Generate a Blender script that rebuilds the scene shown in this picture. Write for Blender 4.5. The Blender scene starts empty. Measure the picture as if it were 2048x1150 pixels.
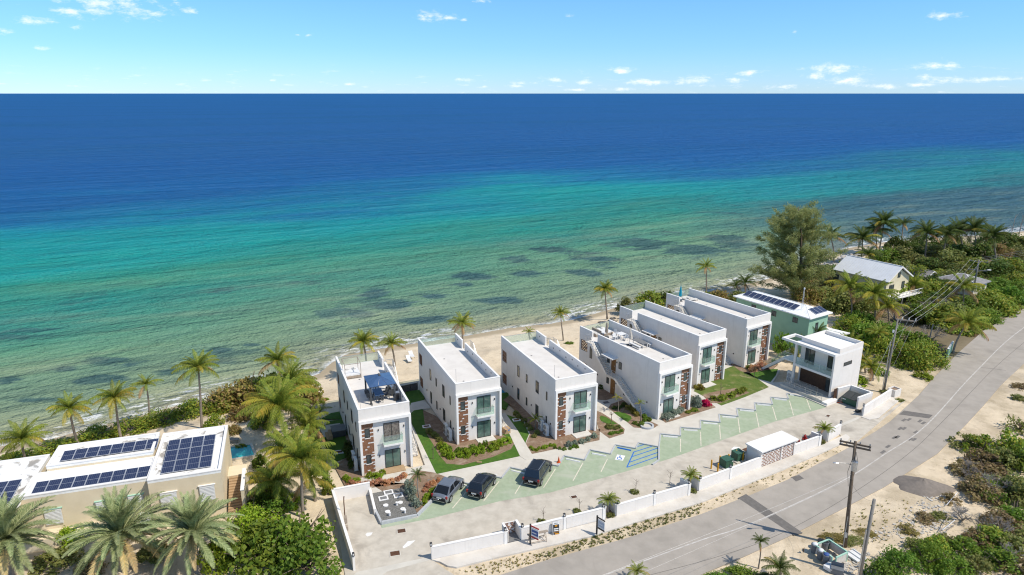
import bpy, bmesh, math, random
import numpy as np
from mathutils import Vector, Matrix
R = math.radians
random.seed(7); RNG = np.random.default_rng(7)
sc = bpy.context.scene
COL = sc.collection
# ------------------------------------------------------------------ camera
CAM_H = 40.0; FPX = 1365.33; PITCH = math.atan((575 - 186.5) / FPX)
cam = bpy.data.cameras.new('camera'); cam.lens = 24; cam.sensor_width = 36
cam.clip_start = 0.5; cam.clip_end = 200000
camo = bpy.data.objects.new('camera', cam); COL.objects.link(camo)
camo.location = (0, 0, CAM_H); camo.rotation_euler = (math.pi / 2 - PITCH, 0, 0)
sc.camera = camo
# ------------------------------------------------------------------ light
SUN_EL = 53.0; SUN_AZ = 115.0            # azimuth clockwise from +Y
SKY_STRENGTH = 0.15; SUN_STRENGTH = 3.8
sun = bpy.data.lights.new('sun', 'SUN'); sun.energy = SUN_STRENGTH; sun.angle = R(0.53); sun.color = (1.0, 0.925, 0.81)
suno = bpy.data.objects.new('sun', sun); COL.objects.link(suno)
sd = Vector((math.sin(R(SUN_AZ)) * math.cos(R(SUN_EL)), math.cos(R(SUN_AZ)) * math.cos(R(SUN_EL)), math.sin(R(SUN_EL))))
suno.rotation_euler = sd.to_track_quat('Z', 'Y').to_euler(); suno.location = (30, 0, 90)
sc.view_settings.view_transform = 'Standard'; sc.view_settings.look = 'None'
sc.view_settings.exposure = 0.29; sc.view_settings.gamma = 1.0; sc.view_settings.use_curve_mapping = False
sc.render.engine = 'CYCLES'
sc.cycles.use_denoising = True; sc.cycles.denoising_prefilter = 'ACCURATE'; sc.cycles.filter_width = 1.15; sc.cycles.sample_clamp_indirect = 6.0; sc.cycles.max_bounces = 6; sc.cycles.transparent_max_bounces = 12
sc.cycles.diffuse_bounces = 3; sc.cycles.caustics_reflective = False; sc.cycles.caustics_refractive = False

# ------------------------------------------------------------------ world: sky with small fair-weather clouds
W = bpy.data.worlds.new('World'); sc.world = W; W.use_nodes = True
nt = W.node_tree; nt.nodes.clear()
def N(t, **k):
    n = nt.nodes.new(t)
    for a, b in k.items(): setattr(n, a, b)
    return n
def LK(a, b): nt.links.new(a, b)
def MATH(op, a, b=None, c=None, clamp=False):
    n = N('ShaderNodeMath', operation=op); n.use_clamp = clamp
    for i, x in enumerate((a, b, c)):
        if x is None: continue
        if isinstance(x, (int, float)): n.inputs[i].default_value = x
        else: LK(x, n.inputs[i])
    return n.outputs[0]
out = N('ShaderNodeOutputWorld'); bg = N('ShaderNodeBackground'); bg.inputs[1].default_value = SKY_STRENGTH
sky = N('ShaderNodeTexSky', sky_type='NISHITA'); sky.sun_disc = False
sky.sun_elevation = R(SUN_EL); sky.sun_rotation = R(SUN_AZ); sky.altitude = 0; sky.air_density = 1.0; sky.dust_density = 0.0; sky.ozone_density = 3.0
tc = N('ShaderNodeTexCoord'); sx = N('ShaderNodeSeparateXYZ'); LK(tc.outputs['Generated'], sx.inputs[0])
az = MATH('ARCTAN2', sx.outputs[0], sx.outputs[1]); el = MATH('ARCSINE', sx.outputs[2])
cv = N('ShaderNodeCombineXYZ'); LK(az, cv.inputs[0]); LK(el, cv.inputs[1])
def azel(u, v):
    a = (u - 1024) / FPX; b = (v - 575) / FPX
    d = Vector((a, math.cos(PITCH) - b * math.sin(PITCH), -math.sin(PITCH) - b * math.cos(PITCH))).normalized()
    return math.atan2(d.x, d.y), math.asin(d.z)
clouds = [(205, 4, 95, 24), (140, 24, 40, 9), (290, 28, 56, 11), (70, 43, 38, 7), (8, 62, 16, 7), (155, 54, 18, 5), (75, 97, 18, 5), (352, 6, 16, 9), (378, 21, 18, 6),
          (860, 33, 30, 10), (900, 36, 18, 7), (928, 40, 7, 3), (618, 70, 10, 4), (596, 70, 6, 2), (1885, 32, 34, 9), (1237, 141, 28, 8), (1590, 64, 8, 4), (1140, 32, 12, 5), (962, 2, 14, 5),
          (1665, 138, 62, 12), (1700, 160, 52, 9), (1630, 152, 30, 8), (1872, 131, 44, 9), (1870, 158, 40, 8), (1950, 160, 50, 6), (1385, 160, 38, 8), (1285, 162, 32, 7), (1310, 165, 28, 6), (1495, 146, 34, 6), (1470, 160, 26, 6),
          (930, 160, 18, 6), (965, 174, 14, 4), (1170, 165, 20, 6), (1110, 160, 24, 6), (1045, 166, 24, 5), (700, 168, 18, 3), (375, 161, 14, 3), (545, 161, 10, 3), (1560, 174, 40, 5), (2010, 158, 40, 6), (1770, 172, 60, 5), (1835, 170, 40, 5), (1250, 178, 40, 4), (1150, 180, 30, 3), (1030, 172, 20, 4)]
md = None
for (u, v, w, h) in clouds:
    a, e = azel(u, v); k = 1 / math.cos(a)
    n1 = N('ShaderNodeVectorMath', operation='SUBTRACT'); LK(cv.outputs[0], n1.inputs[0]); n1.inputs[1].default_value = (a, e, 0)
    n2 = N('ShaderNodeVectorMath', operation='MULTIPLY'); LK(n1.outputs[0], n2.inputs[0]); n2.inputs[1].default_value = (FPX / w * (0.9 if abs(a) < .3 else 1.2), FPX / h, 0)
    n3 = N('ShaderNodeVectorMath', operation='LENGTH'); LK(n2.outputs[0], n3.inputs[0])
    md = n3.outputs['Value'] if md is None else MATH('MINIMUM', md, n3.outputs['Value'])
mp = N('ShaderNodeMapping'); LK(cv.outputs[0], mp.inputs[0]); mp.inputs['Scale'].default_value = (1, 2.1, 1)
nz = N('ShaderNodeTexNoise'); LK(mp.outputs[0], nz.inputs['Vector']); nz.inputs['Scale'].default_value = 55; nz.inputs['Detail'].default_value = 9; nz.inputs['Roughness'].default_value = .68
dn = MATH('ADD', MATH('SUBTRACT', 1.0, md), MATH('MULTIPLY', MATH('SUBTRACT', nz.outputs['Fac'], .5), 4.2))
mr = N('ShaderNodeMapRange', interpolation_type='SMOOTHSTEP'); LK(dn, mr.inputs[0]); mr.inputs[1].default_value = .0; mr.inputs[2].default_value = 1.7
# faint thin haze of tiny clouds low over the horizon, all round
mp2 = N('ShaderNodeMapping'); LK(cv.outputs[0], mp2.inputs[0]); mp2.inputs['Scale'].default_value = (1, 4.5, 1)
nz2 = N('ShaderNodeTexNoise'); LK(mp2.outputs[0], nz2.inputs['Vector']); nz2.inputs['Scale'].default_value = 34; nz2.inputs['Detail'].default_value = 8; nz2.inputs['Roughness'].default_value = .65
band = N('ShaderNodeMapRange', interpolation_type='SMOOTHSTEP'); LK(el, band.inputs[0]); band.inputs[1].default_value = .045; band.inputs[2].default_value = .008
thr = N('ShaderNodeMapRange', interpolation_type='SMOOTHSTEP'); LK(nz2.outputs['Fac'], thr.inputs[0]); thr.inputs[1].default_value = .56; thr.inputs[2].default_value = .76
low = MATH('MULTIPLY', MATH('MULTIPLY', band.outputs[0], thr.outputs[0]), .45)
fac = MATH('MAXIMUM', MATH('MULTIPLY', mr.outputs[0], .92), low)
hs = N('ShaderNodeHueSaturation'); LK(sky.outputs[0], hs.inputs['Color']); hs.inputs['Saturation'].default_value = 1.0; hs.inputs['Value'].default_value = 1.0
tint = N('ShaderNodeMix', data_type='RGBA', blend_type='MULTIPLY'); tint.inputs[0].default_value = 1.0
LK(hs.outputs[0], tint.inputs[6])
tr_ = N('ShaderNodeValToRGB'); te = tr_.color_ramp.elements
te[0].position = 0; te[0].color = (.40, .60, 1.0, 1); te[1].position = 1; te[1].color = (1.0, .92, .82, 1)  # unseen upper sky warmed so that shaded walls turn neutral
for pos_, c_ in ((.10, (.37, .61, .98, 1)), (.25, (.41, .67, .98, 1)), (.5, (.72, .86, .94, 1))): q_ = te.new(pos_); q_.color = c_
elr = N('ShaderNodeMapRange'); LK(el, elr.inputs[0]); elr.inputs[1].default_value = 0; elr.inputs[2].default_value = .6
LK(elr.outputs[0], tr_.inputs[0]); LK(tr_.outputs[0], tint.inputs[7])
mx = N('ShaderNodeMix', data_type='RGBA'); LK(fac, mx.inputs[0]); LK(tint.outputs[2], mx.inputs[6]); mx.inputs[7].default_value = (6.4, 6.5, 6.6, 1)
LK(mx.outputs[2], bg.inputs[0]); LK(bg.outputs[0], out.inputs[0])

# ------------------------------------------------------------------ helpers
def P(u, v, z=0.0):
    """photo pixel on the horizontal plane z -> world point (used to survey the plan)"""
    a = (u - 1024) / FPX; b = (v - 575) / FPX
    dy = math.cos(PITCH) - b * math.sin(PITCH); dz = -math.sin(PITCH) - b * math.cos(PITCH)
    t = (z - CAM_H) / dz
    return Vector((a * t, dy * t, z))
def PP(pts, z=0.0): return [P(u, v, z) for u, v in pts]
def ZT(p, v):
    """height above p whose image row is v"""
    k = (v - 575) / FPX; c, s = math.cos(PITCH), math.sin(PITCH)
    return CAM_H - p.y * (k * c + s) / (c - k * s)

class MB:
    def __init__(s): s.v = []; s.f = []; s.m = []
    def add(s, vs, fs, mi=0):
        o = len(s.v); s.v += [tuple(x) for x in vs]
        for f in fs: s.f.append(tuple(i + o for i in f)); s.m.append(mi)
        return s
    def box(s, x0, x1, y0, y1, z0, z1, mi=0):
        if x0 > x1: x0, x1 = x1, x0
        if y0 > y1: y0, y1 = y1, y0
        if z0 > z1: z0, z1 = z1, z0
        return s.add([(x0,y0,z0),(x1,y0,z0),(x1,y1,z0),(x0,y1,z0),(x0,y0,z1),(x1,y0,z1),(x1,y1,z1),(x0,y1,z1)],
              [(3,2,1,0),(4,5,6,7),(0,1,5,4),(1,2,6,5),(2,3,7,6),(3,0,4,7)], mi)
    def bar(s, a, b, w, h, mi=0):
        """rectangular bar from a to b"""
        a = Vector(a); b = Vector(b); d = (b - a).normalized()
        up = Vector((0,0,1)) if abs(d.z) < .95 else Vector((1,0,0))
        sd_ = d.cross(up).normalized() * w / 2; u2 = sd_.cross(d).normalized() * h / 2
        vs = [a-sd_-u2, a+sd_-u2, a+sd_+u2, a-sd_+u2, b-sd_-u2, b+sd_-u2, b+sd_+u2, b-sd_+u2]
        return s.add(vs, [(0,1,2,3),(7,6,5,4),(0,4,5,1),(1,5,6,2),(2,6,7,3),(3,7,4,0)], mi)
    def prism(s, poly, z0, z1, mi=0):
        n = len(poly); p = [(q[0], q[1]) for q in poly]
        ar = sum(p[i][0]*p[(i+1)%n][1] - p[(i+1)%n][0]*p[i][1] for i in range(n))
        if ar < 0: p = p[::-1]
        vs = [(x,y,z0) for x,y in p] + [(x,y,z1) for x,y in p]
        fs = [tuple(range(n,2*n)), tuple(range(n-1,-1,-1))] + [(i,(i+1)%n,n+(i+1)%n,n+i) for i in range(n)]
        return s.add(vs, fs, mi)
    def sheet(s, poly, z, mi=0):
        n = len(poly); p = [(q[0], q[1]) for q in poly]
        ar = sum(p[i][0]*p[(i+1)%n][1] - p[(i+1)%n][0]*p[i][1] for i in range(n))
        if ar < 0: p = p[::-1]
        return s.add([(x,y,z) for x,y in p], [tuple(range(n))], mi)
    def tube(s, pts, rad, n=8, cap=True, mi=0):
        pts = [Vector(p) for p in pts]; k = len(pts)
        if isinstance(rad, (int,float)): rad = [rad]*k
        vs = []; ref = Vector((1,0,0))
        for i, p in enumerate(pts):
            d = (pts[min(i+1,k-1)] - pts[max(i-1,0)]).normalized()
            if abs(d.dot(ref)) > .9: ref = Vector((0,1,0)) if abs(d.y) < .9 else Vector((0,0,1))
            a = d.cross(ref).normalized(); b = d.cross(a); ref = b.cross(d) if False else ref
            for j in range(n):
                t = 2*math.pi*j/n; vs.append(p + (a*math.cos(t) + b*math.sin(t))*rad[i])
        fs = [(i*n+j, i*n+(j+1)%n, (i+1)*n+(j+1)%n, (i+1)*n+j) for i in range(k-1) for j in range(n)]
        if cap: fs += [tuple(range(n-1,-1,-1)), tuple((k-1)*n+j for j in range(n))]
        return s.add(vs, fs, mi)
    def cyl(s, x, y, z0, z1, r, r2=None, n=14, mi=0): return s.tube([(x,y,z0),(x,y,z1)], [r, r if r2 is None else r2], n, True, mi)
    def ell(s, c, r, n=10, m=6, mi=0):
        vs = [(c[0],c[1],c[2]-r[2])]; 
        for i in range(1, m):
            t = math.pi*i/m - math.pi/2
            for j in range(n):
                q = 2*math.pi*j/n; vs.append((c[0]+r[0]*math.cos(t)*math.cos(q), c[1]+r[1]*math.cos(t)*math.sin(q), c[2]+r[2]*math.sin(t)))
        vs.append((c[0],c[1],c[2]+r[2])); L = len(vs)-1
        fs = [(0,1+(j+1)%n,1+j) for j in range(n)] + [(1+i*n+j,1+i*n+(j+1)%n,1+(i+1)*n+(j+1)%n,1+(i+1)*n+j) for i in range(m-2) for j in range(n)]
        fs += [(L,1+(m-2)*n+j,1+(m-2)*n+(j+1)%n) for j in range(n)]
        return s.add(vs, fs, mi)
    def mesh(s, name, mats, smooth=False):
        me = bpy.data.meshes.new(name); me.from_pydata(s.v, [], s.f)
        if not isinstance(mats, (list,tuple)): mats = [mats]
        for m_ in mats: me.materials.append(m_)
        if len(mats) > 1: me.polygons.foreach_set('material_index', s.m)
        if smooth: me.polygons.foreach_set('use_smooth', [True]*len(me.polygons))
        me.update(); return me
    def build(s, name, mats, parent=None, smooth=False, loc=None, rz=0):
        return link(name, s.mesh(name, mats, smooth), parent, loc, rz)
def link(name, me, parent=None, loc=None, rz=0, scale=None, rot=None):
    o = bpy.data.objects.new(name, me); COL.objects.link(o)
    if parent: o.parent = parent
    if loc is not None: o.location = loc
    o.rotation_euler = rot if rot is not None else (0,0,rz)
    if scale is not None: o.scale = scale if isinstance(scale, (tuple,list,Vector)) else (scale,)*3
    return o
def tag(o, label=None, cat=None, group=None, kind=None):
    if label: o['label'] = label
    if cat: o['category'] = cat
    if group: o['group'] = group
    if kind: o['kind'] = kind
    return o
def T(name, label, cat, loc=(0,0,0), rz=0, group=None):
    o = link(name, None, None, loc, rz); o.empty_display_size = .3
    return tag(o, label, cat, group)
def S(name, mb, m, **k): return tag(mb.build(name, m, **k), kind='structure')

# ------------------------------------------------------------------ materials
def nodes(name):
    m = bpy.data.materials.new(name); m.use_nodes = True; t = m.node_tree; t.nodes.clear()
    o = t.nodes.new('ShaderNodeOutputMaterial'); b = t.nodes.new('ShaderNodeBsdfPrincipled'); t.links.new(b.outputs[0], o.inputs[0])
    return m, t, b, o
def rgb(c): return (c[0], c[1], c[2], 1.0)
def noise(t, scale, detail=4, rough=.55, vec=None, dist=0.0):
    n = t.nodes.new('ShaderNodeTexNoise'); n.inputs['Scale'].default_value = scale; n.inputs['Detail'].default_value = detail
    n.inputs['Roughness'].default_value = rough; n.inputs['Distortion'].default_value = dist
    if vec is not None: t.links.new(vec, n.inputs['Vector'])
    return n.outputs['Fac']
def mrange(t, x, a, b, c=0., d=1., smooth=True):
    n = t.nodes.new('ShaderNodeMapRange'); n.interpolation_type = 'SMOOTHSTEP' if smooth else 'LINEAR'
    t.links.new(x, n.inputs[0])
    for i, q in enumerate((a,b,c,d)): n.inputs[i+1].default_value = q
    return n.outputs[0]
def mixc(t, fac, a, b, mode='MIX'):
    n = t.nodes.new('ShaderNodeMix'); n.data_type = 'RGBA'; n.blend_type = mode
    if isinstance(fac, (int,float)): n.inputs[0].default_value = fac
    else: t.links.new(fac, n.inputs[0])
    for i, x in ((6,a),(7,b)):
        if isinstance(x, (tuple,list)): n.inputs[i].default_value = rgb(x)
        else: t.links.new(x, n.inputs[i])
    return n.outputs[2]
def math_(t, op, a, b=None):
    n = t.nodes.new('ShaderNodeMath'); n.operation = op
    for i, x in enumerate((a,b)):
        if x is None: continue
        if isinstance(x, (int,float)): n.inputs[i].default_value = x
        else: t.links.new(x, n.inputs[i])
    return n.outputs[0]
def bump(t, b, h, strength=.3, dist=.05):
    n = t.nodes.new('ShaderNodeBump'); n.inputs['Strength'].default_value = strength; n.inputs['Distance'].default_value = dist
    t.links.new(h, n.inputs['Height']); t.links.new(n.outputs[0], b.inputs['Normal'])
def geo(t): return t.nodes.new('ShaderNodeNewGeometry')
def attr(t, name):
    n = t.nodes.new('ShaderNodeAttribute'); n.attribute_name = name; return n.outputs['Fac']
def MAT(name, c1, c2=None, rough=.7, scale=1.5, lo=.35, hi=.7, c3=None, scale3=.2, lo3=.5, hi3=.7, bmp=0, bscale=30, spec=.3, metal=0, bdist=.02, coat=0, world=True):
    m, t, b, o = nodes(name)
    b.inputs['Roughness'].default_value = rough; b.inputs['Specular IOR Level'].default_value = spec; b.inputs['Metallic'].default_value = metal
    if coat: b.inputs['Coat Weight'].default_value = coat; b.inputs['Coat Roughness'].default_value = .05
    g = geo(t).outputs['Position'] if world else None
    if g is None:
        tcn = t.nodes.new('ShaderNodeTexCoord'); g = tcn.outputs['Object']
    col = None
    if c2 is not None:
        col = mixc(t, mrange(t, noise(t, scale, 6, .6, g), lo, hi), c1, c2)
        if c3 is not None: col = mixc(t, mrange(t, noise(t, scale3, 6, .62, g, .6), lo3, hi3), col, c3)
        t.links.new(col, b.inputs['Base Color'])
    else: b.inputs['Base Color'].default_value = rgb(c1)
    if bmp: bump(t, b, noise(t, bscale, 3, .6, g), bmp, bdist)
    return m
def streaked(name, c1, c2, c3, rough=.75):
    m, t, b, o = nodes(name); g = geo(t).outputs['Position']
    b.inputs['Roughness'].default_value = rough; b.inputs['Specular IOR Level'].default_value = .25
    mp_ = t.nodes.new('ShaderNodeMapping'); t.links.new(g, mp_.inputs[0]); mp_.inputs['Scale'].default_value = (2.2, 2.2, .16)
    c = mixc(t, mrange(t, noise(t, .9, 6, .6, g), .3, .75), c1, c2)
    c = mixc(t, math_(t, 'MULTIPLY', mrange(t, noise(t, 1.2, 7, .7, mp_.outputs[0]), .52, .78), .55), c, c3)
    c = mixc(t, math_(t, 'MULTIPLY', mrange(t, noise(t, .35, 7, .68, g), .55, .8), .5), c, c3)
    t.links.new(c, b.inputs['Base Color']); return m
def GLASS(name, tint, alpha=.35, rough=.04):
    m, t, b, o = nodes(name)
    b.inputs['Base Color'].default_value = rgb(tint); b.inputs['Roughness'].default_value = rough; b.inputs['Specular IOR Level'].default_value = .6
    tr = t.nodes.new('ShaderNodeBsdfTransparent'); tr.inputs[0].default_value = rgb([.5+.5*x for x in tint])
    mx_ = t.nodes.new('ShaderNodeMixShader'); mx_.inputs[0].default_value = alpha
    t.links.new(tr.outputs[0], mx_.inputs[1]); t.links.new(b.outputs[0], mx_.inputs[2]); t.links.new(mx_.outputs[0], o.inputs[0])
    return m
def LEAF(name, cols, trans=.44, rough=.5, spec=.25):
    m, t, b, o = nodes(name); g = geo(t)
    cr = t.nodes.new('ShaderNodeValToRGB'); e = cr.color_ramp.elements
    e[0].position = 0; e[0].color = rgb(cols[0]); e[1].position = 1; e[1].color = rgb(cols[-1])
    for i, c in enumerate(cols[1:-1]): q = e.new((i+1)/(len(cols)-1)); q.color = rgb(c)
    t.links.new(g.outputs['Random Per Island'], cr.inputs[0])
    oi = t.nodes.new('ShaderNodeObjectInfo')
    hv = t.nodes.new('ShaderNodeHueSaturation'); t.links.new(cr.outputs[0], hv.inputs['Color'])
    t.links.new(mrange(t, oi.outputs['Random'], 0, 1, .488, .512, False), hv.inputs['Hue'])
    t.links.new(mrange(t, oi.outputs['Random'], 0, 1, .8, 1.2, False), hv.inputs['Value'])
    t.links.new(hv.outputs[0], b.inputs['Base Color']); b.inputs['Roughness'].default_value = rough; b.inputs['Specular IOR Level'].default_value = spec
    tl = t.nodes.new('ShaderNodeBsdfTranslucent'); t.links.new(hv.outputs[0], tl.inputs[0])
    mx_ = t.nodes.new('ShaderNodeMixShader'); mx_.inputs[0].default_value = trans
    t.links.new(b.outputs[0], mx_.inputs[1]); t.links.new(tl.outputs[0], mx_.inputs[2]); t.links.new(mx_.outputs[0], o.inputs[0])
    return m
M = {}
M['white'] = streaked('white_render', (.76,.72,.67), (.71,.67,.622), (.57,.53,.48))
M['coping'] = MAT('white_coping', (.81,.785,.75), (.75,.725,.69), .6, 2.5, .4, .75)
M['deck'] = MAT('roof_deck_membrane', (.68,.65,.61), (.61,.58,.54), .8, .8, .35, .7, c3=(.58,.55,.51), scale3=.6, lo3=.6, hi3=.8, bmp=.1, bscale=25)
M['whiteroof'] = MAT('white_roof_coat', (.84,.84,.82), (.75,.74,.72), .7, .7, .45, .75)
M['stainroof'] = MAT('stained_roof_coat', (.84,.83,.80), (.78,.77,.74), .75, 1.2, .4, .7, c3=(.33,.31,.28), scale3=.55, lo3=.5, hi3=.62)
M['brick'] = MAT('brown_brick', (.30,.155,.09), (.20,.095,.052), .8, 9, .3, .7, bmp=.3, bscale=40)
M['whitebrick'] = MAT('white_brick', (.80,.79,.77), (.70,.69,.67), .8, 9, .3, .7)
M['mortar'] = MAT('brown_mortar', (.42,.30,.22), (.34,.235,.165), .9, 6)
M['dark'] = MAT('dark_bronze_frame', (.045,.042,.04), rough=.45)
M['win'] = MAT('dark_window_glass', (.07,.085,.085), (.045,.055,.055), .05, 1.2, .4, .6, spec=.7)
M['greenwin'] = MAT('green_tinted_glass', (.10,.17,.14), (.06,.105,.09), .06, .9, .4, .6, spec=.7)
M['curtain'] = MAT('curtained_glass', (.25,.22,.19), (.12,.10,.09), .15, 5, .35, .65, spec=.6)
M['glass'] = GLASS('clear_guard_glass', (.72,.84,.78), .12)
M['wood'] = MAT('brown_door_wood', (.24,.125,.045), (.19,.09,.03), .5, 6, .3, .7)
M['darkwood'] = MAT('dark_clad_boards', (.10,.055,.035), (.07,.038,.024), .55, 4, .3, .7)
M['steel'] = MAT('galvanised_steel', (.52,.53,.54), (.40,.41,.42), .35, 8, .3, .7, metal=.7)
M['step'] = MAT('step_concrete', (.66,.63,.58), (.55,.52,.47), .8, 4, .3, .7)
M['ac'] = MAT('white_sheet_metal', (.74,.74,.72), (.68,.68,.66), .45, 4)
M['black'] = MAT('black_plastic', (.02,.02,.022), rough=.5)
M['concrete'] = MAT('pale_concrete_walk', (.60,.565,.495), (.52,.485,.42), .85, .7, .3, .75, c3=(.44,.405,.345), scale3=.25, lo3=.52, hi3=.75, bmp=.15, bscale=20)
M['drive'] = MAT('stamped_concrete_drive', (.56,.51,.43), (.45,.405,.335), .85, .9, .3, .75, c3=(.34,.305,.255), scale3=.25, lo3=.5, hi3=.72, bmp=.25, bscale=14)
M['greenpave'] = MAT('green_permeable_paving', (.355,.415,.29), (.30,.36,.245), .9, 1.6, .3, .75, c3=(.42,.445,.345), scale3=.4, lo3=.5, hi3=.75, bmp=.4, bscale=9)
M['kerb'] = MAT('grey_kerb', (.46,.475,.485), (.39,.405,.415), .8, 3)
M['paintw'] = MAT('worn_cream_paint', (.68,.62,.50), (.52,.50,.40), .8, 2.5, .4, .7)
M['paintwhite'] = MAT('worn_white_paint', (.78,.77,.75), (.66,.65,.63), .8, 3.5, .4, .75)
M['roadline'] = MAT('road_line_paint', (.56,.53,.49), (.40,.37,.33), .8, 1.8, .35, .7)
M['blue'] = MAT('blue_paint', (.02,.14,.52), (.03,.18,.50), .6, 2)
M['asphalt'] = MAT('weathered_asphalt', (.385,.345,.297), (.325,.292,.25), .92, .6, .3, .75, c3=(.27,.243,.208), scale3=.16, lo3=.5, hi3=.78, bmp=.3, bscale=25)
M['asphaltdark'] = MAT('patched_asphalt', (.14,.13,.118), (.175,.16,.145), .9, 2.5, .35, .7, bmp=.4, bscale=25)
M['rubber'] = MAT('tyre_scuff', (.14,.13,.12), (.19,.175,.16), .9, 4, .35, .65)
M['walk'] = MAT('white_sidewalk', (.62,.58,.52), (.54,.50,.445), .85, .8, .35, .75, c3=(.47,.43,.37), scale3=.3, lo3=.5, hi3=.75)
M['lawn'] = MAT('mown_lawn', (.075,.16,.018), (.055,.125,.015), .9, 1.6, .3, .7, c3=(.12,.16,.03), scale3=.5, lo3=.55, hi3=.75, bmp=.9, bscale=22, bdist=.06)
M['lawndry'] = MAT('patchy_lawn', (.13,.165,.035), (.085,.14,.022), .9, .9, .35, .65, c3=(.28,.25,.12), scale3=.5, lo3=.52, hi3=.7, bmp=.9, bscale=20, bdist=.06)
M['mulch'] = MAT('brown_mulch', (.27,.185,.125), (.19,.125,.08), .95, 4, .3, .7, c3=(.34,.26,.19), scale3=.8, lo3=.5, hi3=.7, bmp=.8, bscale=14, bdist=.05)
M['gravel'] = MAT('grey_gravel', (.22,.215,.20), (.13,.125,.115), .95, 9, .35, .65, bmp=.9, bscale=12, bdist=.05)
M['slate'] = MAT('grey_slab', (.20,.20,.20), (.16,.16,.16), .8, 4)
M['rust'] = MAT('rusty_grate', (.16,.075,.04), (.10,.05,.03), .8, 8, .35, .65)
M['beige'] = MAT('beige_stucco', (.72,.62,.45), (.66,.565,.405), .85, .7, .35, .7, bmp=.15, bscale=20)
M['mint'] = MAT('mint_green_render', (.29,.475,.345), (.255,.43,.31), .8, .6, .35, .7)
M['mintpale'] = MAT('pale_mint_paint', (.40,.62,.50), (.34,.55,.43), .8, 2)
M['yellow'] = MAT('pale_yellow_boards', (.68,.61,.43), (.62,.55,.38), .8, 1)
M['metalroof'] = MAT('grey_white_metal_roof', (.70,.715,.735), (.64,.655,.675), .42, .8, .3, .75, spec=.5)
M['shingle'] = MAT('weathered_roof_shingle', (.26,.25,.25), (.19,.185,.185), .9, 1.5)
M['cell'] = None
M['panelframe'] = MAT('panel_frame', (.62,.63,.65), rough=.4, metal=.5)
M['trunk'] = MAT('palm_trunk', (.30,.255,.205), (.20,.165,.13), .9, 6, .3, .7, bmp=.6, bscale=9, world=False)
M['bark'] = MAT('brown_bark', (.19,.145,.105), (.115,.085,.06), .95, 5, .3, .7, world=False)
M['pole'] = MAT('weathered_timber_pole', (.17,.13,.095), (.11,.085,.062), .9, 3, .3, .7, bmp=.4, bscale=12)
M['poleg'] = MAT('grey_timber_pole', (.27,.25,.22), (.20,.185,.165), .9, 3, .3, .7)
M['wire'] = MAT('bare_aluminium_wire', (.42,.42,.42), rough=.5, metal=.3)
M['wirepale'] = MAT('pale_wire', (.75,.75,.74), rough=.5)
M['wiredark'] = MAT('black_cable', (.03,.03,.03), rough=.6)
M['poolwater'] = MAT('pool_water', (.03,.36,.38), (.05,.45,.46), .05, 1.2, .35, .65, spec=.5, bmp=.2, bscale=4)
M['poolblue'] = MAT('pool_water_blue', (.02,.26,.42), (.04,.34,.5), .05, 1.2, .35, .65, spec=.5, bmp=.2, bscale=4)
M['greenbox'] = MAT('green_enamel', (.045,.115,.075), (.038,.10,.065), .45, 2)
M['grnlid'] = MAT('dark_plastic_lid', (.035,.04,.04), (.05,.055,.055), .5, 2)
M['yellowpost'] = MAT('yellow_enamel', (.72,.36,.02), (.65,.32,.02), .5, 3)
M['red'] = MAT('red_enamel', (.35,.02,.02), (.28,.018,.018), .45, 4)
M['orange'] = MAT('orange_plastic', (.62,.10,.02), rough=.6)
M['navy'] = MAT('navy_roof_panel', (.055,.11,.22), (.045,.09,.19), .35, 2, spec=.5)
M['furn'] = MAT('charcoal_furniture', (.06,.065,.07), (.09,.095,.10), .6, 4)
M['furnw'] = MAT('white_furniture', (.72,.72,.71), (.64,.64,.63), .6, 4)
M['rattan'] = MAT('taupe_rattan', (.36,.30,.24), (.27,.22,.17), .8, 8)
M['cushion'] = MAT('pale_cushion', (.62,.60,.56), (.54,.52,.48), .9, 3)
M['canvas'] = MAT('folded_cream_canvas', (.66,.60,.52), (.50,.45,.38), .9, 5)
M['teal'] = MAT('teal_canvas', (.01,.36,.46), (.01,.30,.40), .8, 4)
M['rock'] = MAT('pale_rubble', (.55,.52,.47), (.36,.335,.30), .95, 3, .3, .7, bmp=.8, bscale=9)
M['ironrock'] = MAT('dark_shore_rock', (.20,.185,.165), (.105,.10,.092), .95, 2, .3, .7, bmp=.9, bscale=6)
M['mound'] = MAT('grey_sand_pile', (.235,.20,.17), (.19,.165,.14), .95, 3, .3, .7, bmp=.4, bscale=12)
M['bin'] = MAT('grey_bin_plastic', (.17,.18,.19), (.13,.14,.15), .6, 3)
M['cardboard'] = MAT('brown_cardboard', (.42,.29,.17), (.36,.25,.14), .9, 3)
M['skin'] = MAT('skin', (.46,.27,.19), rough=.6)
M['shorts'] = MAT('blue_cloth', (.12,.22,.42), rough=.9)
M['hair'] = MAT('dark_hair', (.10,.055,.03), rough=.8)
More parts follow.
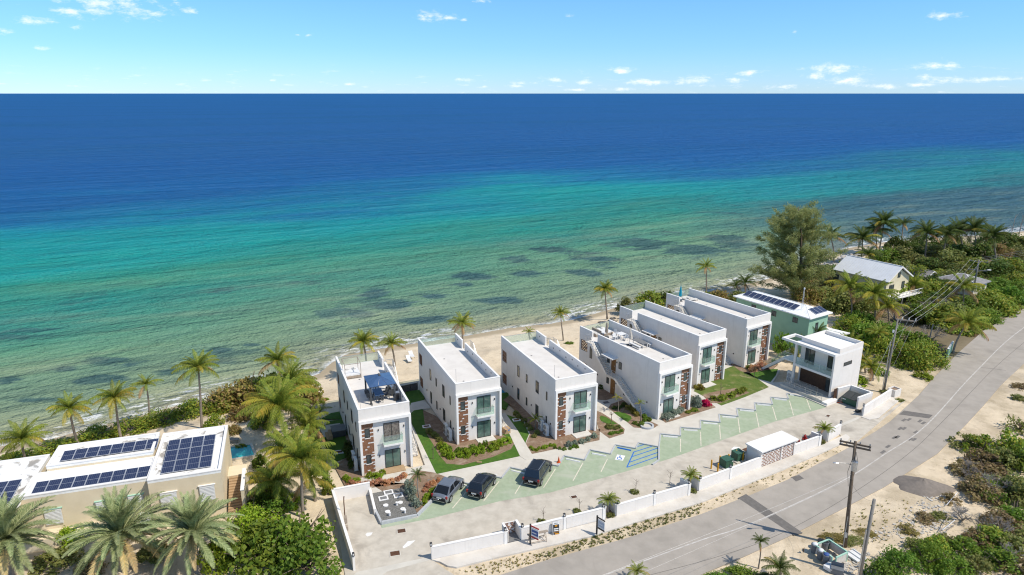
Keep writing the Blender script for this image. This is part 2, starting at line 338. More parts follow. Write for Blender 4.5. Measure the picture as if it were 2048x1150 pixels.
# foliage
M['coco'] = LEAF('coconut_leaf', [(0.142, 0.196, 0.028), (0.218, 0.276, 0.035), (0.337, 0.357, 0.052), (0.182, 0.24, 0.032)])
M['cocoy'] = LEAF('coconut_leaf_yellowing', [(0.483, 0.401, 0.047), (0.334, 0.33, 0.047), (0.594, 0.418, 0.064)])
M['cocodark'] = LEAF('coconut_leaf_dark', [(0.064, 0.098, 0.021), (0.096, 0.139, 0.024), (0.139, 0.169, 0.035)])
M['cocodry'] = LEAF('coconut_leaf_dry', [(0.463, 0.26, 0.112), (0.557, 0.348, 0.16), (0.334, 0.192, 0.079)])
M['date'] = LEAF('date_palm_leaf', [(0.167, 0.211, 0.083), (0.264, 0.311, 0.132), (0.376, 0.409, 0.198), (0.216, 0.264, 0.099)], .2)
M['dateold'] = LEAF('date_palm_leaf_old', [(0.463, 0.348, 0.16), (0.594, 0.434, 0.191), (0.315, 0.278, 0.128)], .15)
M['grape'] = LEAF('sea_grape_leaf', [(0.142, 0.23, 0.032), (0.218, 0.322, 0.039), (0.311, 0.368, 0.05), (0.438, 0.368, 0.052)])
M['grapebrown'] = LEAF('sea_grape_leaf_browned', [(0.195, 0.219, 0.044), (0.345, 0.198, 0.079), (0.259, 0.259, 0.052), (0.43, 0.259, 0.123), (0.162, 0.219, 0.035)])
M['green'] = LEAF('fresh_leaf', [(0.119, 0.218, 0.028), (0.181, 0.291, 0.033), (0.264, 0.343, 0.044), (0.097, 0.172, 0.022)])
M['lime'] = LEAF('lime_leaf', [(0.203, 0.319, 0.022), (0.29, 0.406, 0.029), (0.362, 0.406, 0.043)])
M['bright'] = LEAF('bright_leaf', [(.13,.24,.025),(.18,.30,.035),(.10,.19,.02),(.24,.30,.05)])
M['olive'] = LEAF('olive_leaf', [(0.152, 0.189, 0.05), (0.238, 0.259, 0.07), (0.302, 0.296, 0.087)])
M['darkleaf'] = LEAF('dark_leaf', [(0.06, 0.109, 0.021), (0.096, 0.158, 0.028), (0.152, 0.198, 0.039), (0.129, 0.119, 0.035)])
M['scrub'] = LEAF('dry_scrub', [(0.322, 0.228, 0.113), (0.216, 0.169, 0.079), (0.408, 0.287, 0.149), (0.182, 0.189, 0.052)])
M['twig'] = LEAF('bare_twig', [(.30,.27,.24),(.24,.21,.18),(.36,.33,.30)], .0)
M['casuarina'] = LEAF('casuarina_needle', [(.36,.42,.15),(.44,.49,.19),(.30,.36,.12),(.48,.50,.22)], .55)
M['silver'] = LEAF('silver_leaf', [(.30,.36,.28),(.38,.43,.34),(.24,.30,.21)])
M['croton'] = LEAF('coral_croton_leaf', [(.70,.30,.18),(.60,.32,.17),(.74,.42,.28),(.42,.30,.10)])
M['crotony'] = LEAF('yellow_croton_leaf', [(.42,.33,.06),(.34,.28,.06),(.20,.20,.04)])
M['bougain'] = LEAF('magenta_bract', [(.55,.01,.12),(.48,.008,.09),(.60,.03,.18)])
M['redleaf'] = LEAF('dark_red_leaf', [(.14,.03,.03),(.20,.05,.04),(.09,.03,.02)])
M['grassdry'] = LEAF('dry_tuft', [(0.371, 0.295, 0.096), (0.223, 0.227, 0.047), (0.52, 0.383, 0.16)])
# ================================================================== TERRAIN AND SEA
ZSEA = -1.5
shore_px = [(0,892),(100,878),(200,852),(290,828),(400,800),(520,776),(590,764),(635,748),(680,712),(740,700),(811,689),(934,671),(1017,656),(1101,647),(1150,638),(1189,627),(1224,617),(1300,597),(1380,588),(1470,574),(1540,556),(1620,524),(1690,497),(1760,485),(1860,476),(1990,469),(2048,462),(2300,440)]
SH = [P(u, v, ZSEA) for u, v in shore_px]
SH = [Vector((-1200,-560,0)), Vector((-74,67,0))] + SH + [Vector((2600,1400,0))]
SH = np.array([(p.x, p.y) for p in SH])
def shore_dist(X, Y):
    best = np.full(X.shape, 1e18); sg = np.ones(X.shape)
    for i in range(len(SH)-1):
        a, b = SH[i], SH[i+1]; d = b - a; L2 = d @ d
        t = np.clip(((X-a[0])*d[0] + (Y-a[1])*d[1]) / L2, 0, 1)
        px, py = X-(a[0]+t*d[0]), Y-(a[1]+t*d[1]); q = px*px + py*py
        c = d[0]*py - d[1]*px
        m_ = q < best; best = np.where(m_, q, best); sg = np.where(m_, np.where(c > 0, 1., -1.), sg)
    return np.sqrt(best) * sg
def axis(lo, hi, step, far0, far1, g=1.35):
    a = list(np.arange(lo, hi + .01, step)); s = step; x = hi
    while x < far1: s *= g; x += s; a.append(x)
    s = step; x = lo; pre = []
    while x > far0: s *= g; x -= s; pre.append(x)
    return np.array(pre[::-1] + a)
def grid(name, xs, ys, zf, mat_, smooth=True):
    X, Y = np.meshgrid(xs, ys); D = shore_dist(X, Y); Z = zf(X, Y, D)
    nx, ny = len(xs), len(ys)
    v = np.stack([X.ravel(), Y.ravel(), Z.ravel()], 1)
    i = np.arange(nx*ny).reshape(ny, nx); q = np.stack([i[:-1,:-1], i[:-1,1:], i[1:,1:], i[1:,:-1]], -1).reshape(-1, 4)
    me = bpy.data.meshes.new(name); me.vertices.add(len(v)); me.vertices.foreach_set('co', v.ravel())
    me.loops.add(q.size); me.loops.foreach_set('vertex_index', q.ravel().astype(np.int32))
    me.polygons.add(len(q)); me.polygons.foreach_set('loop_start', np.arange(0, q.size, 4, dtype=np.int32)); me.polygons.foreach_set('loop_total', np.full(len(q), 4, dtype=np.int32))
    me.polygons.foreach_set('use_smooth', [smooth]*len(q)); me.update(); me.validate()
    at = me.attributes.new('shore', 'FLOAT', 'POINT'); at.data.foreach_set('value', D.ravel().astype(np.float32))
    me.materials.append(mat_); o = bpy.data.objects.new(name, me); COL.objects.link(o); o['kind'] = 'structure'; return o
def sstep(x, a, b): t = np.clip((x-a)/(b-a), 0, 1); return t*t*(3-2*t)
def wob(X, Y, k, s=0): return np.sin(X*k+1.3+s)*np.cos(Y*k*.83+.7*s) + .5*np.sin(X*k*2.3-Y*k*1.9+s) + .25*np.sin(X*k*4.7+Y*k*4.1+2*s)
def land_z(X, Y, D):
    inl = -D
    z = ZSEA + (1.42)*sstep(inl, -0.5, 15)
    z = np.where(D > 0, ZSEA - .06*D.clip(0, 60), z)
    rough = sstep(inl, 16, 40)*sstep(X, 62, 95)
    z = z + .25*rough*wob(X, Y, .09)
    z = z + .035*wob(X, Y, .8)*sstep(inl, 0, 3)*(1-sstep(inl, 14, 20))
    return z
# sand / soil
m, t, b, o = nodes('sand_ground'); M['sand'] = m
g = geo(t).outputs['Position']; sh = attr(t, 'shore')
c = mixc(t, mrange(t, noise(t, .5, 6, .6, g), .3, .7), (.70,.585,.425), (.61,.505,.365))
c = mixc(t, mrange(t, noise(t, .13, 7, .65, g, .4), .48, .72), c, (.46,.385,.285))
c = mixc(t, math_(t, 'MULTIPLY', mrange(t, noise(t, .9, 8, .7, g), .54, .68), .55), c, (.30,.235,.15))
inl = math_(t, 'MULTIPLY', sh, -1.0)
far = mrange(t, inl, 24, 45)
c = mixc(t, math_(t, 'MULTIPLY', far, math_(t, 'MULTIPLY', mrange(t, noise(t, .22, 6, .6, g), .42, .62), .55)), c, (.36,.29,.19))
sep = t.nodes.new('ShaderNodeSeparateXYZ'); t.links.new(g, sep.inputs[0])
soil = math_(t, 'MULTIPLY', mrange(t, math_(t, 'ADD', sep.outputs[0], math_(t, 'MULTIPLY', noise(t, .08, 4, .6, g), 14)), 66, 76), mrange(t, inl, 9, 18))
c = mixc(t, math_(t, 'MULTIPLY', soil, math_(t, 'MULTIPLY', mrange(t, math_(t, 'SUBTRACT', math_(t, 'MULTIPLY', sep.outputs[0], .80), sep.outputs[1]), -30, -50), .9)), c, (.13,.105,.06))
wet = mrange(t, math_(t, 'ADD', sh, math_(t, 'MULTIPLY', noise(t, .25, 4, .6, g), 2.0)), -2.0, -.2)
c = mixc(t, wet, c, (.38,.31,.21))
t.links.new(c, b.inputs['Base Color']); b.inputs['Roughness'].default_value = .95; b.inputs['Specular IOR Level'].default_value = .15
bump(t, b, noise(t, 3.0, 6, .7, g), .7, .12)
# sea
m, t, b, o = nodes('sea_water'); M['sea'] = m
g = geo(t).outputs['Position']; sh = attr(t, 'shore')
mpn = t.nodes.new('ShaderNodeMapping'); mpn.vector_type = 'TEXTURE'; t.links.new(g, mpn.inputs[0]); mpn.inputs['Rotation'].default_value = (0,0,R(30)); mpn.inputs['Scale'].default_value = (2.6,1,1)
gs = mpn.outputs[0]
mp3 = t.nodes.new('ShaderNodeMapping'); mp3.vector_type = 'TEXTURE'; t.links.new(g, mp3.inputs[0]); mp3.inputs['Rotation'].default_value = (0,0,R(22)); mp3.inputs['Scale'].default_value = (4.5,1,1)
gl = mp3.outputs[0]
w1 = math_(t, 'MULTIPLY', math_(t, 'SUBTRACT', noise(t, .012, 6, .6, gs), .5), 240)
w2 = math_(t, 'MULTIPLY', math_(t, 'SUBTRACT', noise(t, .05, 6, .6, gl), .5), 46)
dd = math_(t, 'ADD', sh, math_(t, 'MULTIPLY', math_(t, 'ADD', w1, w2), mrange(t, sh, 0, 110)))
cr = t.nodes.new('ShaderNodeValToRGB'); t.links.new(mrange(t, dd, 0, 500, 0, 1, False), cr.inputs[0])
stops = [(0,(.30,.26,.16)),(5,(.33,.35,.20)),(14,(.215,.30,.165)),(30,(.145,.285,.155)),(48,(.074,.27,.165)),(70,(.018,.245,.18)),(100,(.004,.285,.255)),(140,(.003,.25,.29)),(175,(.003,.15,.295)),(225,(.004,.10,.285)),(330,(.006,.09,.278)),(500,(.010,.094,.275))]
e = cr.color_ramp.elements; e[0].position = 0; e[0].color = rgb(stops[0][1]); e[1].position = 1; e[1].color = rgb(stops[-1][1])
for d_, c_ in stops[1:-1]: q = e.new(d_/500); q.color = rgb(c_)
col = cr.outputs[0]
spx = t.nodes.new('ShaderNodeSeparateXYZ'); t.links.new(g, spx.inputs[0])
# darker reef flat along the right-hand coast
reef = math_(t, 'MULTIPLY', mrange(t, math_(t, 'ADD', spx.outputs[0], math_(t, 'MULTIPLY', noise(t, .02, 5, .6, gs), 90)), 95, 175), mrange(t, dd, 105, 60))
mute = math_(t, 'MULTIPLY', mrange(t, math_(t, 'ADD', spx.outputs[0], math_(t, 'MULTIPLY', noise(t, .012, 5, .6, gs), 160)), 120, 330), mrange(t, dd, 260, 150))
col = mixc(t, math_(t, 'MULTIPLY', mute, .55), col, (.012,.115,.185))
col = mixc(t, math_(t, 'MULTIPLY', reef, .82), col, (.028,.085,.14))
pale = math_(t, 'MULTIPLY', mrange(t, noise(t, .016, 7, .65, gl), .50, .66), mrange(t, dd, 240, 120))
col = mixc(t, math_(t, 'MULTIPLY', pale, .45), col, mixc(t, .6, col, (.006,.12,.17)))
# sea-grass patches in the shallows
mp5 = t.nodes.new('ShaderNodeMapping'); mp5.vector_type = 'TEXTURE'; t.links.new(g, mp5.inputs[0]); mp5.inputs['Rotation'].default_value = (0,0,R(18)); mp5.inputs['Scale'].default_value = (1.7,1,1)
gn = noise(t, .06, 8, .66, mp5.outputs[0], .5)
win = math_(t, 'MULTIPLY', mrange(t, sh, 3, 14), mrange(t, sh, 92, 50))
grassm = math_(t, 'MULTIPLY', mrange(t, gn, .575, .63), win)
mdist = None
for (u,v,w_,h_) in ((745,590,30,12),(780,612,50,14),(720,628,40,8),(840,640,60,8),(950,552,42,9),(930,570,26,6),(1040,520,36,9),(1060,545,40,7),(1105,500,46,8),(1190,520,46,14),(1275,487,60,12),(1170,545,40,7),(1385,500,60,14),(1460,485,60,14),(870,592,28,5),(1000,600,60,6),(130,738,32,9),(235,722,60,14),(20,758,30,9),(335,742,40,8),(200,760,70,10),(440,700,26,6),(500,690,20,4),(60,800,50,8)):
    c0 = P(u,v,ZSEA); ex_ = abs(P(u+w_,v,ZSEA).x-c0.x); ey_ = abs(P(u,v-h_,ZSEA).y-c0.y)
    n1 = t.nodes.new('ShaderNodeVectorMath'); n1.operation = 'SUBTRACT'; t.links.new(g, n1.inputs[0]); n1.inputs[1].default_value = c0
    n2 = t.nodes.new('ShaderNodeVectorMath'); n2.operation = 'MULTIPLY'; t.links.new(n1.outputs[0], n2.inputs[0]); n2.inputs[1].default_value = (.75/ex_, .75/ey_, 0)
    n3 = t.nodes.new('ShaderNodeVectorMath'); n3.operation = 'LENGTH'; t.links.new(n2.outputs[0], n3.inputs[0])
    mdist = n3.outputs['Value'] if mdist is None else math_(t, 'MINIMUM', mdist, n3.outputs['Value'])
pm = math_(t, 'ADD', math_(t, 'SUBTRACT', 1.0, mdist), math_(t, 'MULTIPLY', math_(t, 'SUBTRACT', noise(t, .16, 8, .68, mp5.outputs[0], .4), .5), 3.0))
grassm = math_(t, 'MAXIMUM', math_(t, 'MULTIPLY', grassm, .7), mrange(t, pm, .15, .6))
col = mixc(t, math_(t, 'MULTIPLY', grassm, .84), col, (.026,.075,.085))
# mottled bottom
col = mixc(t, math_(t, 'MULTIPLY', mrange(t, noise(t, .35, 7, .7, gs), .38, .62), math_(t, 'MULTIPLY', mrange(t, sh, 130, 30), .26)), col, (.09,.18,.115))
col = mixc(t, math_(t, 'MULTIPLY', mrange(t, noise(t, .11, 6, .6, gl), .5, .68), math_(t, 'MULTIPLY', mrange(t, sh, 90, 20), .38)), col, (.32,.36,.22))
# broad wind lanes
col = mixc(t, math_(t, 'MULTIPLY', mrange(t, noise(t, .006, 6, .6, gl), .42, .68), .30), col, (.004,.08,.18))
# foam at the waterline and a few breaking crests
fp = mrange(t, noise(t, .045, 3, .5, g), .38, .52)
fn = mrange(t, noise(t, 1.1, 9, .72, gs), .50, .60)
near = math_(t, 'MULTIPLY', mrange(t, sh, 8.5, 2.0), mrange(t, sh, -.8, .3))
foam = math_(t, 'MULTIPLY', math_(t, 'MULTIPLY', fn, near), fp)
lip = math_(t, 'MULTIPLY', mrange(t, math_(t, 'ADD', sh, math_(t, 'MULTIPLY', noise(t, .3, 5, .6, g), 2.6)), 3.0, 1.1), mrange(t, noise(t, .6, 6, .65, g), .36, .58))
foam = math_(t, 'MAXIMUM', foam, math_(t, 'MULTIPLY', lip, .8))
caps = math_(t, 'MULTIPLY', mrange(t, noise(t, .16, 8, .7, gs), .755, .80), .6)
foam = math_(t, 'MAXIMUM', foam, caps)
col = mixc(t, math_(t, 'MULTIPLY', mrange(t, noise(t, .55, 5, .65, gl), .40, .62), .16), col, mixc(t, .5, col, (.10,.20,.24)))  # light and dark of ripple facets put into the water colour
col = mixc(t, foam, col, (.78,.79,.78))
t.links.new(col, b.inputs['Base Color']); b.inputs['Specular IOR Level'].default_value = .10; b.inputs['IOR'].default_value = 1.33
t.links.new(mrange(t, foam, 0, 1, .24, .8, False), b.inputs['Roughness'])
h = math_(t, 'ADD', math_(t, 'MULTIPLY', noise(t, .34, 5, .6, gs), 1.0), math_(t, 'MULTIPLY', noise(t, .07, 4, .55, gl), 2.6))
h = math_(t, 'ADD', h, math_(t, 'MULTIPLY', noise(t, 1.3, 4, .6, g), .22))
bump(t, b, h, 1.0, 2.6)
df = t.nodes.new('ShaderNodeBsdfDiffuse'); t.links.new(col, df.inputs[0]); t.links.new(b.inputs['Normal'].links[0].from_socket, df.inputs['Normal'])
gy = t.nodes.new('ShaderNodeBsdfGlossy'); gy.inputs['Roughness'].default_value = .5; t.links.new(b.inputs['Normal'].links[0].from_socket, gy.inputs['Normal'])
ms_ = t.nodes.new('ShaderNodeMixShader'); ms_.inputs[0].default_value = .035; t.links.new(df.outputs[0], ms_.inputs[1]); t.links.new(gy.outputs[0], ms_.inputs[2]); t.links.new(ms_.outputs[0], o.inputs[0])

ground = grid('ground', axis(-110, 190, 1.5, -3500, 5000), axis(36, 250, 1.5, -1500, 700), land_z, M['sand'])
sea = grid('sea', axis(-130, 230, 3, -120000, 120000, 1.3), axis(60, 280, 3, -1200, 120000, 1.3), lambda X, Y, D: np.full(X.shape, ZSEA), M['sea'])

# ================================================================== ROAD AND PAVING
def zpx(ox, oy, s): return lambda *pts: [(ox + x/s, oy + y/s) for x, y in pts]
z1 = zpx(640,640,3.195); z2 = zpx(960,640,3.8333); z3 = zpx(1130,560,3.8333); z4 = zpx(850,900,7.585); z6 = zpx(640,900,4.452); z7 = zpx(1000,820,3.8325); z8 = zpx(1340,780,3.834); zg = zpx(1220,880,10.24); zb = zpx(1180,760,7.186)
road_up = [(820,1230),(905,1180),(1000,1150),(1094,1120),(1250,1077),(1400,1029),(1500,990),(1574,960),(1660,915),(1703,892),(1752,862),(1781,842),(1838,790),(1870,753),(1916,706),(1966,662),(2048,616),(2160,560),(2320,490)]
road_dn = [(2600,560),(2330,600),(2190,650),(2048,727),(2003,769),(1966,812),(1931,850),(1875,907),(1768,974),(1703,1008),(1620,1051),(1572,1075),(1490,1112),(1400,1150),(1300,1190),(1150,1240)]
S('road', MB().prism(PP(road_up)+PP(road_dn), -.3, .004), M['asphalt'])
def strip(pts, w, z, mi=0, mb=None):
    mb = mb or MB(); pts = [Vector((p[0],p[1],0)) for p in pts]; L, Rr = [], []
    for i, p in enumerate(pts):
        d = (pts[min(i+1,len(pts)-1)] - pts[max(i-1,0)]).normalized(); n = Vector((-d.y,d.x,0))*w/2
        L.append(p+n); Rr.append(p-n)
    for i in range(len(pts)-1): mb.add([(q.x,q.y,z) for q in (L[i],Rr[i],Rr[i+1],L[i+1])], [(0,1,2,3)], mi)
    return mb
def smooth_pts(pts, k=6):
    out_ = []
    for i in range(len(pts)-1):
        p0 = pts[max(i-1,0)]; p1 = pts[i]; p2 = pts[i+1]; p3 = pts[min(i+2,len(pts)-1)]
        for j in range(k):
            s = j/k; out_.append(.5*((2*p1) + (p2-p0)*s + (2*p0-5*p1+4*p2-p3)*s*s + (3*p1-p0-3*p2+p3)*s**3))
    return out_ + [pts[-1]]
cl = smooth_pts(PP([(1020,1215),(1210,1150),(1400,1081),(1500,1048),(1679,965),(1770,908),(1853,850),(1950,745),(2048,655),(2200,560)]))
S('road_centre_line', strip(cl, .13, .009), M['roadline'])
S('road_trench_patch', MB().sheet(PP([(1476,996),(1492,988),(1606,1066),(1588,1071)]), .008), M['asphaltdark'])
S('road_trench_patch', MB().sheet(PP([(1798,829),(1808,821),(1866,830),(1858,837)]), .008), M['asphaltdark'])
S('road_patch', MB().sheet(PP([(1582,954),(1598,950),(1608,957),(1592,963)]), .008), M['asphaltdark'])
sk = MB()
for (u, v) in [(1808,840),(1818,839),(1840,842),(1847,846),(1800,857),(1808,857),(1789,875),(1795,874),(1832,864),(1820,878),(1828,879),(1776,893),(1766,904)]:
    p = P(u, v); a = R(40 + random.uniform(-4,4)); d = Vector((math.cos(a), math.sin(a), 0)); n = Vector((-d.y, d.x, 0))
    sk.sheet([p+d*.5+n*.16, p-d*.5+n*.16, p-d*.5-n*.16, p+d*.5-n*.16], .0085)
S('tyre_scuff_marks', sk, M['rubber'])
rdl = MB()
strip(smooth_pts(PP([(1180,1180),(1420,1118),(1560,1068),(1700,990),(1820,905),(1900,828),(1990,735),(2060,675)])), .05, .0082, 0, rdl)
strip(smooth_pts(PP([(1960,735),(1990,738),(2012,741)])), .09, .0084, 0, rdl)
S('road_dark_line', rdl, M['asphaltdark'])  # thin dark lines along and across the asphalt
# sidewalk along the street wall
sw_out = [(880,1123),(895,1131),(913,1134),(1000,1113),(1182,1072),(1400,1005),(1546,947),(1640,907),(1679,889),(1695,880),(1700,874)]
sw_in = [(1692,868),(1640,891),(1586,910),(1517,936),(1396,982),(1300,1010),(1211,1039),(1120,1061),(1017,1086),(863,1119)]
S('sidewalk', MB().prism(PP(sw_out, .1)+PP(sw_in, .1), -.2, .10), M['walk'])
S('sidewalk_apron', MB().prism(PP([(1722,833),(1738,839),(1757,836),(1800,799),(1782,793),(1768,792)], .06), -.2, .06), M['walk'])
# driveway
drive = [(705,1150),(690,1150),(664,985),(740,968),(752,1025),(763,1055),(865,1036),(1000,1002),(1304,928),(1340,917),(1549,843),(1650,814),(1672,800),(1720,760),(1735,790),(1722,835),(1757,838),(1790,812),(1812,800),(1700,894),(1679,868),(1640,890),(1586,909),(1517,935),(1396,981),(1211,1038),(1017,1085),(863,1118),(890,1138),(913,1152),(920,1180),(690,1200)]
S('driveway', MB().prism(PP(drive, .02), -.3, .016), M['drive'])
S('driveway_edge_band', MB().sheet(PP(z6((300,1113),(330,1085),(960,955),(1000,975),(600,1080),(560,1113)), .022), .022), M['concrete'])
S('driveway_edge_band', MB().sheet(PP(z8((1180,310),(1440,205),(1460,214),(1215,325)), .022), .022), M['concrete'])
zig = [(835,1034),(867,997),(890,954),(942,968),(961,946),(1003,955),(1020,934),(1057,942),(1072,922),(1116,931),(1128,911),(1169,919),(1180,899),(1221,907),(1231,889),(1271,896),(1277,885),(1318,893),(1321,867),(1361,871),(1361,854),(1401,857),(1401,840),(1440,844),(1438,828),(1476,832),(1473,816),(1511,820),(1509,805),(1545,808),(1541,794),(1577,797),(1573,786),(1606,793),(1653,813)]
green_out = [(1650,815),(1549,843),(1340,917),(1304,928),(1100,985),(1000,1002),(865,1036),(763,1056)]
S('parking_bays', MB().prism(PP([(762,1048),(800,1000)]+zig, .03)+PP(green_out, .03), -.1, .026), M['greenpave'])
walk_back = [(1660,800),(1590,762),(1545,765),(1560,740),(1430,728),(1400,770),(1330,800),(1240,790),(1190,780),(1195,860),(1150,880),(1010,830),(1000,870),(900,870),(800,790),(850,930),(700,960),(738,968),(752,1020),(763,1044)]
S('walkway', MB().prism(PP(zig, .14)+PP(walk_back, .14), -.1, .14), M['concrete'])
kb = MB(); zw = PP(zig, .15)
for i in range(1, len(zw)-2): kb.bar(zw[i]+Vector((0,0,-.07)), zw[i+1]+Vector((0,0,-.07)), .16, .20)
for pr in (((1318,893),(1318,919)), ((1318,919),(1305,928))):
    q = PP(pr, .15); kb.bar(q[0]+Vector((0,0,-.075)), q[1]+Vector((0,0,-.075)), .18, .19)
S('kerb', kb, M['kerb'])
pk = MB()
for a, b_ in [((941,974),(905,1017)),((998,963),(967,1003)),((1054,950),(1030,988)),((1111,938),(1087,976)),((1166,926),(1146,962)),((1215,918),(1202,944)),
              ((1361,878),(1361,904)),((1401,864),(1402,892)),((1439,850),(1441,879)),((1476,837),(1480,866)),((1512,826),(1518,855)),((1545,814),(1553,841)),((1579,802),(1587,831)),((1613,798),(1621,820))]:
    strip(PP([a, b_]), .11, .032, 0, pk)
S('bay_line_markings', pk, M['paintw'])
pb = MB()
for a, b_ in [((490,245),(345,565)),((345,565),(985,340)),((400,460),(990,255)),((455,345),(995,165)),((490,250),(915,115)),((550,140),(735,88))]:
    strip(PP(zg(a, b_)), .13, .032 + random.random()*.002, 0, pb)
S('hatched_bay_markings', pb, M['blue'])
# wheelchair symbol painted in the bay
cq = PP(z7((898,342),(960,352),(942,390),(880,382)))
S('accessible_bay_panel', MB().sheet(cq, .031), M['paintwhite'])
o0, ex, ey = cq[3], cq[2]-cq[3], cq[0]-cq[3]
def sq(x, y): q = o0 + ex*x + ey*y; return Vector((q.x, q.y, 0))
ws = MB()
strip([sq(.46+.24*math.cos(R(a)), .36+.24*math.sin(R(a))) for a in range(120, 375, 15)], .09, .035, 0, ws)
for seg in ([(.42,.74),(.45,.46)],[(.45,.47),(.68,.47)],[(.67,.49),(.76,.20)],[(.75,.21),(.86,.24)],[(.43,.60),(.62,.60)]): strip([sq(*q) for q in seg], .10, .0352, 0, ws)
ws.sheet([sq(.42+.075*math.cos(R(a)), .83+.075*math.sin(R(a))) for a in range(0,360,30)], .0354)
S('wheelchair_symbol', ws, M['blue'])
ar = MB()
for pts in (z6((735,865),(780,815),(850,805),(800,850),(745,878)), z6((405,755),(420,738),(470,735),(455,760),(420,772)), z8((468,455),(490,435),(540,440),(520,455),(485,465))): ar.sheet(PP(pts), .0205)
S('driveway_arrow_markings', ar, M['paintwhite'])
# wheel stops, one in front of each bay
wsl = ['left of the grey car','beside the small black car','beside the large black car','in the bay with the cone','in the second empty bay past the cone','blue','in the first angled bay right of the hatching','second right of the hatching','third right of the hatching','fourth right of the hatching','fifth right of the hatching','sixth right of the hatching','seventh right of the hatching','eighth right of the hatching','ninth right of the hatching']
wsp = [z4((575,530),(665,575)), z4((1000,430),(1080,465)), z7((88,467),(190,492)), z7((505,378),(613,402)), z7((705,337),(813,357)), z7((900,292),(1005,314)), z7((1250,203),(1362,213)), z7((1410,153),(1512,160)), z8((108,308),(210,315)), z8((255,256),(363,264)), z8((400,208),(505,215)), z8((535,158),(642,167)), z8((668,113),(770,123)), z8((798,70),(895,82)), z8((920,40),(1020,50))]
for lab, pts in zip(wsl, wsp):
    a, b_ = PP(pts); c_ = (a+b_)/2; d = b_-a; L = d.length/2
    mb = MB(); prof = [(-.09,0),(.09,0),(.055,.12),(-.055,.12)]
    mb.add([(-L,y,z) for y,z in prof]+[(L,y,z) for y,z in prof], [(0,1,2,3),(7,6,5,4),(0,4,5,1),(1,5,6,2),(2,6,7,3),(3,7,4,0)])
    ws_ = mb.build('wheel_stop', M['blue'] if lab == 'blue' else M['paintwhite'], None, loc=(c_.x,c_.y,.027), rz=math.atan2(d.y,d.x))
    tag(ws_, 'bright blue wheel stop in the accessible bay' if lab == 'blue' else 'white concrete wheel stop, '+lab, 'wheel stop', 'wheel stops in the parking bays')
# ================================================================== GARDENS
def lawn(pts, mat_='lawn', z=.152, name='lawn'): return S(name, MB().prism(PP(pts, z), .0, z), M[mat_])
def bed(pts, z=.158): return S('planting_bed', MB().prism(PP(pts, z), .0, z), M['mulch'])
lawn([(873,948),(828,856),(815,832),(838,812),(880,850),(960,880),(1030,862),(1041,912)])
bed([(852,866),(866,888),(878,910),(893,927),(925,930),(985,914),(1022,898),(1030,884),(1003,868),(917,880),(872,832),(846,820)])
lawn([(800,800),(812,783),(842,779),(850,790),(846,804),(815,812)], z=.149)
lawn([(1004,826),(1022,832),(1046,841),(1058,868),(1050,888),(1033,866),(1012,846)])
bed([(1006,800),(1024,812),(1050,840),(1060,868),(1050,890),(1062,908),(1199,880),(1200,858),(1112,868),(1050,815),(1020,790)])
lawn([(1002,786),(1016,784),(1020,800),(1012,818),(1002,815)], z=.149)
bed(z2((895,700),(990,665),(1010,690),(985,720),(1110,840),(1060,885),(990,905),(915,850),(900,790)) , z=.146) if False else None
bed(zb((100,440),(170,470),(310,560),(420,640),(500,705),(485,770),(280,838),(130,730),(95,600)))
lawn(zb((135,535),(160,510),(230,530),(320,585),(395,632),(330,640),(240,625),(160,590)), z=.164)
bed(zb((262,405),(300,345),(480,285),(620,420),(800,560),(985,645),(900,700),(750,690),(630,680),(440,530)))
lawn(zb((340,465),(400,455),(500,475),(590,520),(600,555),(545,605),(480,570)), z=.164)
bed(zb((100,280),(230,290),(360,250),(330,160),(100,60)))
bed(zb((1010,555),(1085,612),(1140,600),(1810,390),(1740,340),(1450,215),(1440,400),(1250,500)))
lawn([(1387,782),(1400,770),(1450,738),(1475,728),(1538,774),(1490,794),(1443,811)], 'lawndry')
bed([(1405,790),(1420,806),(1440,806),(1500,785),(1470,776),(1430,783)])
lawn([(1487,744),(1500,738),(1556,738),(1552,750),(1541,764),(1515,757)])
bed([(1455,722),(1480,742),(1500,746),(1545,738),(1556,728),(1540,716),(1500,728)])
bed([(735,963),(744,975),(812,966),(835,940),(868,945),(905,958),(890,972),(868,995),(836,1030),(812,976),(770,985)], z=.17)
lawn([(640,872),(655,842),(690,838),(705,880),(700,912),(672,922),(655,900)], z=.05)
lawn([(640,838),(662,826),(682,822),(686,838)], z=.05)
S('patio', MB().prism(PP([(637,852),(680,846),(684,866),(648,874)], .12), -.1, .12), M['concrete'])
bed([(668,930),(700,912),(690,870),(700,870),(730,940),(730,962),(690,972)], z=.06)
S('patio', MB().prism(PP([(818,822),(822,806),(848,800),(862,815)], .17), -.1, .17), M['concrete'])
for pts in ([(1040,912),(1052,920),(1070,918),(1035,860),(1010,825),(1000,828)],): S('garden_path', MB().prism(PP(pts,.168), 0, .168), M['concrete'])
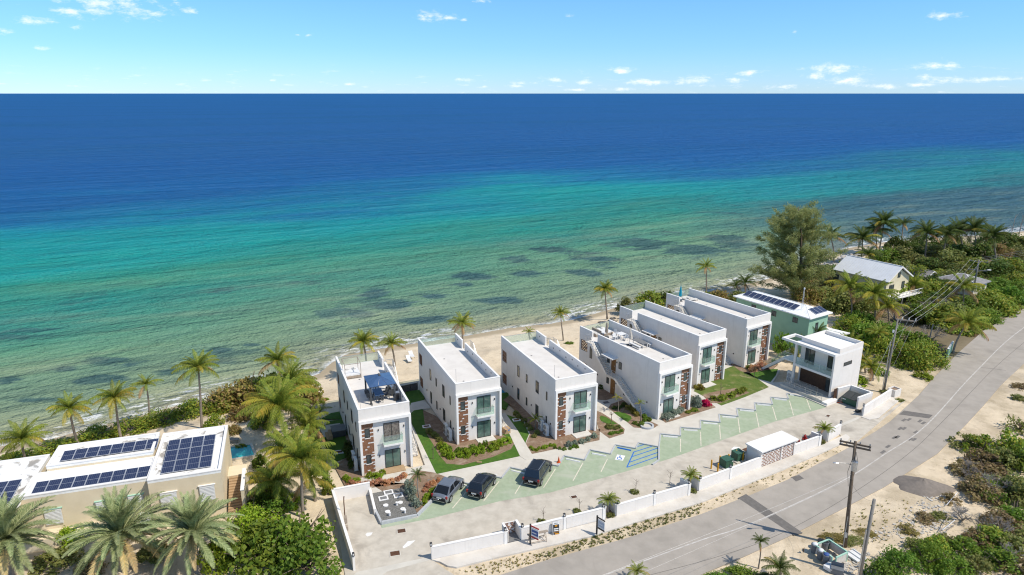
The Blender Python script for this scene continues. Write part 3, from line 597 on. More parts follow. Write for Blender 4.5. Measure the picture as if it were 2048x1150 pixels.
# gravel plot with covers
S('gravel_bed', MB().prism(PP(z6((462,385),(755,330),(862,560),(548,635)), .26), -.1, .26), M['gravel'])
gk = MB(); kp = PP(z6((492,530),(545,640),(865,575),(1010,428)), .3)
for i in range(3): gk.bar(kp[i]+Vector((0,0,-.16)), kp[i+1]+Vector((0,0,-.16)), .22, .42)
S('kerb', gk, M['kerb'])
def cover_sq(u, v, w, d, rz, label, z=.26, inner='slate', frame='whitebrick'):
    p = P(u, v, z); r_ = T('inspection_cover', label, 'cover', (p.x,p.y,z), R(rz)); b_ = .14
    mb = MB(); mb.box(-w/2,w/2,-d/2,-d/2+b_,0,.06).box(-w/2,w/2,d/2-b_,d/2,0,.06).box(-w/2,-w/2+b_,-d/2+b_,d/2-b_,0,.06).box(w/2-b_,w/2,-d/2+b_,d/2-b_,0,.06)
    mb.build('frame', M[frame], r_); MB().box(-w/2+b_+.003,w/2-b_-.003,-d/2+b_+.003,d/2-b_-.003,0,.04).build('plate', M[inner], r_); return r_
for (x, y), lab in zip(((610,378),(565,430),(697,405)), ('rear','left','right')): cover_sq(*z6((x,y))[0], .95, .8, 20, 'square white framed cover, the %s one on the grey gravel' % lab)
for (x, y), lab in zip(((585,493),(715,468),(602,550),(738,526)), ('rear left','rear right','front left','front right')):
    p = P(*z6((x,y))[0], .27); tag(MB().cyl(0,0,-.02,.05,.26,n=18).cyl(0,0,.05,.08,.06,n=8).build('round_cover', M['whitebrick'], loc=p), 'round white cover, %s of the four on the gravel' % lab, 'cover')
for (x, y), lab in zip(((620,585),(757,560),(684,492)), ('left','right','smallest')):
    p = P(*z6((x,y))[0], .26); tag(MB().cyl(0,0,-.02,.3,.1,n=12).cyl(0,0,.3,.36,.13,n=12).build('vent_pipe', M['whitebrick'], loc=p, smooth=False), 'short capped white pipe in the gravel, %s of three' % lab, 'pipe')
cover_sq(853, 853, 1.0, .7, 15, 'white framed rusty cover in the lawn beside the second villa', .152, 'rust')
cover_sq(677.6, 904.5, 1.1, .8, 15, 'white framed rusty cover in the shaded lawn left of the first villa', .05, 'rust')
cover_sq(1033, 840, 1.0, .7, 15, 'white framed rusty cover in the lawn beside the third villa', .152, 'rust')
def grate(u, v, w, d, rz, label, z=.018, mat_='rust'):
    p = P(u, v, z); r_ = T('drain_grate', label, 'drain', (p.x,p.y,z), R(rz))
    mb = MB(); mb.box(-w/2,w/2,-d/2,-d/2+.08,-.05,.03).box(-w/2,w/2,d/2-.08,d/2,-.05,.03).box(-w/2,-w/2+.08,-d/2+.08,d/2-.08,-.05,.03).box(w/2-.08,w/2,-d/2+.08,d/2-.08,-.05,.03)
    mb.build('frame', M['concrete' if mat_=='rust' else 'slate'], r_)
    me = MB().box(-w/2+.085,w/2-.085,-.03,.03,-.02,.02).mesh('bar', M[mat_])
    k = int((d-.2)/.085)
    for i in range(k): link('bar', me, r_, (0, -d/2+.13+i*(d-.26)/(k-1), 0))
    MB().box(-w/2+.08,w/2-.08,-d/2+.08,d/2-.08,-.05,.008).build('sump', M['black'], r_)
grate(803,1062,.9,.75,14,'rusty drain grate in front of the gravel plot')
grate(790,1107,1.0,.8,14,'rusty drain grate near the open entrance')
grate(1148,994,.75,.6,20,'rusty drain grate in the middle of the driveway')
grate(1656,832,.75,.55,40,'dark rusty drain grate below the green dumpster')
grate(864,962,.9,.7,10,'grey drain grate on the path by the first villa',.142,'slate')
grate(1212,805,.8,.6,20,'grey drain grate on the path beside the fourth villa',.142,'slate')
# round kerbed basin and pools
p = P(1294, 853, .14); basin = T('round_basin', 'round grey concrete ring set in the paving before the fourth villa', 'basin', p)
rg = MB(); n_ = 28
for i in range(n_):
    a0, a1 = 2*math.pi*i/n_, 2*math.pi*(i+1)/n_
    f = lambda r, a, z: (r*math.cos(a), r*math.sin(a), z)
    rg.add([f(.85,a0,0),f(.85,a1,0),f(.85,a1,.22),f(.85,a0,.22),f(.62,a0,.22),f(.62,a1,.22),f(.62,a1,.03),f(.62,a0,.03)], [(0,1,2,3),(3,2,5,4),(4,5,6,7)])
rg.build('ring', M['kerb'], basin); MB().cyl(0,0,.0,.04,.62,n=24).build('floor', M['concrete'], basin)
# ================================================================== VILLAS
VW, VL, VH, DK = 5.55, 16.6, 7.6, 6.42
BR = {}
def boxmesh(name, mat_, x0,x1,y0,y1,z0,z1): return MB().box(x0,x1,y0,y1,z0,z1).mesh(name, M[mat_])
def window(parent, X, x0, x1, z0, z1, y, name='window', pane='win', split=1, depth=.05, axis_='y', sgn=-1, fr=.05):
    """a framed window standing on a wall plane. axis_ 'y': plane y (faces sgn*y); 'x': plane x"""
    def bx(mb, a0,a1,b0,b1,d0,d1):
        if axis_ == 'y': return mb.box(X(a0),X(a1), y+sgn*d0, y+sgn*d1, b0,b1)
        return mb.box(X(y+sgn*d0), X(y+sgn*d1), a0,a1, b0,b1)
    w = MB()
    bx(w, x0,x0+fr,z0,z1,0,depth); bx(w, x1-fr,x1,z0,z1,0,depth); bx(w, x0+fr,x1-fr,z0,z0+fr,0,depth); bx(w, x0+fr,x1-fr,z1-fr,z1,0,depth)
    for i in range(1, split):
        c_ = x0+(x1-x0)*i/split; bx(w, c_-fr*.6,c_+fr*.6,z0+fr,z1-fr,0,depth)
    o = w.build(name, M['dark'], parent)
    for i in range(split):
        a = x0+fr+(x1-x0-2*fr)*i/split; b_ = x0+fr+(x1-x0-2*fr)*(i+1)/split
        g_ = MB(); bx(g_, a+.004+(fr*.6 if i else 0), b_-.004-(fr*.6 if i<split-1 else 0), z0+fr+.004, z1-fr-.004, 0, depth*.45); g_.build('pane', M[pane], o)
    return o
villas = []
def villa(pos, ang, mirror, label, n, upper='greenwin', lower='greenwin', base=.14):
    root = T('villa', label, 'house', (pos[0],pos[1],base), R(ang), 'white two-storey beach villas')
    root_m = root
    X = (lambda x: VW-x) if mirror else (lambda x: x)
    # solid body and hollow rear balconies
    w = MB(); w.box(X(0),X(VW), .3, VL-2.2, -.15, 6.3)
    for xs in ((0,.2),(VW-.2,VW)):
        x0, x1 = X(xs[0]), X(xs[1]); ya, yb = VL-2.2, VL
        w.box(x0,x1,ya,yb,-.15,.9).box(x0,x1,ya,ya+.3,.9,2.4).box(x0,x1,yb-.35,yb,.9,2.4).box(x0,x1,ya,yb,2.4,4.2).box(x0,x1,ya,ya+.3,4.2,5.8).box(x0,x1,yb-.35,yb,4.2,5.8).box(x0,x1,ya,yb,5.8,6.3)
    w.box(X(.2),X(VW-.2),VL-2.2,VL,2.95,3.2).box(X(.2),X(VW-.2),VL-2.2,VL,6.05,6.3)
    w.build('wall', M['white'], root)
    # breeze-block screens
    for xs in (.1, VW-.1):
        for zz in (.9, 4.2):
            s_ = MB(); k = 7
            for i in range(k+1): s_.box(X(xs-.06),X(xs+.06), VL-1.9,VL-.35, zz+i*1.5/k-.025, zz+i*1.5/k+.025)
            for i in range(k):
                for j in range(4):
                    yy = VL-1.9+1.55*(j+.5*(i%2)+.25)/4.3; s_.box(X(xs-.05),X(xs+.05), yy-.035,yy+.035, zz+i*1.5/k+.025, zz+(i+1)*1.5/k-.025)
            s_.build('breeze_screen', M['brick'], root)
    for zz in (.05, 3.25): window(root, X, .6, VW-.6, zz, zz+2.3, VL-2.2, 'sliding_door', 'win', 3, .05, 'y', 1)
    # roof deck and parapets
    MB().box(X(.2),X(VW-.2),.35,VL,6.3,DK).build('roof_deck', M['deck'], root)
    pa = MB(); pa.box(X(0),X(.2),.15,VL,6.3,VH).box(X(.2),X(VW-.2),.15,.35,6.3,VH)
    pa.box(X(VW-.2),X(VW),.15,VL-4.1,6.3,VH).box(X(VW-.2),X(VW),VL-2.9,VL,6.3,VH).box(X(VW-.2),X(VW),VL-4.1,VL-2.9,6.3,DK)
    pa.build('parapet', M['white'], root)
    cp = MB(); cp.box(X(-.02),X(.22),.13,VL+.02,VH,VH+.05).box(X(.22),X(VW-.22),.13,.37,VH,VH+.05)
    cp.box(X(VW-.22),X(VW+.02),.13,VL-4.1,VH,VH+.05).box(X(VW-.22),X(VW+.02),VL-2.9,VL+.02,VH,VH+.05); cp.build('coping', M['coping'], root)
    g_ = MB().box(X(.22),X(VW-.22),VL-.1,VL-.085,DK,DK+1.05).build('glass_guard', M['glass'], root)
    MB().box(X(.22),X(VW-.22),VL-.115,VL-.07,DK+1.055,DK+1.09).build('rail', M['steel'], g_)
    lm = boxmesh('parapet_lamp', 'dark', -.02,.02,-.07,.07,-.07,.07)
    for i, yy in enumerate((1.0,2.6,4.4,5.9,7.6,9.3,11.2)):
        for sx_ in ((VW-.22) ,): link('parapet_lamp', lm, root, (X(sx_), yy, 7.2 if i % 2 else 6.9))
    link('parapet_lamp', lm, root, (X(VW-.22), VL-1.2, 7.15))
    dr = MB().cyl(0,0,0,.02,.12,n=10).mesh('roof_drain', M['slate'])
    for yy in (3.2, 11.0): link('roof_drain', dr, root, (X(2.0), yy, DK+.002))
    MB().cyl(X(.45),1.3,DK,9.0,.018,n=6).build('lightning_rod', M['steel'], root)
    # street front: projecting frame, brick panel, doors, balcony
    f = MB(); f.box(X(-.05),X(VW+.05),-.12,.3,5.98,6.3).box(X(-.05),X(.2),-.12,.3,-.15,5.98).box(X(VW-.2),X(VW+.05),-.12,.3,-.15,5.98)
    f.build('front_frame', M['coping'], root)
    bp = MB().box(X(.2),X(1.5),.26,.3,0,5.98).build('brick_panel', M['mortar'], root)
    rnd = random.Random(11); rows = 40; rh = 5.96/rows
    wins = ((.58,1.12,1.05,2.1),(.58,1.12,4.15,5.25))
    for r_ in range(rows):
        z0 = .01+r_*rh; x = .2 + (.0 if r_ % 2 else -.0); cuts = [.2]
        while cuts[-1] < 1.49: cuts.append(min(1.5, cuts[-1] + rnd.choice((.24,.32,.43,.43))))
        for a, b_ in zip(cuts, cuts[1:]):
            if b_-a < .06: continue
            white = rnd.random() < .12 and b_-a < .4
            segs = [(a,b_)]
            for (wx0,wx1,wz0,wz1) in wins:
                if z0+rh > wz0-.08 and z0 < wz1+.03:
                    ns = []
                    for (p,q) in segs:
                        if q <= wx0 or p >= wx1: ns.append((p,q))
                        else:
                            if p < wx0-.05: ns.append((p,wx0))
                            if q > wx1+.05: ns.append((wx1,q))
                    segs = ns
                    if (r_ % 3 == 1) and segs and (segs[0][1] <= wx0+.01 or segs[0][0] >= wx1-.01): white = True
            for (p,q) in segs:
                key = (round(q-p,2), white)
                if key not in BR: BR[key] = boxmesh('brick', 'whitebrick' if white else 'brick', -key[0]/2+.008,key[0]/2-.008,-(.012 if white else .035),0,.008,rh-.012)
                link('brick', BR[key], bp, (X((p+q)/2), .259, z0))
    for (a,b_,c_,d_) in wins:
        wo = window(root, X, a,b_,c_,d_, .258, 'window', 'win', 1, .055)
        MB().box(X(a-.05),X(b_+.05),.16,.258,c_-.07,c_-.003).build('sill', M['coping'], wo)
    window(root, X, 2.62,4.35,.12,2.25,.3,'sliding_door',lower,2,.06)
    window(root, X, 2.62,4.35,3.3,5.5,.3,'sliding_door',upper,2,.06)
    MB().box(X(2.4),X(4.6),-.9,.3,-.02,.1).build('door_step', M['cardboard'] if n==1 else M['step'], root)
    bl = MB().box(X(2.45),X(4.6),-.42,.3,3.02,3.22).build('balcony', M['coping'], root)
    MB().box(X(2.5),X(4.55),-.38,-.365,3.23,4.2).box(X(2.5),X(2.515),-.36,.295,3.23,4.2).box(X(4.535),X(4.55),-.36,.295,3.23,4.2).build('glass_guard', M['glass'], bl)
    MB().box(X(2.48),X(4.57),-.4,-.345,4.205,4.24).build('rail', M['steel'], bl)
    lm2 = boxmesh('wall_lamp', 'dark', -.045,.045,-.1,0,-.1,.1)
    for (lx, lz) in ((2.05,1.75),(4.85,1.75),(2.05,4.85),(4.85,4.85)): link('wall_lamp', lm2, root, (X(lx), .3, lz))
    # closed side wall (no stair): windows and lamps
    for (ya,yb,za,zb) in ((2.2,2.5,.9,2.0),(2.2,2.5,4.1,5.2),(4.6,5.4,.75,2.3),(4.6,5.4,3.95,5.5),(7.9,8.3,.9,2.0),(7.9,8.3,4.1,5.2),(10.4,11.0,.6,2.2),(10.4,11.0,3.9,5.4)):
        window(root, X, ya,yb,za,zb, 0, 'window','win',2 if yb-ya > .7 else 1,.05,'x',-1)
    lm3 = boxmesh('wall_lamp', 'dark', -.05,.05,-.05,.05,-.09,.09)
    for (yy, zz) in ((1.2,1.5),(6.6,1.6),(12.6,1.7)): link('wall_lamp', lm3, root, (X(-.05), yy, zz))
    # stair side
    for (zz) in (.05, 3.25):
        d = MB().box(X(VW),X(VW+.05),8.4,9.3,zz,zz+2.15).build('door', M['wood'], root)
        MB().box(X(VW+.05),X(VW+.1),8.5,8.56,zz+.95,zz+1.1).build('handle', M['steel'], d)
    for (ya,yb,za,zb) in ((7.2,7.8,4.2,5.2),(9.7,10.2,4.3,5.1),(9.7,10.2,1.2,2.1),(13.6,14.1,3.6,5.4),(5.9,6.6,.8,1.6)):
        window(root, X, ya,yb,za,zb, VW, 'window','win',1,.05,'x',1)
    MB().box(X(VW),X(VW+1.0),8.0,10.4,5.5,5.62).build('canopy', M['coping'], root)
    for (yy, zz) in ((2.0,1.6),(8.15,1.9),(8.15,4.95),(12.2,1.7)): link('wall_lamp', lm3, root, (X(VW+.05), yy, zz))
    st = T_part('staircase', root)
    sm = boxmesh('step', 'step', -.5,.5,-.16,.16,-.17,0)
    def flight(y0, z0, y1, z1_):
        k = round((z1_-z0)/.178)
        for i in range(k): link('step', sm, st, (X(VW+.56), y0+(y1-y0)*(i+.5)/k, z0+(z1_-z0)*(i+1)/k))
        str_ = MB()
        for xx in (VW+.03, VW+1.06): str_.bar((X(xx+.02),y0-.1,z0-.08),(X(xx+.02),y1+.1,z1_-.12),.05,.30)
        str_.add([(X(VW+.08),y0,z0-.12),(X(VW+1.04),y0,z0-.12),(X(VW+1.04),y1,z1_-.2),(X(VW+.08),y1,z1_-.2)], [(0,1,2,3)])
        str_.build('stringer', M['coping'], st)
        rl = MB(); rl.bar((X(VW+1.1),y0,z0+.95),(X(VW+1.1),y1,z1_+.95),.045,.045)
        for i in range(0, 7): q = i/6; rl.box(X(VW+1.085),X(VW+1.115),y0+(y1-y0)*q-.015,y0+(y1-y0)*q+.015,z0+(z1_-z0)*q,z0+(z1_-z0)*q+.95)
        for hh in (.25,.5,.72): rl.bar((X(VW+1.1),y0,z0+hh),(X(VW+1.1),y1,z1_+hh),.012,.012)
        rl.build('railing', M['steel'], st)
    flight(2.0,0.0,7.2,3.2); flight(9.2,3.2,VL-4.0,DK)
    ld = MB(); ld.box(X(VW+.05),X(VW+1.1),7.2,9.2,3.02,3.2).box(X(VW+.05),X(VW+1.1),VL-4.0,VL-2.85,DK-.18,DK); ld.build('landing', M['step'], st)
    gd = MB()
    for (ya,yb,zz) in ((7.2,9.2,3.2),(VL-4.0,VL-2.85,DK)):
        for hh in (.3,.6,.95): gd.box(X(VW+1.085),X(VW+1.115),ya,yb,zz+hh-.015,zz+hh+.015)
        for q in range(4): yy = ya+(yb-ya)*q/3; gd.box(X(VW+1.08),X(VW+1.12),yy-.015,yy+.015,zz,zz+.95)
    gd.box(X(VW+.2),X(VW+1.1),VL-2.88,VL-2.85,DK+.93,DK+.97).box(X(VW+.2),X(VW+.23),VL-2.88,VL-2.85,DK,DK+.93)
    gd.build('railing', M['steel'], st)
    villas.append(root); return root
def T_part(name, parent): o = link(name, None, parent); o.empty_display_size = .2; return o
V1 = villa((-16.25,65.75), 22.0, False, 'white villa nearest the gravel plot, with a blue gazebo on its roof', 1, upper='curtain')
V2 = villa((-6.45,72.45), 22.8, False, 'white villa with an empty roof deck, second from the left', 2)
V3 = villa((5.15,73.65), 23.6, False, 'white villa with an empty roof deck directly behind the orange cone', 3)
V4 = villa((18.45,78.85), 31.5, True, 'white villa with furniture and a folded parasol on its roof and an outside stair', 4)
V5 = villa((25.9,88.6), 32.5, True, 'white villa with a bare roof deck between the two furnished roofs', 5)
V6 = villa((34.95,95.9), 33.0, True, 'white villa farthest right, with a teal folded parasol on its roof', 6)
def VP(n, x, y, z=0):
    a = villas[n-1].rotation_euler.z; l = villas[n-1].location
    return Vector((l.x + x*math.cos(a) - y*math.sin(a), l.y + x*math.sin(a) + y*math.cos(a), l.z + z))
def VA(n): return villas[n-1].rotation_euler.z
# air conditioners beside the first three villas
def ac_unit(pos, rz, label, h=1.35):
    r_ = T('air_conditioner', label, 'air conditioner', pos, rz)
    MB().box(-.45,.45,-.17,.17,.08,h).build('casing', M['ac'], r_)
    MB().box(-.5,.5,-.22,.22,0,.08).build('base', M['step'], r_)
    g_ = MB(); 
    for k in ((.38,),(1.0,)) if h > 1.2 else ((.42,),):
        for rr in (.12,.2,.27): g_.tube([(rr*math.cos(R(a))-.08,-.185,k[0]+rr*math.sin(R(a))) for a in range(0,361,30)], .012, 5, False)
    g_.build('fan_guard', M['dark'], r_)
    return r_
for n in (1,2,3):
    ac_unit(VP(n,-.45,1.5), VA(n)+R(-90), ('front','front','front')[n-1]+' white condenser unit against the side of '+('the gazebo villa','the second villa','the third villa')[n-1])
    ac_unit(VP(n,-.45,2.9), VA(n)+R(-90), 'rear white condenser unit against the side of '+('the gazebo villa','the second villa','the third villa')[n-1])

# ================================================================== ROOF FURNITURE
def gazebo(pos, rz):
    r_ = T('gazebo', 'blue roofed hardtop gazebo with charcoal posts on the first villa roof', 'gazebo', pos, rz)
    a, b_, h, t_ = 1.5, 1.75, 2.15, 2.75
    for sx_ in (-1,1):
        for sy in (-1,1):
            q = MB(); q.box(sx_*1.35-.09,sx_*1.35+.09,sy*1.55-.09,sy*1.55+.09,0,h).box(sx_*1.35-.15,sx_*1.35+.15,sy*1.55-.15,sy*1.55+.15,0,.08); q.build('post', M['furn'], r_)
    bm_ = MB(); bm_.box(-1.45,1.45,-1.63,-1.5,h-.12,h).box(-1.45,1.45,1.5,1.63,h-.12,h).box(-1.45,-1.32,-1.5,1.5,h-.12,h).box(1.32,1.45,-1.5,1.5,h-.12,h); bm_.build('beam', M['furn'], r_)
    e1 = [(-a,-b_,h),(a,-b_,h),(a,b_,h),(-a,b_,h)]; rdg = [(-.05,-.3,t_),(.05,-.3,t_),(.05,.3,t_),(-.05,.3,t_)]
    for i in range(4):
        p0, p1, q0, q1 = e1[i], e1[(i+1)%4], rdg[i], rdg[(i+1)%4]; k = 3
        L = lambda u, v, s: tuple(u[j]*(1-s)+v[j]*s for j in range(3))
        for j in range(k):
            c0, c1 = L(p0,p1,j/k+.006), L(p0,p1,(j+1)/k-.006); d0, d1 = L(q0,q1,j/k+.006), L(q0,q1,(j+1)/k-.006)
            dn_ = lambda p: (p[0],p[1],p[2]-.03)
            MB().add([c0,c1,d1,d0,dn_(c0),dn_(c1),dn_(d1),dn_(d0)], [(0,1,2,3),(7,6,5,4),(0,4,5,1),(1,5,6,2),(2,6,7,3),(3,7,4,0)]).build('roof_panel', M['navy'], r_)
    MB().box(-.1,.1,-.35,.35,t_-.02,t_+.05).build('ridge_cap', M['furn'], r_)
def chair(pos, rz, label, mat_='furn', group=None):
    r_ = T('chair', label, 'chair', pos, rz, group)
    MB().box(-.25,.25,-.25,.25,.40,.46).build('seat', M[mat_], r_)
    MB().bar((0,.25,.46),(0,.34,.98),.5,.04).build('backrest', M[mat_], r_)
    lg = boxmesh('leg', mat_, -.022,.022,-.022,.022,0,.40)
    for x in (-.22,.22):
        for y in (-.22,.22): link('leg', lg, r_, (x,y,0))
    ar_ = MB().box(-.29,-.25,-.22,.28,.62,.66).box(-.285,-.255,-.22,-.19,.40,.62).mesh('armrest', M[mat_])
    link('armrest', ar_, r_); link('armrest', ar_, r_, scale=(-1,1,1)); return r_
def table(pos, rz, label, a, b_, h=.74, top='navy', leg='furn'):
    r_ = T('table', label, 'table', pos, rz)
    MB().box(-a,a,-b_,b_,h-.05,h).build('table_top', M[top], r_)
    lg = boxmesh('leg', leg, -.035,.035,-.035,.035,0,h-.05)
    for x in (-a+.1,a-.1):
        for y in (-b_+.1,b_-.1): link('leg', lg, r_, (x,y,0))
    return r_
DZ = DK+.14
def loc1(u, v): return P(u, v, DZ)
gz = VP(1, 3.35, 5.1, DK); gazebo(gz, VA(1))
table(VP(1,3.1,5.0,DK), VA(1), 'navy topped dining table under the gazebo', .5, .95)
for i, (x, y, a, lab) in enumerate(((2.2,4.5,90,'near left'),(2.2,5.5,90,'far left'),(4.0,4.5,-90,'near right'),(4.0,5.5,-90,'far right'),(3.1,3.7,180,'head'),(3.1,6.3,0,'foot'))):
    chair(VP(1,x,y,DK), VA(1)+R(a), 'charcoal dining chair under the gazebo, %s side of the table' % lab, group='dining chairs under the gazebo')
def grill(pos, rz):
    r_ = T('grill', 'stainless barbecue grill against the roof parapet by the gazebo', 'grill', pos, rz)
    MB().box(-.55,.55,-.28,.28,.1,.85).build('cabinet', M['furn'], r_)
    hd = MB(); n_ = 6
    pr = [(.27*math.cos(R(180*i/n_)), .85+.28*math.sin(R(180*i/n_))) for i in range(n_+1)]
    hd.add([(-.45,y,z) for y,z in pr]+[(.45,y,z) for y,z in pr], [tuple(range(n_+1)), tuple(range(2*n_+1,n_,-1))]+[(i,i+1,n_+2+i,n_+1+i) for i in range(n_)]); hd.build('hood', M['steel'], r_)
    MB().bar((-.35,-.3,1.0),(.35,-.3,1.0),.03,.03).build('handle', M['steel'], r_)
    wl = MB().tube([(0,-.03,0),(0,.03,0)], .08, 10).mesh('wheel', M['black'])
    for x in (-.45,.45):
        for y in (-.2,.2): link('wheel', wl, r_, (x,y,.08))
grill(VP(1,4.85,5.4,DK), VA(1)+R(-90))
def heater(pos):
    r_ = T('patio_heater', 'narrow dark patio heater box by the gazebo post', 'heater', pos, VA(1))
    MB().box(-.22,.22,-.22,.22,0,.95).build('cabinet', M['furn'], r_); MB().box(-.26,.26,-.26,.26,.95,1.0).build('top', M['steel'], r_); MB().box(-.14,.14,-.235,-.222,.2,.8).build('door', M['black'], r_)
heater(VP(1,4.95,3.6,DK))
for i, (x, y) in enumerate(((4.95,1.1),(4.75,1.4),(5.05,1.7))):
    tag(MB().cyl(0,0,0,.22,.11,.14,n=10).build('plant_pot', M['furn'], loc=VP(1,x,y,DK)), 'small dark pot in the roof corner, %s of three' % ('nearest','middle','farthest')[i], 'pot')
bn = T('roof_bench', 'long dark low bench along the front parapet of the gazebo roof', 'bench', VP(1,3.2,.75,DK), VA(1))
MB().box(-.75,.75,-.09,.09,.38,.44).build('seat', M['furn'], bn)
for x in (-.65,.65): MB().box(x-.04,x+.04,-.08,.08,0,.38).build('leg', M['furn'], bn)
def daybed(pos, rz, label, canopy=True):
    r_ = T('daybed', label, 'daybed', pos, rz); w_, l_ = .95, 1.1
    MB().box(-w_,w_,-l_,l_,.08,.38).build('base', M['rattan'], r_); MB().box(-w_+.06,w_-.06,-l_+.06,l_-.06,.38,.52).build('mattress', M['furnw'], r_)
    pl = MB().ell((0,0,0),(.3,.2,.1),10,6).mesh('pillow', M['cushion'], True)
    for x in (-.4,.4): link('pillow', pl, r_, (x,l_-.35,.62))
    if canopy:
        for sx_ in (-1,1):
            for sy in (-1,1): MB().box(sx_*w_-.03,sx_*w_+.03,sy*l_-.03,sy*l_+.03,0,1.9).build('post', M['rattan'], r_)
        fr_ = MB(); fr_.box(-w_,w_,-l_-.03,-l_+.03,1.9,1.96).box(-w_,w_,l_-.03,l_+.03,1.9,1.96).box(-w_-.03,-w_+.03,-l_+.03,l_-.03,1.9,1.96).box(w_-.03,w_+.03,-l_+.03,l_-.03,1.9,1.96); fr_.build('top_frame', M['rattan'], r_)
    return r_
daybed(VP(1,1.35,12.6,DK), VA(1), 'white mattress daybed with a bare canopy frame at the rear of the gazebo roof')
# fourth villa roof
def parasol(pos, label, canvas, h=2.5, lean=0):
    r_ = T('parasol', label, 'parasol', pos)
    MB().cyl(0,0,0,h,.03,n=8).build('pole', M['steel'], r_); MB().box(-.35,.35,-.35,.35,0,.07).build('base', M['furn'], r_)
    mb = MB(); prof = [(h*.30,.12),(h*.36,.20),(h*.5,.19),(h*.7,.14),(h*.9,.08),(h+.05,.02)]
    n_ = 12; vs = []
    for z, r0 in prof:
        for j in range(n_): a = 2*math.pi*j/n_; q = r0*(1.25 if j % 2 else .7); vs.append((q*math.cos(a)+lean*(h-z)*.15, q*math.sin(a), z))
    mb.add(vs, [(i*n_+j, i*n_+(j+1)%n_, (i+1)*n_+(j+1)%n_, (i+1)*n_+j) for i in range(len(prof)-1) for j in range(n_)]); mb.build('canopy', M[canvas], r_)
daybed(VP(4,3.0,15.0,DK), VA(4), 'taupe rattan daybed with pale cushions at the sea end of the fourth villa roof', False)
sf = T('sofa', 'long pale rattan sofa on the sea end of the fourth villa roof', 'sofa', VP(4,1.6,15.2,DK), VA(4))
MB().box(-.45,.45,-1.0,1.0,0,.36).build('base', M['rattan'], sf); MB().box(-.42,.3,-.95,.95,.36,.48).build('cushion', M['cushion'], sf); MB().box(.3,.45,-1.0,1.0,.36,.8).build('backrest', M['rattan'], sf)
parasol(VP(4,2.4,13.5,DK), 'closed grey brown parasol beside the rattan daybed', 'rattan', 2.3)
table(VP(4,3.9,12.1,DK), VA(4), 'white square cafe table with white chairs on the fourth villa roof', .55, .55, .74, 'furnw', 'furnw')
for i, (x, y, a, lab) in enumerate(((2.9,12.1,90,'left'),(3.9,11.1,180,'near'),(3.9,13.1,0,'far'))): chair(VP(4,x,y,DK), VA(4)+R(a), 'white chair on the %s side of the white cafe table' % lab, 'furnw', 'white cafe chairs')
parasol(VP(4,3.1,9.4,DK), 'folded cream cantilever parasol hanging loose on the fourth villa roof', 'canvas', 2.6, 1)
pt = table(VP(4,4.1,8.3,DK), VA(4), 'grey topped white picnic table on the fourth villa roof', .5, 1.1, .74, 'slate', 'furnw')
for x, lab in ((-1.0,'near'),(1.0,'far')):
    q = VP(4,4.1+x*.95,8.3,DK); bch = T('bench', 'white slatted bench on the %s side of the picnic table' % lab, 'bench', q, VA(4))
    MB().box(-.18,.18,-1.1,1.1,.38,.44).build('seat', M['furnw'], bch)
    for y in (-.95,.95): MB().box(-.15,.15,y-.04,y+.04,0,.38).build('leg', M['furnw'], bch)
lgm = None
def lounger(pos, rz, label, mat_='cushion'):
    r_ = T('lounger', label, 'lounger', pos, rz)
    MB().box(-.32,.32,-.95,.35,.24,.34).build('mattress', M[mat_], r_); MB().bar((0,.35,.29),(0,.95,.62),.64,.09).build('backrest', M[mat_], r_)
    lg = boxmesh('leg', 'rattan', -.03,.03,-.03,.03,0,.24)
    for x in (-.28,.28):
        for y in (-.85,.3): link('leg', lg, r_, (x,y,0))
lounger(VP(6,2.9,15.1,DK), VA(6)+R(80), 'pale lounger beside the teal parasol, nearer the sea', 'cushion')
lounger(VP(6,3.3,13.9,DK), VA(6)+R(80), 'pale lounger beside the teal parasol, nearer the street', 'cushion')
parasol(VP(6,1.5,14.9,DK), 'tall folded teal parasol on the last villa roof', 'teal', 2.7)
# shaded lounge pieces beside villa one
hb = T('hot_tub', 'dark grey covered tub beside the first villa', 'tub', VP(1,-1.0,10.5,-.05), VA(1))
MB().box(-.8,.8,-.8,.8,0,.75).build('shell', M['furn'], hb); MB().box(-.84,.84,-.84,.84,.75,.85).build('lid', M['slate'], hb)
stp = T('wooden_steps', 'tan wooden steps beside the dark covered tub', 'steps', VP(1,-2.2,10.2,-.05), VA(1))
MB().box(-.35,.0,-.9,.9,0,.25).build('step', M['cardboard'], stp); MB().box(.0,.35,-.9,.9,0,.5).build('step', M['cardboard'], stp)
cb = T('cardboard_box', 'brown cardboard box with blue print at the foot of the second villa stair', 'box', VP(2,6.4,.4), VA(2)+R(8))
MB().box(-.4,.4,-.35,.35,0,.7).build('carton', M['cardboard'], cb); MB().box(.05,.3,-.353,-.3505,.4,.52).box(-.02,.02,-.35,.35,.7,.702).build('print', M['blue'], cb); MB().bar((-.38,-.36,.72),(-.1,-.5,.62),.3,.01).build('flap', M['cardboard'], cb)

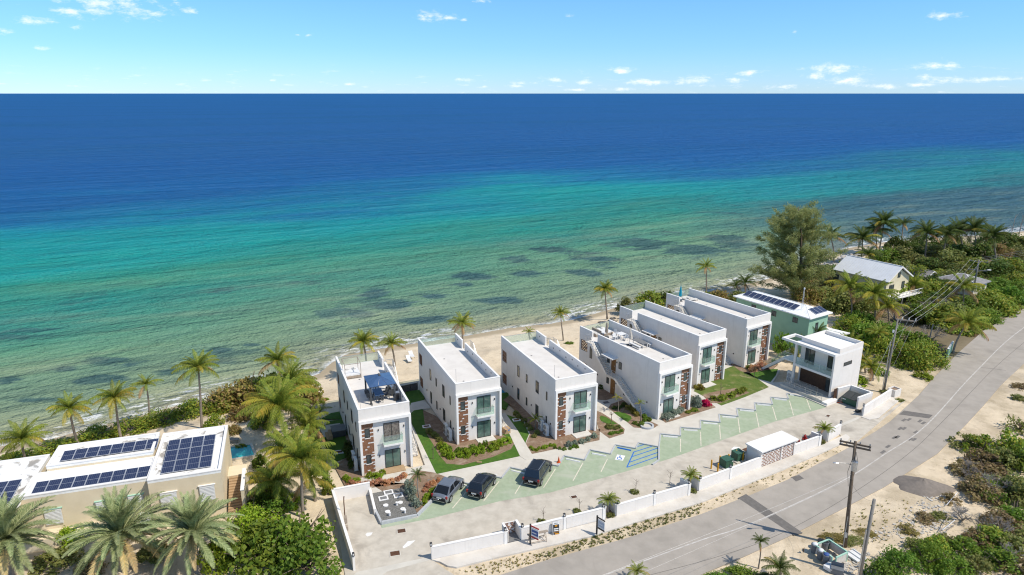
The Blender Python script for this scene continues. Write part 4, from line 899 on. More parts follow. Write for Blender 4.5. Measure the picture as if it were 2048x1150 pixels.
# ================================================================== CLUBHOUSE TOWER
def tower():
    fl, fr = P(1581,769), P(1657,799.4); ang = math.atan2(fr.y-fl.y, fr.x-fl.x); 
    r_ = T('clubhouse', 'white two-storey clubhouse with glazed balcony and dark boarded ground floor', 'building', (fl.x,fl.y,.1), ang)
    Wd, Dp = 6.1, 6.3
    w = MB(); w.box(0,Wd-.25,1.5,Dp,-.2,6.1).box(Wd-.25,Wd,0,Dp,-.2,6.3).box(0,.3,0,.3,-.2,6.1).box(0,.25,.3,1.5,2.9,3.2)
    w.build('wall', M['white'], r_)
    rf = MB(); rf.box(0,Wd+.003,-.05,Dp,6.1,6.42).box(-2.2,0,-.05,.3,6.1,6.42).box(-2.2,0,2.6,2.95,6.1,6.42).box(-2.2,-1.85,.3,2.6,6.1,6.42); rf.build('roof_frame', M['coping'], r_)
    p_ = MB(); p_.box(.3,Wd,.9,1.1,6.42,7.05).box(.3,Wd,Dp-.2,Dp,6.42,7.05).box(.3,.5,1.1,Dp-.2,6.42,7.05).box(Wd-.2,Wd,1.1,Dp-.2,6.42,7.05); p_.build('parapet', M['white'], r_)
    MB().box(.5,Wd-.2,1.1,Dp-.2,6.42,6.55).build('roof_deck', M['whiteroof'], r_)
    MB().box(.0,Wd-.25,-.02,1.5,2.95,3.25).build('balcony', M['coping'], r_)
    g_ = MB(); 
    for i in range(3): g_.box(.35+i*1.83,.35+i*1.83+1.78,.06,.075,3.26,4.3)
    g_.build('glass_guard', M['glass'], r_)
    I = lambda x: x
    window(r_, I, .75,2.2,3.3,5.7,1.5,'sliding_door','win',2,.06); window(r_, I, 4.2,5.6,3.3,5.7,1.5,'sliding_door','win',2,.06)
    # boarded ground floor, each board a piece
    bd = boxmesh('board', 'darkwood', .3,Wd-.27,-.03,0,0,.172)
    for i in range(16): link('board', bd, r_, (0,1.498,.1+i*.178))
    dr = window(r_, I, 4.35,5.5,.25,2.4,1.44,'glass_door','win',2,.05)
    MB().box(5.0,5.35,1.40,1.455,2.5,2.62).build('wall_lamp', M['furnw'], r_)
    window(r_, lambda x: x, 2.2,4.0,4.35,4.85, Wd, 'window','win',1,.05,'x',1)
    window(r_, lambda x: x, 2.0,2.4,.9,1.7, 0, 'window','win',1,.05,'x',-1)
    MB().box(-2.1,0,.6,2.6,3.0,3.2).build('landing', M['coping'], r_)
    st = T_part('staircase', r_); sm = boxmesh('step', 'step', -.14,.14,-.55,.55,-.17,0)
    for i in range(17): link('step', sm, st, (-5.6+i*.205,1.6,.1+(i+1)*.178))
    s2 = MB(); s2.bar((-5.8,1.0,.0),(-2.1,1.0,3.05),.06,.35).bar((-5.8,2.2,.0),(-2.1,2.2,3.05),.06,.35); s2.build('stringer', M['coping'], st)
    gg = MB()
    for y in (1.0,2.2): gg.add([(-5.6,y,.35),(-2.1,y,3.25),(-2.1,y,4.15),(-5.6,y,1.2)], [(0,1,2,3)])
    gg.add([(-2.1,.62,3.2),(0,.62,3.2),(0,.62,4.15),(-2.1,.62,4.15)], [(0,1,2,3)]); gg.build('glass_guard', M['glass'], st)
    hr = MB(); hr.bar((-5.7,1.0,1.2),(-2.1,1.0,4.2),.05,.05).bar((-5.7,2.2,1.2),(-2.1,2.2,4.2),.05,.05).bar((-2.1,.62,4.18),(0,.62,4.18),.05,.05); hr.build('rail', M['steel'], st)
    # ramp with rails in front
    rp = MB(); rp.prism([(-.3,-1.9),(Wd+.2,-1.9),(Wd+.2,1.5),(-.3,1.5)], -.2, .22).box(-.3,Wd+.25,-2.05,-1.9,-.2,.42); rp.build('ramp', M['concrete'], r_)
    MB().box(Wd+.2,Wd+1.0,-2.1,0.4,-.2,.3).build('plinth', M['coping'], r_)
    for y0, a, b_ in ((-1.75,.2,Wd-.1),(-.3,.4,4.4)):
        q = MB()
        for i in range(8): xx = a+(b_-a)*i/7; q.box(xx-.02,xx+.02,y0-.02,y0+.02,.22,1.15)
        for zz in (.55,.85,1.15): q.box(a,b_,y0-.018,y0+.018,zz-.018,zz+.018)
        q.build('railing', M['steel'], r_)
    return r_, ang, fl
tw, TA, TP = tower()
def TWP(x, y, z=.1): return Vector((TP.x+x*math.cos(TA)-y*math.sin(TA), TP.y+x*math.sin(TA)+y*math.cos(TA), z))
ac_unit(TWP(-.6,.6), TA, 'grey double fan condenser unit under the clubhouse stair', 1.6)
# bin enclosure and dumpster
def wallseg(a, b_, h, label, t_=.2, z=0.0, name='boundary_wall', mat_='white', cat='wall', group='white boundary walls', pilaster=()):
    a = Vector((a[0],a[1],0)); b_ = Vector((b_[0],b_[1],0)); d = b_-a; L = d.length
    r_ = T(name, label, cat, (a.x,a.y,z), math.atan2(d.y,d.x), group)
    MB().box(0,L,-t_/2,t_/2,-.2,h).build('wall_panel', M[mat_], r_); MB().box(-.02,L+.02,-t_/2-.025,t_/2+.025,h,h+.06).build('coping', M['coping'], r_)
    for q in pilaster: MB().box(L*q-.14,L*q+.14,-t_/2-.05,t_/2+.05,-.2,h+.1).build('pilaster', M['coping'], r_)
    for q in pilaster: MB().box(L*q+.15,L*q+.19,-t_/2-.004,-t_/2+.02,-.1,h-.02).build('joint', M['slate'], r_)
    return r_
zt = zpx(1520,640,4.4235)
e_ = PP(zt((690,610),(800,577),(995,638),(980,700)), 1.7); e2 = P(*zt((865,690))[0], 1.7)
tA, tB, tC = P(*zt((690,605))[0],1.7), P(*zt((803,578))[0],1.7), P(*zt((993,642))[0],1.7)
tD = P(*zt((868,688))[0],1.7)
wallseg(tA,tB,1.7,'short white bin store wall nearest the clubhouse'); wallseg(tB,tC,1.7,'white wall behind the green dumpster'); wallseg(tC,tD,1.7,'white bin store wall on the street side of the green dumpster')
MB_ = tag(MB().box(-.3,.3,-.05,.05,0,1.7).build('bin_store_gate', M['darkwood'], loc=(tA.x-.35,tA.y-.15,.02), rz=TA+R(90)), 'brown timber gate leaf standing open beside the bin store', 'gate')
dc = (tA+tB+tC+tD)/4
def dumpster(pos, rz):
    r_ = T('dumpster', 'green steel dumpster with grey plastic lid inside the white bin store', 'dumpster', pos, rz)
    MB().add([(-1,-.75,.1),(1,-.75,.1),(1,.75,.1),(-1,.75,.1),(-1.05,-.85,1.0),(1.05,-.85,1.0),(1.05,.8,1.35),(-1.05,.8,1.35)], [(3,2,1,0),(0,1,5,4),(1,2,6,5),(2,3,7,6),(3,0,4,7),(4,5,6,7)]).build('body', M['greenbox'], r_)
    for x0,x1 in ((-1.08,-.02),(.02,1.08)): MB().add([(x0,-.95,1.0),(x1,-.95,1.0),(x1,.82,1.4),(x0,.82,1.4),(x0,-.95,1.05),(x1,-.95,1.05),(x1,.82,1.46),(x0,.82,1.46)], [(0,3,2,1),(4,5,6,7),(0,1,5,4),(1,2,6,5),(2,3,7,6),(3,0,4,7)]).build('lid', M['grnlid'], r_)
    for x in (-1.12,1.12): MB().box(x-.06,x+.06,-.45,.45,.55,.7).build('fork_sleeve', M['greenbox'], r_)
    MB().box(-.95,-.55,-.845,-.8,.68,.8).build('sticker', M['furnw'], r_)
    wl = MB().tube([(-.04,0,0),(.04,0,0)], .1, 10).mesh('wheel', M['black'])
    for x in (-.8,.8):
        for y in (-.55,.55): link('wheel', wl, r_, (x,y,.1))
dumpster(P(*zt((815,745))[0]), TA+R(4))
tag(MB().ell((0,0,.18),(.35,.28,.22),10,6).ell((.3,.1,.14),(.22,.2,.16),8,5).build('rubbish_bag', M['grnlid'], loc=P(*zt((862,815))[0]), smooth=True), 'dark rubbish bag slumped by the street wall end', 'bag')
tag(MB().tube([(math.cos(R(a))*.5*(1-.0004*a), math.sin(R(a))*.35, .03+.00008*a) for a in range(0,1000,25)], .025, 6).build('hose', M['orange'], loc=P(*zt((705,728))[0])), 'coiled pinkish hose on the ground before the bin store', 'hose')
# ================================================================== STREET WALLS
H_W = 1.3
PW = lambda u, v: P(u, v, H_W)
wl_ = [P(665,979,1.4), P(707,1114,1.4), P(739,965,1.4)]
wallseg(wl_[0], wl_[1], 1.4, 'long white wall along the left edge of the driveway')
wallseg(wl_[0], wl_[2], 1.4, 'short white wall across the back of the driveway by the first villa')
pq = P(750,1022,.45)
wallseg(wl_[2], pq, .62, 'low white wall between the driveway end and the gravel plot')
def brickgrid(pos, rz, w, h, name, label, cols=4, rows=7, frame=.06):
    r_ = T(name, label, 'screen', pos, rz); f = MB(); f.box(0,frame,-.05,.05,0,h).box(w-frame,w,-.05,.05,0,h).box(frame,w-frame,-.05,.05,0,frame).box(frame,w-frame,-.05,.05,h-frame,h); f.build('frame', M['white'], r_)
    MB().box(frame,w-frame,.01,.04,frame,h-frame).build('back_panel', M['whitebrick'], r_)
    rh = (h-2*frame)/rows; rnd = random.Random(int(w*100))
    for i in range(rows):
        x = frame + (.0 if i % 2 else .18)
        while x < w-frame-.1:
            L = min(rnd.choice((.3,.45,.6)), w-frame-x)
            key = ('g', round(L,2), round(rh,3))
            if key not in BR: BR[key] = boxmesh('brick', 'brick', 0,key[1],-.045,.008,.0,rh*.5)
            link('brick', BR[key], r_, (x,0,frame+i*rh+rh*.2)); x += L+rnd.choice((.12,.2,.3))
    return r_
w1a, w1b = P(863,1119), P(1015,1086.8)
W1 = wallseg(w1a, w1b, H_W, 'white street wall panel between the open entrance and the pedestrian gate', pilaster=(.97,))
w2a, w2b = P(1042,1080.5), P(1210,1038)
W2 = wallseg(w2a, w2b, H_W, 'white street wall behind the sandwich board and estate signs', pilaster=(.5,.975))
w3a, w3b = P(1232,1033), P(1379,990)
W3 = wallseg(w3a, w3b, H_W, 'white street wall panel between two palm planters', pilaster=(.5,.98))
w4a, w4b = P(1396,982), P(1518,936)
W4 = wallseg(w4a, w4b, H_W, 'white street wall in front of the green transformers', pilaster=(.5,))
s5a, s5b = P(1518,936), P(1587,910)
w5b = P(1640,891)
W5 = wallseg(s5b, w5b, H_W, 'white street wall between the brick screen store and the last planter', pilaster=(.93,))
w6a, w6b = P(1654,883), P(1679,867)
W6 = wallseg(w6a, w6b, H_W, 'short white street wall at the right entrance with a palm behind it')
w7a, w7b = P(*zt((905,850))[0]), P(*zt((1150,690))[0])
W7 = wallseg(w7a, w7b, H_W, 'white wall beyond the right entrance, ending at the utility pole')
# recesses behind the gaps: side returns and brick screens
def recess(a, b_, depth, label, plants=True, screen=False):
    d = (b_-a); L = d.length; ang = math.atan2(d.y,d.x); n = Vector((-math.sin(ang), math.cos(ang), 0))
    wallseg(a, a+n*depth, H_W, 'left white return wall of '+label, .18); wallseg(b_, b_+n*depth, H_W, 'right white return wall of '+label, .18)
    if screen: brickgrid((a+n*depth).to_tuple(), ang, L, H_W, 'gate_screen', 'brown slatted gate screen set back in the street wall')
    else: wallseg(a+n*depth, b_+n*depth, .7, 'low white back wall of '+label, .15)
    c_ = (a+b_)/2 + n*depth*.45
    return c_
recess(w1b, w2a, 1.3, 'the pedestrian gate recess', screen=True)
S('gate_threshold', MB().prism([w1b, w2a, w2a+Vector((-.5,1.2,0)), w1b+Vector((-.5,1.2,0))], 0, .106), M['slate'])
C1 = recess(w2b, w3a, 1.3, 'the left palm planter'); C2 = recess(w3b, w4a, 1.3, 'the middle palm planter'); C3 = recess(w5b, w6a, 1.2, 'the right palm planter')
for c_, lab in ((C1,'a'),(C2,'b'),(C3,'c')): S('planter_soil', MB().prism([c_+Vector((-.6,-.6,0)), c_+Vector((.6,-.4,0)), c_+Vector((.5,.6,0)), c_+Vector((-.7,.4,0))], 0, .13), M['mulch'])
# brick screen store with flat roof
def store():
    d = s5b-s5a; L = d.length; ang = math.atan2(d.y,d.x)
    r_ = T('meter_store', 'flat roofed white store with rows of brown bricks facing the street', 'store', (s5a.x,s5a.y,0), ang)
    h = 2.0
    w = MB(); w.box(0,.2,-.1,1.9,-.2,h).box(L-.2,L,-.1,1.9,-.2,h).box(.2,L-.2,1.7,1.9,-.2,h).box(L*.6-.06,L*.6+.06,-.1,.08,-.2,h).box(.2,L-.2,.0,.08,-.2,h-.01); w.build('wall', M['white'], r_)
    MB().box(-.15,L+.15,-.3,2.05,h,h+.14).build('roof', M['coping'], r_)
    rnd = random.Random(5)
    for (xa, xb) in ((.22,L*.6-.08),(L*.6+.08,L-.22)):
        rows = 10; rh = (h-.1)/rows
        for i in range(rows):
            x = xa + (0 if i % 2 else .3)
            while x < xb-.12:
                Lb = round(min(rnd.choice((.5,.5,.6,.4)), xb-x),2); key = ('s', Lb)
                if key not in BR: BR[key] = boxmesh('brick', 'brick', 0,Lb,-.03,0,0,.075)
                link('brick', BR[key], r_, (x,-.001,.05+i*rh)); x += Lb+rnd.choice((.15,.2,.2))
    return r_
store()
tag(MB().box(-.45,.45,-.3,.3,0,.04).build('rusty_plate', M['rust'], loc=P(1494,899,.03), rz=R(30)), 'rust brown metal plate on the paving behind the brick store', 'plate')
# post lamps on the wall
lamp_me = MB().box(-.09,.09,-.09,.09,0,.03).box(-.02,.02,-.02,.02,.03,.06).mesh('lamp_base', M['dark'])
cage = MB(); 
for x in (-.085,.085):
    for y in (-.085,.085): cage.box(x-.012,x+.012,y-.012,y+.012,.06,.3)
cage.box(-.1,.1,-.1,.1,.3,.34).box(-.1,.1,-.1,.1,.05,.07); cage_me = cage.mesh('cage', M['dark']); lampg = MB().box(-.06,.06,-.06,.06,.075,.29).mesh('lantern_glass', M['furnw'])
def lantern(p, z, label):
    r_ = T('wall_lantern', label, 'lantern', (p.x,p.y,z), .4, 'lanterns on the street wall'); link('lamp_base', lamp_me, r_); link('cage', cage_me, r_); link('lantern_glass', lampg, r_)
def along(a, b_, q): return a+(b_-a)*q
for p, lab in ((w1a,'at the left end of the street wall'),(along(w1a,w1b,.97),'left of the pedestrian gate'),(along(w2a,w2b,.015),'right of the pedestrian gate'),(along(w2a,w2b,.5),'between the two estate signs'),(along(w2a,w2b,.975),'left of the left palm planter'),
               (along(w3a,w3b,.02),'right of the left palm planter'),(along(w3a,w3b,.5),'midway between the two palm planters'),(along(w3a,w3b,.98),'left of the middle palm planter'),(along(w4a,w4b,.02),'right of the middle palm planter'),(along(w4a,w4b,.5),'in front of the left transformer'),
               (along(w5b,s5b,.06),'left of the right palm planter'),(w6b,'at the right entrance, left side'),(w7a,'at the right entrance, right side')):
    lantern(p, H_W+(.10 if True else 0), 'small dark lantern on the wall post '+lab)
lantern(wl_[1], 1.5, 'small dark lantern on the wall post at the end of the long left wall')
# ================================================================== SITE EQUIPMENT
def transformer(u, v, rz, label):
    p = P(u, v, .03); r_ = T('transformer', label, 'transformer', (p.x,p.y,.03), rz, 'pad transformers')
    MB().box(-.8,.8,-.75,.75,0,.12).build('pad', M['concrete'], r_)
    MB().add([(-.55,-.5,.12),(.55,-.5,.12),(.55,.5,.12),(-.55,.5,.12),(-.55,-.5,1.0),(.55,-.5,1.0),(.55,.5,1.08),(-.55,.5,1.08)], [(3,2,1,0),(0,1,5,4),(1,2,6,5),(2,3,7,6),(3,0,4,7),(4,5,6,7)]).build('cabinet', M['greenbox'], r_)
    MB().box(-.58,.58,-.55,-.2,1.01,1.05).box(-.02,.02,-.512,-.501,.2,.95).build('lid', M['greenbox'], r_); MB().box(.36,.5,-.512,-.502,.72,.87).build('sticker', M['furnw'], r_)
transformer(1452,933,R(28),'green pad transformer nearer the middle palm planter'); transformer(1475,919,R(28),'green pad transformer nearer the brick screen store')
zq = zpx(1380,860,8.5333)
for (x, y), lab in zip(((360,660),(470,718),(502,590),(650,560),(780,490),(898,535)), ('leftmost','left of the near transformer','behind the near transformer','between the two transformers','behind the far transformer','right of the far transformer')):
    p = P(*zq((x,y))[0]); b_ = T('bollard', 'yellow steel bollard, '+lab, 'bollard', (p.x,p.y,.02), 0, 'bollards around the transformers')
    MB().cyl(0,0,0,1.05,.085,n=10).build('post', M['yellowpost'], b_); MB().ell((0,0,1.05),(.085,.085,.05),10,4).build('cap', M['yellowpost'], b_)
def hydrant(u, v, label, big):
    p = P(u, v); r_ = T('fire_hydrant', label, 'hydrant', (p.x,p.y,.02), R(20)); s = 1.35 if big else .9
    MB().cyl(0,0,0,.06*s,.17*s,n=12).cyl(0,0,.06*s,.75*s,.10*s,n=12).cyl(0,0,.6*s,.66*s,.15*s,n=12).build('barrel', M['red'], r_)
    MB().ell((0,0,.78*s),(.13*s,.13*s,.13*s),10,6).cyl(0,0,.88*s,.97*s,.04*s,n=6).build('bonnet', M['red'], r_)
    for a in (0,90,180): d = Vector((math.cos(R(a)), math.sin(R(a)), 0)); MB().tube([d*.08*s+Vector((0,0,.55*s)), d*.24*s+Vector((0,0,.55*s))], .07*s, 8).build('outlet', M['red'], r_)
hydrant(1597,893,'smaller red fire hydrant behind the street wall', False); hydrant(1608,889,'taller red fire standpipe behind the street wall', True)
p = P(*z7((450,402))[0], .14); cone = T('traffic_cone', 'orange traffic cone at a kerb corner before the third villa', 'cone', (p.x,p.y,.145))
MB().box(-.2,.2,-.2,.2,0,.04).build('base', M['orange'], cone); MB().cyl(0,0,.04,.75,.15,.025,n=14).build('body', M['orange'], cone)
# electric riser on the left wall
p = P(691,1048); rs = T('meter_riser', 'brown pipe riser with meter boxes leaning on the long left wall', 'pipe', (p.x,p.y,.02), R(-70))
MB().tube([(0,0,0),(0,0,2.4),(-.15,.05,2.9),(-.4,.1,2.7)], .05, 8).build('pipe', M['rust'], rs); MB().box(.4,.9,-.12,.12,.6,1.2).build('meter_box', M['rattan'], rs); MB().box(1.2,1.6,-.1,.1,.3,.7).build('meter_box', M['rattan'], rs)
# estate signs, sandwich board, saw bench
def yard_sign(u, v, rz, label, h, face, trim):
    p = P(u, v, .1); r_ = T('estate_sign', label, 'sign', (p.x,p.y,.1), rz)
    MB().box(-.06,.06,-.06,.06,0,h).build('post', M['dark'], r_); MB().box(.06,.95,-.03,.03,h-.22,h-.1).build('arm', M[trim], r_)
    b_ = MB().box(.12,.92,-.02,.02,h-1.15,h-.3).build('board', M['furnw'], r_)
    for s in (-.0235,.0215):
        MB().box(.16,.88,s,s+.002,h-1.0,h-.45).build('print', M[face], b_); MB().box(.2,.7,s-.002 if s<0 else s+.002,s if s<0 else s+.004,h-.8,h-.7).build('print', M['furnw'], b_)
    MB().box(.12,.92,-.02,.02,h-1.33,h-1.18).build('rider', M[trim], r_)
def nz_(name, c): M[name] = MAT(name, c, rough=.6)
nz_('signred', (.40,.03,.03)); nz_('signblue', (.05,.10,.28)); nz_('signgrey', (.42,.47,.55)); nz_('signorange', (.62,.27,.02)); nz_('signblack', (.03,.03,.03))
zs = zpx(1010,1000,8.904)
yard_sign(*zs((450,780))[0], R(-38), 'red and blue estate sign on a dark post beside the saw bench', 2.1, 'signblue', 'signred')
yard_sign(*zs((1632,605))[0], R(-48), 'pale grey estate sign on a dark post at the kerb', 2.0, 'signgrey', 'dark')
p = P(*zs((900,590))[0], .1); sb = T('sandwich_board', 'black and orange folding sandwich board leaning by the street wall', 'sign', (p.x,p.y,.1), R(12))
for s in (-1,1):
    bd = MB().add([(-.33,s*.28-.015,0),(.33,s*.28-.015,0),(.33,s*.28+.015,0),(-.33,s*.28+.015,0),(-.33,s*.03-.015,1.25),(.33,s*.03-.015,1.25),(.33,s*.03+.015,1.25),(-.33,s*.03+.015,1.25)], [(3,2,1,0),(4,5,6,7),(0,1,5,4),(1,2,6,5),(2,3,7,6),(3,0,4,7)]).build('board', M['furnw'], sb)
    if s < 0:
        def stripe(z0, z1_, m_, x0=-.29, x1=.29, e=.004):
            f_ = lambda z: -.28+.25*z/1.25-.016-e
            MB().add([(x0,f_(z0),z0),(x1,f_(z0),z0),(x1,f_(z1_),z1_),(x0,f_(z1_),z1_)], [(0,1,2,3)]).build('print', M[m_], bd)
        stripe(.05,1.0,'signblack'); stripe(.06,.18,'signorange',-.15,.25,.008); stripe(.82,.95,'signorange',-.12,.12,.008); stripe(.38,.48,'furnw',-.22,.22,.008); stripe(.55,.66,'furnw',-.22,.22,.008); stripe(.27,.31,'signorange',-.25,.25,.008)
        for x0, x1 in ((-.16,-.08),(-.05,.05),(.09,.15)): stripe(1.09,1.15,'signblack',x0,x1,.008)
p = P(*zs((580,730))[0], .1); sw = T('saw_bench', 'light metal saw bench frame on the sidewalk by the red sign', 'bench', (p.x,p.y,.1), R(18))
fr_ = MB()
for x in (-.75,.75): fr_.bar((x,-.4,0),(x,-.1,.85),.05,.05).bar((x,.4,0),(x,.1,.85),.05,.05).bar((x,-.32,.3),(x,.32,.3),.04,.04)
fr_.bar((-.75,-.34,.2),(.75,-.34,.2),.05,.05).bar((-.75,.34,.2),(.75,.34,.2),.05,.05); fr_.build('frame', M['rattan'], sw); MB().box(-1.0,1.0,-.14,.14,.85,.92).build('top', M['rattan'], sw)
tag(MB().box(-.3,.3,-.09,.09,0,.09).build('loose_block', M['cardboard'], loc=P(*z4((823,190))[0],.155), rz=R(-6)), 'tan block lying on the grass edge before the second villa', 'block')
# planter box across the right entrance
p = P(1787,790); pbx = T('planter_box', 'square white planter with dark soil by the roadside near the pole', 'planter', (p.x,p.y,0), R(30))
q = MB(); q.box(-.7,.7,-.55,-.45,-.1,1.0).box(-.7,.7,.45,.55,-.1,1.0).box(-.7,-.6,-.45,.45,-.1,1.0).box(.6,.7,-.45,.45,-.1,1.0); q.build('box', M['white'], pbx); MB().box(-.6,.6,-.45,.45,.0,.85).build('soil', M['mulch'], pbx)
# ================================================================== BEIGE HOUSE WITH SOLAR PANELS
def cellmat():
    m, t, b, o = nodes('solar_cells'); M['cell'] = m
    tcn = t.nodes.new('ShaderNodeTexCoord'); br = t.nodes.new('ShaderNodeTexBrick'); t.links.new(tcn.outputs['Object'], br.inputs['Vector'])
    br.offset = 0; br.inputs['Scale'].default_value = 1; br.inputs['Brick Width'].default_value = .168; br.inputs['Row Height'].default_value = .168; br.inputs['Mortar Size'].default_value = .007
    br.inputs['Color1'].default_value = (.012,.02,.06,1); br.inputs['Color2'].default_value = (.014,.025,.07,1); br.inputs['Mortar'].default_value = (.16,.18,.24,1)
    t.links.new(br.outputs['Color'], b.inputs['Base Color']); b.inputs['Roughness'].default_value = .18; b.inputs['Specular IOR Level'].default_value = .35
cellmat()
def solar_array(root_pos, rz, cols, rows, pw, ph, tilt, label, gap=.03, group=None):
    r_ = T('solar_array', label, 'solar panels', root_pos, rz, group)
    me_f = MB().box(0,pw,0,.035,0,.04).box(0,pw,ph-.035,ph,0,.04).box(0,.035,.035,ph-.035,0,.04).box(pw-.035,pw,.035,ph-.035,0,.04).box(.035,pw-.035,ph/2-.012,ph/2+.012,.002,.034).mesh('frame', M['panelframe'])
    me_c = MB().box(.035,pw-.035,.035,ph-.035,.004,.03).mesh('panel', M['cell'])
    ct, s_ = math.cos(tilt), math.sin(tilt)
    for j in range(rows):
        for i in range(cols):
            y = j*(ph+gap); p_ = link('panel', me_c, r_, (i*(pw+gap), y*ct, .12+y*s_), rot=(tilt,0,0)); link('frame', me_f, p_)
    W_, L_ = cols*(pw+gap), rows*(ph+gap); rk = MB()
    for q in (.12,.5,.88): rk.bar((0,L_*q*ct,.09+L_*q*s_),(W_,L_*q*ct,.09+L_*q*s_),.05,.05)
    for x in (.1,W_/2,W_-.1): rk.box(x-.025,x+.025,L_*.88*ct-.025,L_*.88*ct+.025,0,.09+L_*.88*s_); rk.box(x-.025,x+.025,L_*.12*ct-.025,L_*.12*ct+.025,0,.09+L_*.12*s_)
    rk.build('rack', M['panelframe'], r_); return r_
BA = R(18.0); BO = Vector((-34.3,56.75,0)); BH = 5.0
def BP(x, y, z=0): return Vector((BO.x+x*math.cos(BA)-y*math.sin(BA), BO.y+x*math.sin(BA)+y*math.cos(BA), z))
bh = T('beige_house', 'long beige flat-roofed house with white shutters and solar panels on the roof', 'house', BO, BA)
def roofbox(x0,x1,y0,y1,h,par=.36,t_=.25,mat_='stainroof'):
    MB().box(x0,x1,y0,y1,-.3,h-par).build('wall', M['beige'], bh)
    q = MB(); q.box(x0,x1,y0,y0+t_,h-par,h-.1).box(x0,x1,y1-t_,y1,h-par,h-.1).box(x0,x0+t_,y0+t_,y1-t_,h-par,h-.1).box(x1-t_,x1,y0+t_,y1-t_,h-par,h-.1); q.build('parapet', M['whiteroof'], bh)
    q = MB(); e=.03; q.box(x0-e,x1+e,y0-e,y0+t_,h-.1,h).box(x0-e,x1+e,y1-t_,y1+e,h-.1,h).box(x0-e,x0+t_,y0+t_,y1-t_,h-.1,h).box(x1-t_,x1+e,y0+t_,y1-t_,h-.1,h); q.build('coping', M['coping'], bh)
    MB().box(x0+t_,x1-t_,y0+t_,y1-t_,h-par,h-par+.08).build('roof', M[mat_], bh)
roofbox(0,6.4,0,9.7,BH)
roofbox(-10.6,-.004,1.0,5.2,BH-.25,mat_='whiteroof'); roofbox(-9.6,-.3,5.21,9.4,BH+.35)
roofbox(-26,-10.61,.2,9.6,BH-.55)
for x, z0, z1_, wd in ((1.6,1.9,3.4,1.45),(5.0,1.9,3.5,1.35),(-8.3,1.5,3.0,1.4),(-4.35,1.2,3.0,.85),(-2.75,1.2,3.0,.85),(-1.4,1.6,3.1,1.3),(-14.5,1.0,2.7,1.4)):
    y = 0 if x > 0 else (1.0 if x > -10.6 else .2)
    sh = MB().box(x-wd/2,x+wd/2,y-.14,y-.08,z0,z1_).build('shutter', M['furnw'], bh)
    sl = boxmesh('slat', 'furnw', -wd/2+.05,wd/2-.05,-.02,.0,-.02,.02)
    for i in range(10): link('slat', sl, sh, (x,y-.142,z0+.12+i*(z1_-z0-.24)/9))
    MB().box(x-wd/2-.1,x+wd/2+.1,y-.16,y,z1_+.05,z1_+.12).build('window_hood', M['mintpale'] if x < 0 else M['coping'], bh)
MB().box(-3.9,-3.2,.96,1.0,1.0,3.05).build('door', M['wood'], bh)
MB().box(-10.6,-.2,-.6,1.0,-.3,.95).build('plinth_terrace', M['beige'], bh)
# side stair
stz = T_part('staircase', bh); smb = boxmesh('step', 'cardboard', -.7,.7,-.16,.16,-.18,0)
for i in range(14): link('step', smb, stz, (7.3,-.2+i*.3,.02+(i+1)*.134))
MB().box(8.02,8.3,-.6,3.6,-.3,2.7).build('stair_wall', M['beige'], stz); MB().box(6.42,8.3,4.0,6.0,-.3,1.9).build('landing', M['beige'], stz)
MB().box(7.98,8.34,-.64,3.64,2.7,2.78).build('coping', M['coping'], stz)
solar_array(BP(.95,1.15,BH-.28), BA, 4, 3, 1.1, 2.0, R(4), 'large block of twelve solar panels on the right roof of the beige house')
solar_array(BP(-9.9,1.5,BH-.53), BA, 9, 1, 1.05, 1.75, R(6), 'front row of solar panels on the lower roof of the beige house')
solar_array(BP(-8.7,6.1,BH+.07), BA, 8, 1, 1.05, 1.75, R(6), 'rear row of solar panels on the raised roof of the beige house')
solar_array(BP(-19.0,.9,BH-.83), BA, 7, 2, 1.05, 1.8, R(6), 'solar panels on the leftmost roof of the beige house, cut by the frame')
ac_unit(BP(-.6,-.35,.95), BA, 'beige fan condenser on the terrace of the beige house', .9)
# swimming pools
pp_ = [(448,898),(500,890),(509,911),(450,921)]
pl = T('swimming_pool', 'turquoise swimming pool beside the beige house', 'pool', P(478,905))
o_ = pl.location
def rel(pts, o_): return [Vector((p.x-o_.x, p.y-o_.y, 0)) for p in pts]
c4 = rel(PP(pp_), o_); cc = sum(c4, Vector())/4; outer = [cc+(p-cc)*1.18 for p in c4]
dk = MB()
for i in range(4):
    a,b_,c_,d = c4[i],c4[(i+1)%4],outer[(i+1)%4],outer[i]; dk.prism([a,b_,c_,d], -.2, .12)
dk.build('coping', M['concrete'], pl); MB().prism(c4, -.6, .03).build('water', M['poolwater'], pl)
lounger(P(462,884,.0), R(100), 'bare wooden lounger at the sea side of the turquoise pool', 'rattan')
pl2 = T('swimming_pool', 'blue plunge pool between the second and third villas', 'pool', VP(3,-1.2,14.4,-.12), VA(3))
MB().box(-1.5,1.0,-1.6,1.7,-.5,.06).build('water', M['poolblue'], pl2)
q = MB(); q.box(-1.9,-1.5,-2.0,2.1,-.2,.12).box(1.0,1.2,-2.0,2.1,-.2,.12).box(-1.5,1.0,-2.0,-1.6,-.2,.12).box(-1.5,1.0,1.7,2.1,-.2,.12); q.build('coping', M['concrete'], pl2)
def pool_fence(a, b_, label):
    d = b_-a; L = d.length; r_ = T('pool_fence', label, 'fence', a, math.atan2(d.y,d.x), 'mesh pool fences'); k = max(2, int(L/1.0)+1)
    pm = MB().cyl(0,0,0,1.2,.025,n=6).mesh('post', M['black'])
    for i in range(k): link('post', pm, r_, (L*i/(k-1),0,0))
    MB().box(0,L,-.004,.004,.05,1.15).build('mesh_panel', M['fmesh'], r_)
M['fmesh'] = GLASS('fence_mesh', (.05,.05,.05), .45, .8)
